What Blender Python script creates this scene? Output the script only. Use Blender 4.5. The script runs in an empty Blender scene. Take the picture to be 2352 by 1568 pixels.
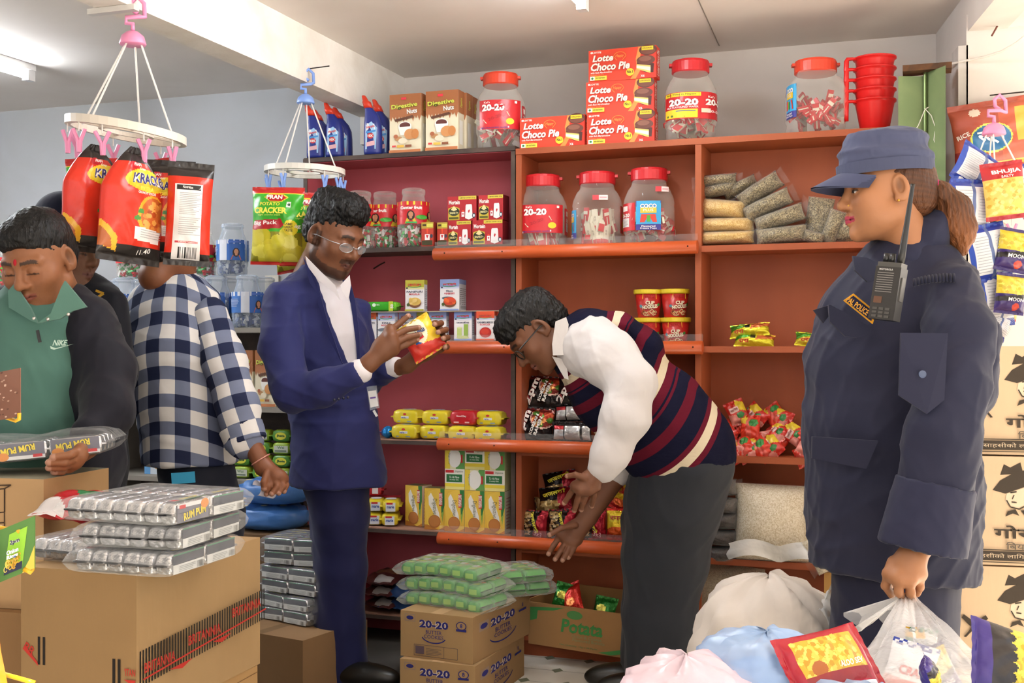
import bpy, math, random
import numpy as np
from mathutils import Vector, Matrix, Euler
random.seed(7)
S = bpy.context.scene
COL = S.collection
R_ = math.radians

# ---------------------------------------------------------------- camera, world, light, exposure
F_PX, TH, EYE, HZ = 2660.0, math.radians(19.2), 1.15, 795.0      # focal length in px of a 2352x1568 frame, yaw, eye height, horizon row
cam_d = bpy.data.cameras.new('camera'); cam = bpy.data.objects.new('camera', cam_d); COL.objects.link(cam)
cam.location = (0, 0, EYE); cam.rotation_euler = (math.pi/2, 0, TH)
cam_d.sensor_width = 36; cam_d.lens = 36*F_PX/2352; cam_d.shift_y = (HZ-784)/2352; cam_d.clip_start = .05
S.camera = cam
wd = bpy.data.worlds.new('world'); S.world = wd; wd.use_nodes = True
bg = wd.node_tree.nodes['Background']; bg.inputs[0].default_value = (.97, .98, 1.0, 1); bg.inputs[1].default_value = .95
sun_d = bpy.data.lights.new('sun', 'SUN'); sun_d.energy = 20; sun_d.angle = R_(4); sun_d.color = (1, .95, .86)
sun = bpy.data.objects.new('sun', sun_d); COL.objects.link(sun); sun.rotation_euler = (R_(40), 0, R_(40))
S.view_settings.view_transform = 'Standard'; S.view_settings.look = 'None'; S.view_settings.gamma = 1
S.view_settings.exposure = 1.08; S.view_settings.use_curve_mapping = False
S.cycles.use_denoising = True
S.cycles.max_bounces = 6; S.cycles.diffuse_bounces = 4; S.cycles.glossy_bounces = 2; S.cycles.transparent_max_bounces = 12

FW = np.array([-math.sin(TH), math.cos(TH), 0.0]); RT = np.array([math.cos(TH), math.sin(TH), 0.0]); UP = np.array([0, 0, 1.0])
VIEW = np.stack([RT, FW, UP])
def ray(px, py): return FW + (px-1176)/F_PX*RT + (HZ-py)/F_PX*UP
def W(px, py, d): return np.array([0, 0, EYE]) + ray(px, py)*d                    # at depth d along the view axis
def WY(px, py, Y): r = ray(px, py); return np.array([0, 0, EYE]) + r*(Y/r[1])    # on the plane y = Y
def WZ(px, py, Z): r = ray(px, py); return np.array([0, 0, EYE]) + r*((Z-EYE)/r[2])
def WX(px, py, X): r = ray(px, py); return np.array([0, 0, EYE]) + r*(X/r[0])
def DEP(p): return float(np.dot(np.asarray(p, float)-np.array([0, 0, EYE]), FW))
def PX(p):
    q = np.asarray(p, float)-np.array([0, 0, EYE]); d = q@FW
    return (1176+F_PX*(q@RT)/d, HZ-F_PX*q[2]/d)

# ---------------------------------------------------------------- colours and materials
def lin(c):
    if isinstance(c, str):
        c = c.lstrip('#'); c = tuple(int(c[i:i+2], 16)/255 for i in (0, 2, 4))
    return tuple((x/12.92 if x <= .04045 else ((x+.055)/1.055)**2.4) for x in c[:3]) + (1.0,)
MATS = {}
def _mat(name):
    m = bpy.data.materials.new(name); m.use_nodes = True; MATS[name] = m
    nt = m.node_tree; b = nt.nodes['Principled BSDF']
    return m, nt, b
def L(nt, a, b): nt.links.new(a, b)
def node(nt, t, **kw):
    n = nt.nodes.new(t)
    for k, v in kw.items(): setattr(n, k, v)
    return n
def bump(nt, b, src, strength, dist=.01):
    n = node(nt, 'ShaderNodeBump'); n.inputs['Strength'].default_value = strength; n.inputs['Distance'].default_value = dist
    L(nt, src, n.inputs['Height']); L(nt, n.outputs[0], b.inputs['Normal'])
def noise(nt, scale, detail=4, coord='Object', sc=(1, 1, 1), dist=0):
    t = node(nt, 'ShaderNodeTexCoord'); mp = node(nt, 'ShaderNodeMapping'); mp.inputs['Scale'].default_value = sc
    n = node(nt, 'ShaderNodeTexNoise'); n.inputs['Scale'].default_value = scale; n.inputs['Detail'].default_value = detail; n.inputs['Distortion'].default_value = dist
    L(nt, t.outputs[coord], mp.inputs[0]); L(nt, mp.outputs[0], n.inputs['Vector'])
    return n
def mixc(nt, fac, a, b, mode='MIX'):
    n = node(nt, 'ShaderNodeMix', data_type='RGBA', blend_type=mode)
    for s, v in ((n.inputs[0], fac), (n.inputs[6], a), (n.inputs[7], b)):
        if hasattr(v, 'is_output') or isinstance(v, bpy.types.NodeSocket): L(nt, v, s)
        else: s.default_value = v if not isinstance(v, str) else lin(v)
    return n.outputs[2]
def ramp(nt, src, stops, interp='LINEAR'):
    n = node(nt, 'ShaderNodeValToRGB'); e = n.color_ramp.elements; n.color_ramp.interpolation = interp
    while len(e) < len(stops): e.new(.5)
    for i, (p, c) in enumerate(stops):
        e[i].position = p; e[i].color = lin(c) if not isinstance(c, (int, float)) else (c, c, c, 1)
    L(nt, src, n.inputs[0]); return n.outputs[0]
def attr_mat(name, rough=.5, metal=0.0, spec=.5, bumpv=None, coat=0, var=.0, sss=0, sheen=0):
    m, nt, b = _mat(name)
    a = node(nt, 'ShaderNodeAttribute', attribute_name='Col'); c = a.outputs['Color']
    if var:
        n = noise(nt, 6, 5); v = ramp(nt, n.outputs[0], [(.25, 1-var), (.75, 1.0)]); c = mixc(nt, 1.0, c, v, 'MULTIPLY')
    L(nt, c, b.inputs['Base Color'])
    b.inputs['Roughness'].default_value = rough; b.inputs['Metallic'].default_value = metal
    b.inputs['Specular IOR Level'].default_value = spec; b.inputs['Coat Weight'].default_value = coat
    if sss: b.inputs['Subsurface Weight'].default_value = sss; b.inputs['Subsurface Radius'].default_value = (.01, .004, .002)
    if sheen: b.inputs['Sheen Weight'].default_value = sheen
    if bumpv:
        s, st, sc = bumpv; n = noise(nt, s, 3, sc=sc); bump(nt, b, n.outputs[0], st)
    return m
attr_mat('paper', .55, var=.05)
attr_mat('carton', .8, spec=.2, var=.10, bumpv=(60, .06, (1, 1, .15)))
attr_mat('gloss', .3, bumpv=(28, .25, (1, 1, 1)))
attr_mat('foil', .26, metal=.5, bumpv=(45, .5, (1, 1, 1)))
attr_mat('silver', .24, metal=.8, bumpv=(38, .8, (1, 1, 1)))
attr_mat('plastic', .35, spec=.5)
attr_mat('matte', .8, spec=.2)
attr_mat('skin', .48, spec=.35, bumpv=(160, .05, (1, 1, 1)))
attr_mat('cloth', .85, spec=.15, sheen=.1, bumpv=(16, .35, (1, 1, .6)))
attr_mat('suit', .72, spec=.2, sheen=.08, bumpv=(11, .28, (1, 1, .5)))
attr_mat('hair', .5, spec=.3, bumpv=(110, .8, (1, 1, .25)))
attr_mat('metal', .35, metal=.9)
def clear_mat(name, tint, mixv, rough=.08, bumpv=None):
    m, nt, b = _mat(name)
    out = nt.nodes['Material Output']; tr = node(nt, 'ShaderNodeBsdfTransparent'); tr.inputs[0].default_value = (1, 1, 1, 1)
    b.inputs['Base Color'].default_value = lin(tint); b.inputs['Roughness'].default_value = rough; b.inputs['Specular IOR Level'].default_value = .6
    lw = node(nt, 'ShaderNodeLayerWeight'); lw.inputs['Blend'].default_value = .35
    mr = node(nt, 'ShaderNodeMapRange'); mr.inputs['To Min'].default_value = mixv[0]; mr.inputs['To Max'].default_value = mixv[1]
    L(nt, lw.outputs['Facing'], mr.inputs['Value'])
    mx = node(nt, 'ShaderNodeMixShader'); L(nt, mr.outputs[0], mx.inputs[0]); L(nt, tr.outputs[0], mx.inputs[1]); L(nt, b.outputs[0], mx.inputs[2]); L(nt, mx.outputs[0], out.inputs[0])
    if bumpv: n = noise(nt, bumpv[0], 4); bump(nt, b, n.outputs[0], bumpv[1], .02)
clear_mat('clear', '#e9e4dc', (.09, .6))
clear_mat('clear_blue', '#c9d6e6', (.2, .65))
clear_mat('film', '#eef0f0', (.05, .34), .12, (26, .9))
clear_mat('film_soft', '#e9efe9', (.13, .5), .15, (20, .9))
clear_mat('film_milky', '#f1eff0', (.42, .8), .25, (10, .9))
clear_mat('film_carrier', '#f1eff0', (.24, .62), .2, (14, .9))
clear_mat('film_blue', '#a9c6ee', (.6, .85), .3, (8, .8))
clear_mat('film_pink', '#f0d9e4', (.6, .9), .3, (8, .8))
clear_mat('film_white', '#e4e4e2', (.78, .95), .3, (9, .8))
clear_mat('glass', '#dfe6ea', (.12, .5), .02)
def solid(name, c, rough=.6, spec=.4, metal=0, nz=None, bumpv=None, emit=0):
    m, nt, b = _mat(name); col = lin(c)
    b.inputs['Base Color'].default_value = col; b.inputs['Roughness'].default_value = rough; b.inputs['Specular IOR Level'].default_value = spec; b.inputs['Metallic'].default_value = metal
    if nz:
        s, c2, sc = nz; n = noise(nt, s, 6, sc=sc, dist=.6); f = ramp(nt, n.outputs[0], [(.35, 0.0), (.7, 1.0)])
        L(nt, mixc(nt, f, c, c2), b.inputs['Base Color'])
    if bumpv:
        n = noise(nt, bumpv[0], 5); bump(nt, b, n.outputs[0], bumpv[1])
    if emit: b.inputs['Emission Color'].default_value = (.9, .95, 1, 1); b.inputs['Emission Strength'].default_value = emit
    return m
solid('wall_white', '#ded8d3', .9, .1, nz=(2.2, '#d2cac4', (1, 1, 1)), bumpv=(14, .08))
solid('wall_blue', '#b9bcc1', .9, .1, nz=(1.6, '#acacab', (1, 1, 1)), bumpv=(12, .1))
solid('ceiling_white', '#ebe4de', .9, .1, nz=(1.5, '#e2d9d2', (1, 1, 1)), bumpv=(9, .08))
solid('beam_white', '#f0ebe4', .9, .1, nz=(5, '#e0d8cd', (1, 1, 1)), bumpv=(40, .2))
solid('floor_dark', '#55524e', .7, .3, nz=(3, '#3f3d3a', (1, 1, 1)))
solid('floor_vinyl', '#cfc8bb', .55, .3, nz=(4, '#bdb6a8', (1, 1, 1)))
solid('ground_out', '#cbc6bc', .9, .1, nz=(.7, '#bdb7ac', (1, 1, 1)))
solid('orange_wood', '#a85733', .5, .35, nz=(3.0, '#974a2a', (1, 1, .25)), bumpv=(30, .05))
solid('orange_pipe', '#c95a2b', .33, .5)
solid('red_wood', '#b2545d', .6, .25, nz=(2.4, '#a64a53', (1, 1, .35)))
solid('dark_edge', '#3d332f', .6, .3, nz=(8, '#5a4a42', (1, 1, 1)))
solid('board_tan', '#9b7563', .75, .2)
solid('grey_wood', '#8d877e', .7, .2, nz=(4, '#7a746c', (1, 1, 1)))
solid('green_paint', '#7f9163', .55, .35, nz=(9, '#70845a', (1, 1, 1)))
solid('white_wood', '#cfcac6', .75, .2, nz=(7, '#b3ada8', (1, 1, .1)), bumpv=(30, .2))
solid('rust', '#6a4a34', .9, .1, nz=(30, '#4c3a30', (1, 1, 1)))
solid('tube_light', '#ffffff', .3, emit=60)
solid('tube_dim', '#ffffff', .3, emit=42)
solid('pine', '#c79a5a', .6, .3, nz=(4, '#b07f42', (1, 1, .1)))

# ---------------------------------------------------------------- mesh builder: faces with their own printed colour
_TXT = {}
def text2d(s, bold=0.0, shear=0.0):
    k = (s, bold, shear)
    if k not in _TXT:
        c = bpy.data.curves.new('lettering', 'FONT'); c.body = s; c.resolution_u = 2; c.offset = bold; c.shear = shear; c.fill_mode = 'FRONT'
        o = bpy.data.objects.new('lettering', c); m = bpy.data.meshes.new_from_object(o)
        v = np.array([tuple(p.co)[:2] for p in m.vertices]) if len(m.vertices) else np.zeros((0, 2))
        f = [tuple(p.vertices) for p in m.polygons]
        if len(v): v = v - np.array([(v[:, 0].min()+v[:, 0].max())/2, (v[:, 1].min()+v[:, 1].max())/2])
        hgt = max(1e-6, v[:, 1].max()-v[:, 1].min()) if len(v) else 1
        bpy.data.objects.remove(o); bpy.data.curves.remove(c); bpy.data.meshes.remove(m)
        _TXT[k] = (v/hgt, f)
    return _TXT[k]

class MB:
    def __init__(s): s.V = []; s.F = []; s.C = []
    def poly(s, pts, col):
        n = len(s.V); s.V.extend([tuple(map(float, p)) for p in pts]); s.F.append(tuple(range(n, n+len(pts)))); s.C.append(col); return s
    def raw(s, V, F, col):
        n = len(s.V); s.V.extend([tuple(map(float, p)) for p in V])
        for i, f in enumerate(F):
            s.F.append(tuple(n+j for j in f)); s.C.append(col[i] if isinstance(col, list) else col)
        return s
    def box(s, x0, x1, y0, y1, z0, z1, col, M=None):
        P = np.array([(x0, y0, z0), (x1, y0, z0), (x1, y1, z0), (x0, y1, z0), (x0, y0, z1), (x1, y0, z1), (x1, y1, z1), (x0, y1, z1)], float)
        if M is not None: P = P@np.array(M)[:3, :3].T + np.array(M)[:3, 3]
        Fs = [(0, 1, 5, 4), (1, 2, 6, 5), (2, 3, 7, 6), (3, 0, 4, 7), (4, 5, 6, 7), (3, 2, 1, 0)]     # front right back left top bottom
        return s.raw(P, Fs, col if isinstance(col, list) else col)
    def lathe(s, prof, n=24, cols=None, c=(0, 0, 0), sx=1, sy=1, sq=0, a0=0, a1=2*math.pi, cap=True):
        full = abs(a1-a0-2*math.pi) < 1e-6; k = n if full else n+1
        base = len(s.V)
        for r, z in prof:
            for i in range(k):
                a = a0+(a1-a0)*i/n; ca, sa = math.cos(a), math.sin(a)
                q = 1.0 if not sq else (abs(ca)**sq+abs(sa)**sq)**(-1/sq)
                s.V.append((c[0]+r*sx*ca*q, c[1]+r*sy*sa*q, c[2]+z))
        for j in range(len(prof)-1):
            col = cols[j] if isinstance(cols, list) else cols
            for i in range(n):
                i2 = (i+1) % k
                s.F.append((base+j*k+i, base+j*k+i2, base+(j+1)*k+i2, base+(j+1)*k+i)); s.C.append(col)
        if full and cap:
            for j, rev in ((0, True), (len(prof)-1, False)):
                if prof[j][0] > 1e-5:
                    f = tuple(base+j*k+i for i in range(n)); s.F.append(f[::-1] if rev else f); s.C.append(cols[0 if rev else -1] if isinstance(cols, list) else cols)
        return s
    def tube(s, pts, r, n=8, col='#888', cap=True):
        P = [np.array(p, float) for p in pts]; base = len(s.V); m = len(P); prev = None
        rr = r if isinstance(r, (list, tuple)) else [r]*m
        for j in range(m):
            t = P[min(j+1, m-1)]-P[max(j-1, 0)]; t = t/(np.linalg.norm(t)+1e-9)
            if prev is None:
                a = np.array([0, 0, 1.0]) if abs(t[2]) < .9 else np.array([1.0, 0, 0])
                u = np.cross(a, t)
            else: u = prev-t*np.dot(prev, t)
            u = u/(np.linalg.norm(u)+1e-9); v = np.cross(t, u); prev = u
            for i in range(n):
                a = 2*math.pi*i/n; s.V.append(tuple(P[j]+rr[j]*(math.cos(a)*u+math.sin(a)*v)))
        for j in range(m-1):
            for i in range(n):
                i2 = (i+1) % n; s.F.append((base+j*n+i, base+j*n+i2, base+(j+1)*n+i2, base+(j+1)*n+i)); s.C.append(col)
        if cap:
            s.F.append(tuple(base+i for i in range(n))[::-1]); s.C.append(col); s.F.append(tuple(base+(m-1)*n+i for i in range(n))); s.C.append(col)
        return s
    def ball(s, c, r, col, n=10, m=7, sc=(1, 1, 1)):
        return s.lathe([(r*math.sin(math.pi*j/m)*sc[0] if 0 < j < m else 0.0002, -r*math.cos(math.pi*j/m)*sc[2]) for j in range(m+1)], n, col, c, 1, sc[1]/sc[0])
    def grid(s, fn, nu, nv, colfn, flip=False):
        base = len(s.V)
        for j in range(nv+1):
            for i in range(nu+1): s.V.append(tuple(fn(i/nu, j/nv)))
        for j in range(nv):
            for i in range(nu):
                a = base+j*(nu+1)+i; f = (a, a+1, a+nu+2, a+nu+1); s.F.append(f[::-1] if flip else f)
                s.C.append(colfn((i+.5)/nu, (j+.5)/nv) if callable(colfn) else colfn)
        return s
    def xf(s, M):
        M = np.array(M); P = np.array(s.V); s.V = [tuple(p) for p in P@M[:3, :3].T+M[:3, 3]]; return s
    def add(s, o):
        n = len(s.V); s.V.extend(o.V); s.F.extend(tuple(n+i for i in f) for f in o.F); s.C.extend(o.C); return s
    def mesh(s, name, mat, smooth=False):
        me = bpy.data.meshes.new(name); me.from_pydata(s.V, [], s.F)
        cache = {}; cols = np.empty((len(s.F), 4), np.float32)
        for i, c in enumerate(s.C):
            if c not in cache: cache[c] = lin(c)
            cols[i] = cache[c]
        tot = np.array([len(f) for f in s.F])
        at = me.color_attributes.new('Col', 'FLOAT_COLOR', 'CORNER'); at.data.foreach_set('color', np.repeat(cols, tot, axis=0).ravel())
        if smooth: me.polygons.foreach_set('use_smooth', [True]*len(me.polygons))
        me.materials.append(MATS[mat]); me.validate(); me.update(); return me

# flat print on a surface. mp(x, y, k) -> 3D point of print coordinate (x, y), k layers proud
def plane(o, u, v, eps=.0005):
    o, u, v = (np.array(a, float) for a in (o, u, v)); u = u/np.linalg.norm(u); v = v/np.linalg.norm(v); n = np.cross(u, v)
    return lambda x, y, k: o+u*x+v*y+n*eps*k
def inside(it, x, y):
    if it[0] == 'r': return it[1] <= x <= it[1]+it[3] and it[2] <= y <= it[2]+it[4]
    if it[0] == 'e': return ((x-it[1])/it[3])**2+((y-it[2])/it[4])**2 <= 1
    if it[0] == 'p':
        c = False; P = it[1]; j = len(P)-1
        for i in range(len(P)):
            if (P[i][1] > y) != (P[j][1] > y) and x < (P[j][0]-P[i][0])*(y-P[i][1])/(P[j][1]-P[i][1])+P[i][0]: c = not c
            j = i
        return c
    return False
def decal(mb, items, mp, seg=1, k0=1, only=None):
    for k, it in enumerate(items):
        kk = k0+k*.6; t = it[0]
        if only and t not in only: continue
        if t == 'r':
            _, x, y, w, h, c = it[:6]
            if seg <= 1: mb.poly([mp(x, y, kk), mp(x+w, y, kk), mp(x+w, y+h, kk), mp(x, y+h, kk)], c)
            else: mb.grid(lambda u, v: mp(x+w*u, y+h*v, kk), seg, 1 if seg < 4 else max(1, seg//3), c)
        elif t == 'e':
            _, x, y, rx, ry, c = it[:6]; n = 20
            mb.poly([mp(x+rx*math.cos(2*math.pi*i/n), y+ry*math.sin(2*math.pi*i/n), kk) for i in range(n)], c)
        elif t == 'p': mb.poly([mp(a, b, kk) for a, b in it[1]], it[2])
        elif t == 'l':                                   # a drawn line: points, width, colour
            P = it[1]; w = it[2]/2
            for (a, b), (c_, d_) in zip(P[:-1], P[1:]):
                dx, dy = c_-a, d_-b; q = math.hypot(dx, dy)+1e-9; nx, ny = -dy/q*w, dx/q*w
                mb.poly([mp(a-nx, b-ny, kk), mp(c_-nx, d_-ny, kk), mp(c_+nx, d_+ny, kk), mp(a+nx, b+ny, kk)], it[3])
        elif t == 't':                                   # text, centre x, centre y, height, colour, options
            _, s_, x, y, h, c = it[:6]; o = it[6] if len(it) > 6 else {}
            a = math.radians(o.get('rot', 0)); ca, sa = math.cos(a), math.sin(a)
            for bold, cc, dk in ([(o['out'], o['oc'], 0)] if 'out' in o else [])+[(o.get('b', .015), c, .3)]:
                v, f = text2d(s_, bold, o.get('sh', 0))
                if not len(v): continue
                sx = h*o.get('sx', 1)
                if 'w' in o: sx = o['w']/max(1e-6, (v[:, 0].max()-v[:, 0].min()))
                hh = h
                P = [mp(x+(p[0]*sx*ca-p[1]*hh*sa), y+(p[0]*sx*sa+p[1]*hh*ca), kk+dk) for p in v]
                mb.raw(P, f, cc)
    return mb

# ---------------------------------------------------------------- scene objects
def tag(o, label=None, cat=None, group=None, kind=None):
    if label: o['label'] = label
    if cat: o['category'] = cat
    if group: o['group'] = group
    if kind: o['kind'] = kind
    return o
def obj(name, me, parent=None, loc=(0, 0, 0), rot=(0, 0, 0)):
    o = bpy.data.objects.new(name, me); COL.objects.link(o); o.parent = parent; o.location = loc; o.rotation_euler = rot; return o
def thing(name, label, cat, loc=(0, 0, 0), rz=0, group=None, rot=None, sc=None):
    o = bpy.data.objects.new(name, None); COL.objects.link(o); o.location = tuple(map(float, loc)); o.rotation_euler = rot if rot is not None else (0, 0, rz)
    o.empty_display_size = .05
    if sc: o.scale = sc if isinstance(sc, tuple) else (sc,)*3
    return tag(o, label, cat, group)
def struct(name, me, parent=None):
    o = obj(name, me, parent)
    if not parent: o['kind'] = 'structure'
    return o
PROTO = {}                                               # kind -> [(part name, mesh, index of the part it belongs to)]
def proto(kind, parts): PROTO[kind] = parts
def spawn(kind, name, label, cat, loc, rz=0, group=None, rot=None, sc=None):
    t = thing(name, label, cat, loc, rz, group, rot, sc); made = []
    for pn, me, par in PROTO[kind]:
        made.append(obj(pn, me, t if par is None else made[par]))
        if pn.startswith('wrapped_'): made[-1]['kind'] = 'stuff'
    return t
def bx(name, mat, x0, x1, y0, y1, z0, z1, parent=None, st=False):
    me = MB().box(min(x0, x1), max(x0, x1), min(y0, y1), max(y0, y1), min(z0, z1), max(z0, z1), '#ffffff').mesh(name, mat)
    return struct(name, me, parent) if st else obj(name, me, parent)
# ---------------------------------------------------------------- the room
WALL_Y, CEIL, SHY = 4.62, 2.32, 4.08                    # back wall, ceiling, front of the shelves
def prism(name, mat, pts, z0, z1, st=True, parent=None):
    n = len(pts); V = [(x, y, z0) for x, y in pts]+[(x, y, z1) for x, y in pts]
    Fs = [tuple(range(n))[::-1], tuple(range(n, 2*n))]+[(i, (i+1) % n, n+(i+1) % n, n+i) for i in range(n)]
    me = MB().raw(V, Fs, '#ffffff').mesh(name, mat); return struct(name, me, parent) if st else obj(name, me, parent)
bx('floor', 'floor_dark', -5.4, -1.42, -.6, WALL_Y+.1, -.1, 0, st=True)
bx('floor_light', 'floor_vinyl', -1.42, 2.4, -.6, WALL_Y+.1, -.1, 0, st=True)  # pale near floor, added so sunlight bounces up to the ceiling
bx('ground', 'ground_out', -14, 16, -16, -.6, -.14, -.04, st=True)
bx('ground_side', 'ground_out', 2.4, 16, -.6, 8, -.14, -.04, st=True)
bx('wall_back', 'wall_white', -2.15, .08, WALL_Y, WALL_Y+.1, 0, CEIL, st=True)
bx('wall_back_room', 'wall_blue', -5.4, -2.15, WALL_Y, WALL_Y+.1, 0, CEIL, st=True)
bx('wall_left', 'wall_blue', -5.5, -5.4, -.6, WALL_Y+.1, 0, CEIL, st=True)
bx('wall_front', 'wall_blue', -5.4, -2.2, -.7, -.6, 0, CEIL, st=True)  # unseen wall, added to keep the left side of the room darker
bx('wall_front_low', 'wall_white', -2.2, 1.0, -.7, -.6, 0, 1.6, st=True)  # unseen wall, added to block low sky light and ground bounce
bx('wall_right_low', 'wall_white', 2.4, 2.5, -.7, 4.2, 0, 1.25, st=True)  # unseen wall, added to cut the bounce from the ground outside
RW = lambda Y: .073+.171*(WALL_Y-Y)                       # the splayed wall beside the doorway
JY = 4.09
prism('wall_right', 'wall_white', [(RW(WALL_Y), WALL_Y), (RW(JY), JY), (RW(JY)+.2, JY+.06), (.3, WALL_Y)], 0, CEIL)
prism('wall_right_header', 'wall_white', [(RW(JY), JY), (RW(1.2), 1.2), (RW(1.2)+.12, 1.2), (RW(JY)+.12, JY)], 2.185, CEIL)
prism('ceiling', 'ceiling_white', [(-5.4, WALL_Y), (.08, WALL_Y), (RW(1.2), 1.2), (.7, .2), (-5.4, .2)], CEIL, CEIL+.1)
bx('wall_side', 'wall_white', RW(JY)-.005, 1.7, JY, JY+.1, 0, 2.24, st=True)
prism('ceiling_side', 'ceiling_white', [(RW(JY)+.02, JY), (RW(1.2)+.02, 1.2), (.66, .2), (1.7, .2), (1.7, JY)], 2.187, 2.3)  # front part is added, out of view, to keep sun off the heap
bm = bx('beam', 'beam_white', -2.216, -2.105, .2, WALL_Y, 2.117, CEIL, st=True)
bx('beam_bracket', 'beam_white', -2.21, -2.115, 4.40, WALL_Y, 2.0, 2.117, st=True)
bx('pillar', 'wall_white', -2.15, -2.12, 4.5, WALL_Y-.001, 0, 2.0, st=True)
# a crack in the ceiling, laid on as a thin dark tube
mb = MB()
p0, p1 = WZ(1652, 104, CEIL), WZ(1600, -10, CEIL)
mb.tube([p0+np.array([0, 0, -.001]), p1+np.array([0, 0, -.001])], .002, 5, '#8d857e')
struct('trim_1', mb.mesh('trim', 'matte'))
# door frame planks and the folded green shutter
x0 = RW(JY)
t = tag(thing('door_frame', 'weathered white timber door frame beside the green shutter', 'door frame', (0, 0, 0)), kind='structure')
for i, (dy, w, pr) in enumerate(((.40, .15, .01), (.24, .13, .022), (.10, .10, .03))):
    a, b = JY+dy, JY+dy-w
    prism('plank', 'white_wood', [(RW(a), a), (RW(b), b), (RW(b)-pr, b), (RW(a)-pr, a)], 0, 2.06+.04*i, st=False, parent=t)
g = thing('metal_shutter', 'folded olive green metal door leaf with rusty top bracket', 'door', (0, 0, 0))
pA, pB, pC = WY(2063, 600, 4.03), WY(2125, 600, 4.06), WY(2172, 600, 3.97)
gz = WY(2100, 172, 4.03)[2]
prism('door_panel', 'green_paint', [(pA[0], pA[1]), (pB[0], pB[1]), (pB[0], pB[1]+.012), (pA[0], pA[1]+.012)], .02, gz, st=False, parent=g)
prism('door_panel', 'green_paint', [(pB[0]+.002, pB[1]), (pC[0], pC[1]), (pC[0], pC[1]+.012), (pB[0]+.002, pB[1]+.012)], .02, gz+.01, st=False, parent=g)
obj('bolt_rod', MB().tube([(pB[0], pB[1]-.012, gz+.02), (pB[0], pB[1]-.012, gz-.26)], .006, 8, '#66744c').mesh('bolt_rod', 'metal'), g)
mb = MB().box(pB[0]-.07, pC[0]+.02, pB[1]-.05, pB[1]+.03, gz+.01, gz+.03, '#6a4a34')
obj('bracket', mb.mesh('bracket', 'rust'), g)
kx = WY(2124, 255, 4.04)
obj('hook_wire', MB().tube([kx+np.array(d) for d in ((-.06, -.02, -.11), (-.02, -.02, -.05), (0, -.02, 0), (.012, -.022, .008), (.0, -.024, .004), (.02, -.02, -.02), (.033, -.02, -.06), (.028, -.02, -.1), (.04, -.02, -.13), (.03, -.02, -.16), (.04, -.02, -.19), (.032, -.02, -.24), (.036, -.02, -.3))], .0016, 6, '#d9d6cc').mesh('hook_wire', 'matte'), g)
# ceiling lamps: tube fittings
def lamp(name, label, p, ln, mat='tube_light'):
    t = thing(name, label, 'lamp', p)
    obj('batten', MB().box(-.02, .02, -ln, 0.02, -.025, 0, '#e6e6e6').mesh('batten', 'plastic'), t)
    me = MB().tube([(0, -.02, -.048), (0, -ln+.02, -.048)], .014, 12, '#ffffff').mesh('tube_light', mat); me.polygons.foreach_set('use_smooth', [True]*len(me.polygons)); obj('fluorescent_tube', me, t)
    for y in (0, -ln): obj('lamp_holder', MB().box(-.016, .016, y-.02, y+.02, -.068, -.02, '#dcdcdc').mesh('lamp_holder', 'plastic'), t)
    return t
p = WZ(66, 176, CEIL-.05); lamp('tube_lamp', 'lit tube lamp on the grey ceiling beyond the beam', (p[0], p[1], CEIL), 1.2)
lamp('tube_lamp', 'added unseen tube lamp brightening the room beyond the beam', (-4.4, 3.6, CEIL), 1.2)  # added lamp out of view, lifts the dark back-room walls
p = WZ(1338, 12, CEIL-.05); lamp('tube_lamp', 'lit tube lamp on the white ceiling above the wafer jars', (p[0], p[1], CEIL), 1.2, 'tube_dim')
# ---------------------------------------------------------------- shelving
OX0, OXM, OX1 = -1.405, -.735, -.065
o = thing('orange_shelf', 'tall orange painted wooden shelf of two bays', 'shelf', (0, 0, 0))
T = .022; OB = 4.284
BZ = [1.885, 1.505, 1.15, .765, .405]
for x in (OX0, OXM, OX1-T): bx('side_panel', 'orange_wood', x, x+T, SHY, OB, .0, BZ[0]-T, o)
bx('shelf_board', 'orange_wood', OX0, OX1, SHY-.004, OB, BZ[0]-T, BZ[0], o)
for z in BZ[1:]:
    for a, b in ((OX0+T, OXM), (OXM+T, OX1-T)): bx('shelf_board', 'orange_wood', a, b, SHY+.002, OB, z-T, z, o)
bx('back_panel', 'orange_wood', OX0, OX1, OB, OB+.012, 0, BZ[0]-.001, o)
bx('kickboard', 'orange_wood', OX0+T, OX1-T, SHY+.02, SHY+.035, 0, .058, o)
bx('shelf_board', 'orange_wood', OX0+T, OX1-T, SHY+.003, OB, .058, .073, o)
pp = WY(1905, 1380, SHY); bx('post', 'pine', pp[0]-.016, pp[0]+.016, SHY-.02, SHY+.0, 0, .382, o)
RX0 = -2.30
r = thing('red_shelf', 'tall wooden shelf with crimson back panel and dark board edges', 'shelf', (0, 0, 0))
RZ = [1.898, 1.533, 1.172, .79, .445, .11]
bx('back_panel', 'red_wood', RX0, OX0-.004, OB, OB+.012, 0, RZ[0], r)
for x in (RX0, OX0-.004-.016): bx('side_panel', 'dark_edge', x, x+.016, SHY, OB, 0, RZ[0]-.02, r)
bx('side_lining', 'red_wood', RX0+.016, RX0+.02, SHY+.004, OB, 0, RZ[0]-.02, r)
for i, z in enumerate(RZ):
    a, b = (RX0, OX0-.004) if i == 0 else (RX0+.02, OX0-.02)
    bx('shelf_board', 'dark_edge' if i in (0, 1) else 'board_tan', a, b, SHY+.002, OB if i else 4.41, z-.018, z, r)
    bx('edge_strip', 'dark_edge', a, b, SHY-.003, SHY+.002, z-.018, z-.004, r)
obj('scuff_mark', MB().tube([WY(858, 617, OB-.001), WY(872, 608, OB-.001), WY(884, 602, OB-.001)], .003, 6, '#3a2420').mesh('scuff_mark', 'matte'), r)
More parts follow.
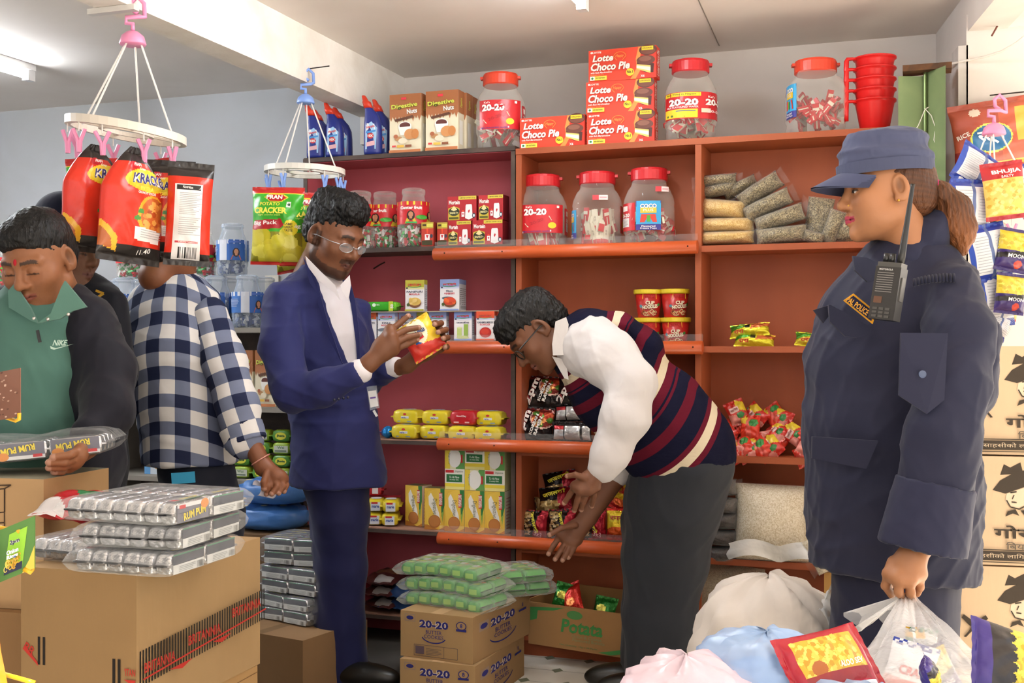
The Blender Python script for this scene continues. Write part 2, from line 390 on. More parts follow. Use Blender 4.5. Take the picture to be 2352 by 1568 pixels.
bx('board_lining', 'red_wood', RX0+.02, OX0-.02, SHY+.01, OB, RZ[0]-.021, RZ[0]-.018, r)
# orange pipe guards along the front, each with a clear lip above
def rail(pa, pb, label):
    a, b = WY(*pa, SHY-.03), WY(*pb, SHY-.03); z = (a[2]+b[2])/2; rad = .0235
    t = thing('guard_rail', label, 'rail', (a[0], SHY-.03, z), group='orange guard rails along the shelf fronts'); ln = b[0]-a[0]
    me = MB().tube([(0, 0, 0), (ln, 0, 0)], rad, 20, '#d9642f').mesh('pipe', 'orange_pipe'); obj('pipe', me, t)
    me.polygons.foreach_set('use_smooth', [len(p.vertices) == 4 for p in me.polygons])
    obj('clear_lip', MB().box(.0, ln, .004, .0055, rad*.8, rad+.024, '#ffffff').mesh('clear_lip', 'film'), t)
    for x in (.05, ln*.28, ln-.03): obj('screw', MB().lathe([(.003, 0), (.0002, .002)], 8, '#3a2c25').xf(Matrix.Translation((x, -rad, .002))@Matrix.Rotation(math.pi/2, 4, 'X')).mesh('screw', 'metal'), t)
rail((998, 586), (1602, 565), 'orange pipe guard in front of the red lidded jars')
rail((1000, 797), (1614, 799), 'orange pipe guard below the spice boxes and the bent man\'s face')
rail((1008, 1020), (1500, 1033), 'orange pipe guard below the yellow biscuit packs and ramen')
rail((1008, 1230), (1530, 1272), 'lowest orange pipe guard, behind the reaching hand')
q = WY(625, 650, WALL_Y-.006); sk = thing('wall_socket', 'cream electrical socket on the pale blue wall', 'socket', q); obj('plate', MB().box(-.035, .035, -.004, .006, -.035, .035, '#d9d3c4').mesh('plate', 'plastic'), sk); obj('rocker', MB().box(-.012, .012, -.009, -.004, -.012, .012, '#c9c3b4').mesh('rocker', 'plastic'), sk)
# low grey shelf of the back room
LSY = 4.05
l = thing('grey_shelf', 'low grey wooden shelf along the pale blue wall', 'shelf', (0, 0, 0))
LZ = [1.225, .905, .61, .22]
for z in LZ: bx('shelf_board', 'grey_wood', -4.6, RX0-.02, LSY, 4.36, z-.02, z, l)
for x in (-4.6, -3.3, RX0-.04): bx('side_panel', 'grey_wood', x, x+.02, LSY+.005, 4.36, 0, LZ[0]-.02, l)
bx('back_panel', 'dark_edge', -4.6, RX0-.02, 4.36, 4.37, 0, LZ[0]-.02, l)
# vinyl floor sheet with green diamonds
mb = MB().box(-1.5, -.2, 3.1, 4.07, .001, .004, '#d8d3c8'); 
for i in range(9):
    for j in range(7):
        x, y = -1.42+i*.15+(.075 if j % 2 else 0), 3.17+j*.15; mb.poly([(x-.022, y, .0045), (x, y-.03, .0045), (x+.022, y, .0045), (x, y+.03, .0045)], '#6f7560')
for j in range(7): mb.poly([(-1.5, 3.165+j*.15, .0043), (-.2, 3.165+j*.15, .0043), (-.2, 3.168+j*.15, .0043), (-1.5, 3.168+j*.15, .0043)], '#8b8579')
tag(obj('floor_mat', mb.mesh('floor_mat', 'paper')), 'cream vinyl floor sheet printed with small green diamonds', 'mat')
# ---------------------------------------------------------------- kinds of goods
def D(w, h, items):                                      # print laid out in percent of a face -> metres
    out = []
    for it in items:
        t = it[0]
        if t == 'r': out.append(('r', it[1]*w/100, it[2]*h/100, it[3]*w/100, it[4]*h/100, it[5]))
        elif t == 'e': out.append(('e', it[1]*w/100, it[2]*h/100, it[3]*w/100, it[4]*h/100, it[5]))
        elif t == 'p': out.append(('p', [(a*w/100, b*h/100) for a, b in it[1]], it[2]))
        elif t == 'l': out.append(('l', [(a*w/100, b*h/100) for a, b in it[1]], it[2]*h/100, it[3]))
        elif t == 't':
            o = dict(it[6]) if len(it) > 6 else {}
            if 'w' in o: o['w'] *= w/100
            out.append(('t', it[1], it[2]*w/100, it[3]*h/100, it[4]*h/100, it[5], o))
    return out
def arc(cx, cy, rx, ry, a0, a1, n=14): return [(cx+rx*math.cos(R_(a0+(a1-a0)*i/n)), cy+ry*math.sin(R_(a0+(a1-a0)*i/n))) for i in range(n+1)]
def barcode(x, y, w, h, n=14, c='#222222'):
    return [('r', x+w*i/n, y, w/n*random.choice((.3, .5, .65)), h, c) for i in range(n)]
def lines(x, y, w, h, n, c='#777777', t=.35): return [('r', x, y+h*i/n, w*random.uniform(.75, 1), h/n*t, c) for i in range(n)]
def pbox(kind, w, d, h, cols, front=(), right=(), top=(), left=(), mat='paper', body='box_body'):
    if isinstance(cols, str): cols = [cols]*6
    b = MB().box(0, w, 0, d, 0, h, cols); parts = [(body, b.mesh(body, mat), None)]
    p = MB()
    for items, a, b_, mp in ((front, w, h, plane((0, 0, 0), (1, 0, 0), (0, 0, 1))), (right, d, h, plane((w, 0, 0), (0, 1, 0), (0, 0, 1))),
                             (top, w, d, plane((0, 0, h), (1, 0, 0), (0, 1, 0))), (left, d, h, plane((0, d, 0), (0, -1, 0), (0, 0, 1)))):
        if items: decal(p, D(a, b_, items), mp)
    if p.F: parts.append(('printed_artwork', p.mesh('printed_artwork', mat), None))
    proto(kind, parts); return parts
Wt = '#f6f2ec'
# chocolate pie box
OR = '#e8452b'
pie = [('p', [(62, 0), (72, 35), (70, 62), (74, 100), (79, 100), (76, 60), (78, 30), (70, 0)], '#f79a4c'), ('r', 78, 0, 22, 100, '#d8341f'),
       ('e', 88, 88, 13, 17, '#5c2d24'), ('e', 88, 84, 11, 10, '#7a4636'),
       ('p', [(72, 32), (72, 52), (97, 44), (96, 16), (84, 18)], '#4a221b'), ('e', 85, 56, 13.5, 15, '#6b3a2e'), ('e', 84, 60, 9, 8, '#8a5a48'),
       ('p', [(71.5, 30), (71.5, 45), (92, 38), (92, 14)], '#f3cf73'), ('p', [(71.5, 33), (71.5, 41), (92, 33), (92, 21)], '#fdf3df'),
       ('r', 79, 87, 17, 12, '#e9d72e'), ('t', 'ORIGINAL', 87.5, 93, 5, '#7a3a12', {'w': 15}),
       ('e', 62, 22, 6, 12, '#f3d534'), ('t', 'No.1', 62, 23, 9, '#40300c', {'w': 8, 'b': .03}),
       ('l', arc(47, 74, 9, 14, 0, 180), 2, '#f7903f'), ('l', [(38, 74), (43, 62)], 2, '#f7903f'), ('l', [(56, 74), (51, 62)], 2, '#f7903f'), ('t', 'Happy', 47, 75, 12, '#f7a04f', {'w': 13, 'sh': .3}),
       ('e', 5, 91, 1.6, 3.2, Wt), ('t', 'LOTTE', 13, 91, 5.5, Wt, {'w': 13, 'b': .04}),
       ('t', 'Lotte', 22, 72, 21, Wt, {'w': 31, 'sh': .22, 'b': .035, 'out': .075, 'oc': '#a93a22'}),
       ('t', 'Choco Pie', 33, 45, 25, Wt, {'w': 58, 'sh': .22, 'b': .035, 'out': .07, 'oc': '#a93a22'}),
       ('t', 'with Rich Marshmallow', 20, 27, 6, Wt, {'w': 32, 'sh': .2}), ('t', 'Premium Quality', 14, 19, 3.5, '#f7b24f', {'w': 20}),
       ('r', 3, 3, 25, 13, '#f0dd4e'), ('r', 3, 3, 7, 13, '#e9f2e6'), ('e', 6.5, 9.5, 1.8, 3.5, '#2f8a4a'), ('t', '100% VEGETARIAN', 18.5, 9.5, 4.5, '#3a4a1c', {'w': 14}),
       ('t', 'X6', 81, 6, 8, Wt, {'b': .03})]
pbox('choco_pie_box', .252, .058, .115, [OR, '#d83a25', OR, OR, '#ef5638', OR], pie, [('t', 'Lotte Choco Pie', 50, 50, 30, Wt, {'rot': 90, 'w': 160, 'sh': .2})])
# digestive nuts carton
TN = '#e6dcc0'
nuts = [('r', 0, 62, 100, 38, '#a8683f')]+[('p', [(i*10, 62), (i*10+10, 62), (i*10+5, 62-random.uniform(4, 16))], '#a8683f') for i in range(10)]+[
       ('r', 38, 90, 16, 4, '#e0364a'), ('t', 'Digestive', 48, 79, 9.5, '#d6dc55', {'w': 82, 'rot': 4, 'b': .03, 'out': .07, 'oc': '#4f4a12'}), ('t', 'Nuts', 72, 70, 8, Wt, {'w': 32, 'b': .03, 'out': .06, 'oc': '#6a4528', 'rot': 4}),
       ('p', [(16, 57), (74, 63), (78, 59), (20, 53)], '#5b3420'), ('e', 50, 44, 21, 9, '#efece6'), ('e', 50, 46, 17, 5.5, '#5e2b25'),
       ('p', [(29, 44), (36, 30), (62, 30), (71, 44)], '#efece6'), ('e', 66, 31, 18, 9, '#c98c55'), ('e', 82, 31, 12, 8.5, '#c47f44'), ('e', 30, 24, 12, 4, '#b98a5c'), ('e', 44, 20, 14, 5, '#e9dcc2'), ('e', 22, 28, 7, 3.5, '#a9623f'),
       ('r', 0, 0, 100, 5, '#bd7546'), ('r', 10, 10, 12, 3, '#d23b3f'), ('r', 26, 9, 22, 4, '#e6b84a'), ('r', 52, 9, 20, 4, '#8b5234')]
pbox('digestive_carton', .134, .06, .228, [TN, TN, TN, TN, '#a8683f', TN], nuts, [('r', 0, 62, 100, 38, '#a8683f'), ('r', 20, 10, 55, 40, '#f2efe6'), ('t', 'Digestive', 50, 80, 10, '#d6dc55', {'rot': 90, 'w': 60})])
# insect repellent boxes
RD = '#b3232c'
mor = [('r', 38, 86, 62, 14, '#d9c44a'), ('t', 'LIMITED OFFER 10.5g', 69, 92, 6, '#5c4a14', {'w': 52}), ('t', 'Mortein', 24, 76, 17, Wt, {'w': 38, 'b': .035}),
       ('p', [(3, 4), (42, 4), (42, 52), (23, 60), (3, 52)], '#c9b63c'), ('e', 23, 38, 19, 17, '#26301e'), ('p', [(12, 46), (23, 62), (34, 46), (23, 40)], '#e9dca0'), ('t', 'SMART+', 23, 33, 9, '#e9e2a4', {'w': 30, 'b': .03}), ('r', 6, 8, 33, 8, '#565a1e'),
       ('p', [(62, 10), (64, 60), (66, 66), (84, 66), (86, 60), (88, 10), (75, 4)], '#f1eeee'), ('p', [(72, 38), (76, 46), (79, 40), (75, 30)], '#c1202b'), ('r', 50, 16, 10, 20, '#f1eeee'), ('r', 52, 36, 6, 7, '#e44a2f'), ('p', [(52, 30), (58, 30), (55, 22)], '#c1202b'),
       ('e', 93, 20, 6, 10, '#2b3a4c'), ('e', 93, 20, 3.5, 6, '#dfe7ee')]
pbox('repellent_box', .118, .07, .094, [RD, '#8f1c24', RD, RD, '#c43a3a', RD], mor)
mor2 = [('r', 0, 74, 100, 26, '#b79c3d'), ('r', 45, 80, 50, 14, '#d7d35a'), ('r', 10, 84, 30, 8, '#4b3a16'), ('p', [(42, 74), (58, 74), (54, 50), (46, 50)], '#e4502f'), ('r', 30, 26, 40, 24, '#f3efef'), ('p', [(38, 46), (62, 46), (50, 32)], '#c1202b'), ('r', 6, 4, 88, 20, '#3e3a1c'), ('e', 86, 42, 11, 8, '#2b3a4c')]
pbox('repellent_refill_box', .05, .04, .092, ['#bd3a2a', '#8f2c20', RD, RD, '#b79c3d', RD], mor2)
# spice boxes: the same layout in several colours and dishes
def spice(kind, top, name, l2, dish, nepali=False):
    it = [('r', 0, 76, 100, 24, top), ('r', 0, 70, 100, 6, '#cfd4ea' if top != '#b9b13a' else '#ded9a0'), ('l', arc(50, 79, 36, 8, 20, 160), 1.8, '#3a8f4a'), ('t', 'सन्चुरी' if nepali else 'CENTURY', 50, 84, 8, '#d5202f', {'w': 72, 'b': .03}), ('l', arc(50, 82, 38, 6, 200, 340), 2, '#3a8f4a'),
          ('e', 10, 74, 6, 2.4, '#3a3f50'), ('t', name, 50, 62, 6.5, '#2e3350', {'w': min(84, 12*len(name)), 'b': .02})]
    if l2: it.append(('t', l2, 50, 54, 6, '#c92a3c', {'w': 56, 'b': .02}))
    it += dish+[('r', 0, 0, 100, 5, top)]
    pbox(kind, .098, .038, .148, ['#ece9ea', '#d7d6dc', '#d7d6dc', '#d7d6dc', top, top], it, [('r', 0, 85, 100, 15, top)]+lines(15, 20, 70, 55, 9)+barcode(20, 6, 60, 10, 8))
bowl = lambda c1, c2: [('e', 52, 26, 34, 16, '#7a4a2c'), ('e', 52, 30, 32, 13, c1)]+[('e', 28+random.random()*48, 25+random.random()*14, 9, 6, random.choice((c1, c2))) for _ in range(9)]+[('e', 18, 20, 8, 5, '#4c5a2a')]
spice('spice_panipuri', '#b9b13a', 'PANIPURI', 'MASALA', bowl('#d8b25a', '#e6c77c'))
spice('spice_fish_nepali', '#8b9ccf', '\u093fफस', 'मसला', [('e', 40, 40, 30, 5, '#58606a')]+bowl('#d7482b', '#e8672f'), True)
spice('spice_fish', '#9aa6d2', 'FISH', 'MASALA', [('e', 34, 38, 34, 6, '#6b727c'), ('e', 50, 22, 40, 14, '#dfe3e6'), ('e', 56, 22, 24, 9, '#c8642f')])
spice('spice_chatpate', '#d9622f', 'CHATPATE', 'MASALA', bowl('#c98a3c', '#a9542c'))
spice('spice_jeera', '#7d94d0', 'जलजीरा', '', [('r', 18, 8, 26, 36, '#b9cf7a'), ('r', 56, 12, 24, 44, '#8fb04a'), ('e', 31, 44, 13, 3, '#d4e3a4'), ('e', 50, 10, 34, 6, '#c8d48c')], True)
spice('spice_chilli', '#e0552f', 'KASHMIRI MIRCH', 'POWDER', [('e', 52, 26, 40, 22, '#e4dcdc'), ('e', 52, 27, 33, 18, '#b3231f'), ('e', 50, 30, 22, 11, '#c93a2a')])
spice('spice_green', '#a9a83c', 'मसला', '', bowl('#9a8a3a', '#c2a95a'), True)
# butter-cookie and other cartons
CB, CB2, CB3 = '#947551', '#a08159', '#ad8e66'  # browns darkened in the colour to stand in for dim light near the floor
BL = '#2b2a6b'
cook = [('r', 6, 78, 15, 16, '#8f7a6a'), ('r', 7, 80, 13, 12, CB2), ('e', 13.5, 86, 5, 4.5, BL), ('t', '20-20', 47, 76, 17, BL, {'w': 40, 'b': .04, 'out': .085, 'oc': '#cfc0b4'}), ('t', 'BUTTER', 47, 59, 8, BL, {'w': 22, 'b': 0}), ('t', 'COOKIES', 47, 49, 8, BL, {'w': 27, 'b': 0}),
        ('l', arc(47, 52, 17, 16, 200, 340), 2.6, BL), ('e', 85, 80, 7, 9, BL), ('e', 85, 80, 5.8, 7.6, CB2), ('t', '8', 85, 80, 9, BL, {'b': .03}), ('r', 78, 68, 14, 5, BL),
        ('l', [(20, 6), (80, 6), (80, 30), (20, 30), (20, 6)], 1, '#5a4a4a'), ('r', 22, 10, 12, 17, '#5a4a52')]+lines(37, 10, 22, 16, 5, '#6a5a52')+[('l', [(62, 6), (62, 30)], 1, '#5a4a4a')]
cook_r = [('r', 10, 62, 16, 20, '#8f7a6a'), ('e', 18, 72, 6, 6, BL), ('t', '20-20', 50, 70, 18, BL, {'w': 42, 'b': .04, 'out': .085, 'oc': '#cfc0b4'}), ('t', 'BUTTER', 50, 50, 9, BL, {'w': 26, 'b': 0}), ('t', 'COOKIES', 50, 38, 9, BL, {'w': 30, 'b': 0}), ('l', arc(50, 42, 24, 22, 200, 345), 2.6, BL), ('t', '8', 85, 78, 9, BL, {'b': .03}), ('r', 78, 64, 14, 5, BL)]
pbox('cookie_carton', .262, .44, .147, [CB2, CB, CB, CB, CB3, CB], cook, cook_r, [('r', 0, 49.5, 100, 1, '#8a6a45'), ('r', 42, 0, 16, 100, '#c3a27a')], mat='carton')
brit_f = [('r', 14, 32, 4.5, 22, '#2c2620')] 
brit_f = [('r', 15, 34, 2.2, 19, '#26201c'), ('r', 19.5, 34, 2.2, 19, '#26201c'), ('r', 80, 22, 2.4, 21, '#26201c'), ('r', 84.5, 22, 2.4, 21, '#26201c'), ('t', 'BR', 8, 44, 6, '#b3342c', {'w': 10, 'rot': -30}), ('p', [(2, 44), (16, 33), (15, 36), (4, 46)], '#b3342c'), ('t', "'ITAN", 95, 35, 5, '#b3342c', {'w': 9}), ('p', [(90, 30), (100, 30), (98, 26)], '#b3342c')]
brit_r = [('p', [(i*2.0, 24+i*.25), (i*2.0+1, 24.1+i*.25), (i*2.0+1, 48+i*.25), (i*2.0, 48+i*.25)], '#2a2622') for i in range(1, 50)]+[('t', 'BRITANNIA', 12, 38, 7, '#b3342c', {'w': 22}), ('t', 'BRITANNIA', 46, 44, 7, '#b3342c', {'w': 26}), ('t', 'BRITANNIA', 82, 51, 7, '#b3342c', {'w': 26}), ('l', [(0, 31), (100, 44)], 1.2, '#b3342c'), ('p', [(18, 30), (36, 31), (28, 27)], '#b3342c'), ('p', [(52, 36), (68, 37), (60, 33)], '#b3342c')]
# beer cartons with a hat and crossed knives
INK = '#4b4239'
KH = lambda cx, cy, s, m=1: [('p', [(cx+m*s*a, cy+s*b) for a, b in ((-7, -6), (-5.6, -6.4), (-1.2, -1), (4, 3), (8.5, 8), (7, 10.5), (1.5, 6.2), (-2.2, 1.4), (-3.6, -1.4))], INK)]
beer = [('p', [(50, 83), (53, 93), (58, 90), (66, 95), (68, 86), (60, 84)], INK), ('p', [(44, 69), (50, 78), (62, 86), (78, 90), (90, 88), (92, 84), (82, 78), (68, 72), (54, 66)], INK),
        ('p', [(55, 66), (54, 59), (58, 54), (65, 53), (71, 57), (76, 66), (74, 74)], '#e6cfb2'), ('p', [(70, 57), (76, 66), (76, 76), (82, 78), (82, 62), (76, 54)], INK), ('l', [(58, 67), (63, 68)], 1.3, INK), ('l', [(61, 65), (59.5, 61)], .9, INK), ('l', [(59, 58.5), (63, 58)], 1.1, INK), ('l', [(55, 60), (58, 54), (65, 52), (71, 56)], 1.1, INK),
        ('p', [(56, 50), (62, 52), (65, 46), (60, 48), (54, 45)], INK), ('p', [(66, 51), (74, 52), (70, 45)], INK), ('p', [(78, 52), (88, 50), (94, 42), (84, 46), (76, 44)], INK)]+KH(26, 42, 1.25)+KH(26, 42, 1.25, -1)+[
        ('t', 'गोखा', 67, 31, 12, INK, {'w': 44, 'b': .02}), ('l', arc(79, 38, 3, 3, -30, 200, 8), 1.3, INK), ('t', '\u093fबयर', 64, 18.5, 7, '#6b6055', {'w': 19}), ('r', 0, 4.5, 100, 8.5, INK), ('t', 'साहसीको ला\u093fग साहसीको', 62, 8.8, 5, '#d9c3a6', {'w': 70, 'b': 0}), ('r', 0, 14, 100, .8, INK), ('r', 0, 2.6, 100, .8, INK), ('r', 12, 92, 16, 1, '#bfa78c'), ('r', 12, 90, 16, 1, '#bfa78c')]
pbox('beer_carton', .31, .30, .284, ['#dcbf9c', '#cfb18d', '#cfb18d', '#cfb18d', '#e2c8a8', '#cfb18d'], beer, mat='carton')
# digestive biscuit boxes (yellow, green, white)
YL, GR = '#dcb53a', '#2f7a3c'
dig = [('r', 0, 0, 100, 12, '#b9772c'), ('p', [(15, 12), (0, 60), (20, 92), (60, 100), (100, 100), (100, 8), (70, 0)], '#e8c24a'), ('p', [(22, 60), (20, 80), (32, 90), (52, 70), (72, 40), (80, 14), (60, 22), (40, 45)], '#efece4'), ('p', [(78, 100), (100, 100), (100, 62), (84, 30), (82, 60)], GR), ('p', [(84, 40), (96, 48), (88, 18)], '#8fb14a'),
       ('t', 'Digestive', 49, 56, 14, '#6a6a3a', {'rot': -90, 'w': 72, 'b': 0}), ('r', 72, 58, 16, 32, '#c6262f'), ('t', 'BRITANNIA', 80, 74, 9, Wt, {'rot': -90, 'w': 52}), ('e', 50, 20, 30, 16, '#a9692f'), ('e', 50, 21, 26, 13.5, '#b9783a')]
pbox('biscuit_box', .082, .075, .155, ['#e0b840', '#e4d9c0', YL, '#cf8a5a', '#a98a5c', YL], dig, lines(15, 10, 70, 80, 10, '#c58a7a')+[('r', 0, 0, 12, 100, '#efe6d8')], [('r', 12, 20, 60, 60, '#6a6b44')])
digt = [('p', [(55, 0), (100, 0), (100, 100), (70, 100), (60, 60)], '#5f9a4c'), ('r', 0, 0, 26, 100, '#e3c93c'), ('e', 50, 52, 32, 46, '#eeece6'), ('t', 'Digestive', 22, 50, 12, '#5c5c3a', {'rot': -90, 'w': 50, 'b': 0}), ('r', 82, 30, 9, 40, '#c6262f')]
pbox('biscuit_box_end', .084, .155, .078, ['#e9e3b8', '#e0d9a0', YL, YL, '#d8cfa0', YL], digt)
digu = [('r', 0, 0, 100, 14, '#e3d98a'), ('r', 0, 14, 100, 16, '#e8d23c'), ('r', 8, 36, 80, 38, '#1f6a35'), ('t', 'Tu Hi Fibre', 48, 60, 11, '#e6efe2', {'w': 50, 'sh': .2}), ('t', 'in every bite', 48, 47, 9, '#e6efe2', {'w': 46, 'sh': .2}), ('r', 4, 82, 42, 13, '#c6262f'), ('t', 'Digestive', 74, 88, 11, '#6a6a5a', {'w': 38, 'b': 0})]
pbox('biscuit_box_side', .084, .155, .078, ['#efece0', '#e0d9a0', YL, YL, '#d8cfa0', YL], digu)
# ---- pillow packs
def fold(seed):
    r = random.Random(seed); ks = [(r.uniform(-1, 1)*7, r.uniform(-1, 1)*9, r.uniform(0, 6), r.uniform(.4, 1)) for _ in range(6)]
    return lambda u, v: sum(a*math.sin(x*u+y*v+p+1.3*math.sin(2.1*u-1.7*v+p)) for x, y, p, a in ks)/4
def pack(kind, w, h, t, base, front=(), back=None, mat='gloss', nu=22, nv=30, seal=.018, sealc=None, crinkle=.004, seed=1, side_pinch=.06, bback=(), tilt=0, topw=0):
    fr = D(w, h, list(front)); bk = D(w, h, list(bback)); fo = fold(seed)
    sv = seal/h
    def P(u, v, sgn, k=0):
        vv = (v-sv)/(1-2*sv)
        a = max(0, 1-abs(2*u-1)**2.6); b = max(0, 1-abs(2*vv-1)**2.4) if 0 < vv < 1 else 0
        th = t/2*(a**.6)*(b**.55)
        pinch = (1-side_pinch*b)*(1-topw*max(0, (v-.62)/.38)**1.3)
        e = crinkle*fo(u*3, v*3)*(.35+.65*a)
        zz = (.003*math.sin(u*40) if (v < sv*.5 or v > 1-sv*.5) else 0)
        return ((u-.5)*w*pinch, -sgn*th+e-k*.0006*sgn+zz*.3+tilt*(v-.5)**2, v*h)
    def cf(items, base_):
        def f(u, v):
            if sealc and (v < sv or v > 1-sv): return sealc
            c = base_; x, y = u*w, v*h
            for it in items:
                if it[0] in 'rep' and inside(it, x, y): c = it[-1] if it[0] == 'p' else it[5]
            return c
        return f
    b = MB(); b.grid(lambda u, v: P(u, v, 1), nu, nv, cf(fr, base)); b.grid(lambda u, v: P(u, v, -1), nu, nv, cf(bk, back or base), flip=True)
    parts = [('wrapper', b.mesh('wrapper', mat, True), None)]
    p = MB()
    decal(p, fr, lambda x, y, k: P(x/w, y/h, 1, 1.6+k), only='tl')
    decal(p, bk, lambda x, y, k: (lambda q: (-q[0], q[1], q[2]))(P(x/w, y/h, -1, 1.6+k)), only='tl')
    if p.F: parts.append(('printed_lettering', p.mesh('printed_lettering', 'paper'), None))
    proto(kind, parts)
KR = '#d8331f'
krf = [('r', 0, 86, 100, 14, '#2a2523'), ('r', 0, 0, 100, 14, '#2a2523'), ('p', [(0, 0), (30, 0), (12, 22), (0, 26)], '#2a2523'), ('p', [(100, 60), (100, 100), (50, 100), (80, 80)], '#2a2523'), ('e', 62, 71, 38, 10, '#f2cf2f'), ('e', 62, 70, 31, 7, '#f6e04a'), ('e', 74, 42, 27, 17, '#f0a72c'), ('e', 76, 42, 24, 15, '#c4642c'),
       ]+[('e', 60+random.random()*34, 30+random.random()*24, 5, 2.2, random.choice(('#d98a3f', '#a9481f', '#e2a24f'))) for _ in range(22)]+[('e', 48, 38, 5, 2, '#4a8f3a'), ('e', 52, 44, 5, 2, '#4a8f3a'), ('p', [(0, 12), (0, 34), (22, 20), (26, 8)], '#f0b22c'), ('p', [(0, 12), (0, 28), (14, 18), (18, 10)], '#b5602c'),
       ('p', [(46, 20), (90, 18), (92, 29), (46, 31)], '#f3efec'), ('e', 36, 83, 12, 3.4, '#c41e2a'), ('t', 'PRAN', 36, 83, 3, Wt, {'w': 16, 'b': .03}), ('t', 'Crispy', 46, 79, 3, Wt, {'sh': .2}), ('t', 'KRACKO', 62, 71, 9, '#2d2a72', {'w': 62, 'b': .03, 'out': .07, 'oc': Wt}), ('t', 'EXTRA', 54, 62.5, 3.6, '#f2d03a', {'b': .03}), ('t', 'CRUNCHY STICKS', 54, 59, 2, Wt, {'w': 30})]+[('l', [(50, 28-i*2), (86, 27.6-i*2)], .5, '#9a9a9a') for i in range(4)]+[('t', '11.40', 62, 10, 4, Wt, {'w': 18, 'rot': 12})]
krb = [('r', 0, 86, 100, 14, '#2a2523'), ('r', 0, 0, 100, 12, '#2a2523'), ('r', 22, 6, 62, 72, '#f0ecea'), ('r', 26, 72, 54, 5, '#26221f'), ('t', 'Nutrition Facts', 53, 74.6, 2.6, Wt, {'w': 40})]+[('l', [(27, 69-i*1.7), (78-6*(i % 3), 69-i*1.7)], .35, '#8a8684') for i in range(13)]+[('l', [(27, 45-i*2), (76-5*(i % 4), 45-i*2)], .55, '#a9a5a2') for i in range(9)]+[('r', 27, 21, 52, 2.2, '#c9404a'), ('t', 'Customer Relations Desk', 53, 22, 1.5, Wt, {'w': 48})]+barcode(30, 7, 46, 10, 16)
pack('cracker_stick_bag', .20, .30, .075, KR, krf, KR, sealc='#2a2523', seed=3, nu=76, nv=104, bback=krb, crinkle=.006)
pack('cracker_stick_bag_pinched', .20, .30, .085, KR, krf, KR, sealc='#2a2523', seed=4, nu=76, nv=104, bback=krb, crinkle=.007, topw=.86)
GN = '#3fae2c'
pcf = [('r', 0, 92, 100, 8, '#c32a26'), ('r', 0, 90.6, 100, 1.4, '#e9d43a'), ('r', 0, 0, 100, 42, '#8f8a1e')]+[('e', 8+random.random()*84, 6+random.random()*34, 14, 8.5, random.choice(('#d9cf3e', '#c9bd32', '#e3da58', '#d2c53a'))) for _ in range(40)]+[('r', 0, 0, 100, 4, '#c32a26'),
       ('p', [(28, 86), (38, 91), (62, 91), (74, 86), (62, 80), (40, 80)], '#f0d53a'), ('p', [(31, 86), (39, 90), (61, 90), (71, 86), (61, 81), (41, 81)], '#c41e2a'), ('t', 'PRAN', 51, 85.6, 5.5, Wt, {'w': 30, 'b': .04}), ('t', 'POTATO', 43, 76.5, 4.6, '#e9de4a', {'w': 40, 'b': .03}), ('t', 'CRACKER', 45, 68, 8, '#f1e54f', {'w': 66, 'b': .045}), ('t', 'Light crunchy snack', 44, 62, 2.4, '#d3e36a', {'w': 46}),
       ('p', [(0, 46), (8, 56), (64, 58), (70, 50), (62, 46), (8, 44)], '#b5212c'), ('t', 'Big Pack', 36, 51.5, 6.5, Wt, {'w': 48, 'rot': 2, 'b': .02}), ('e', 82, 47, 13, 10, '#f3dd3a'), ('t', 'SAME', 82, 51, 3, '#3a3a1a', {'w': 14}), ('t', 'GREAT', 82, 47, 3, '#3a3a1a', {'w': 15}), ('t', 'TASTE', 82, 43, 3, '#3a3a1a', {'w': 15}), ('r', 72, 73, 9, 7, '#e3e8e4'), ('e', 76.5, 76.5, 2.5, 2, '#3a5a4a')]
pack('potato_cracker_bag', .20, .30, .085, GN, pcf, '#4aa83a', seed=8, nu=72, nv=96, crinkle=.006, sealc='#c32a26', seal=.012)
# noodle and snack packs
ram = [('r', 0, 0, 100, 12, '#3a3634'), ('r', 0, 88, 100, 12, '#6a1a1c'), ('e', 72, 70, 34, 32, '#e0b9ac'), ('e', 73, 71, 31, 29, '#7a241c')]+[('e', 52+random.random()*42, 50+random.random()*40, 9, 8, random.choice(('#c4552f', '#a9381f', '#d98a4a', '#4f7a2c'))) for _ in range(18)]+[('e', 66, 56, 9, 8, '#e8d27a'),
       ('p', [(4, 6), (46, 6), (30, 28), (4, 30)], '#4a4644'), ('t', '2pm', 23, 50, 30, Wt, {'rot': 72, 'w': 74, 'b': .04, 'out': .06, 'oc': '#8f2a2c'}), ('t', 'KOREAN', 52, 50, 10, Wt, {'rot': 72, 'w': 56, 'b': .04, 'out': .09, 'oc': '#3a3230'}), ('t', 'RAMEN', 64, 46, 10, Wt, {'rot': 72, 'w': 50, 'b': .04, 'out': .09, 'oc': '#3a3230'})]
pack('ramen_pack', .145, .125, .05, '#241c1c', ram, '#2a2222', mat='foil', seed=5, nu=34, nv=30, seal=.008)
ramb = [('r', 6, 12, 26, 70, '#d6d5d4'), ('r', 36, 12, 38, 70, '#dddcdb'), ('r', 78, 12, 18, 70, '#d2d1d0'), ('r', 6, 60, 26, 20, '#c23a3f')]+[('l', [(38, 18+i*6), (72, 18+i*6)], 1.4, '#8f8d8c') for i in range(10)]
pack('ramen_pack_back', .15, .085, .05, '#241f1f', ramb, '#2a2222', mat='foil', seed=6, nu=34, nv=20, seal=.008)
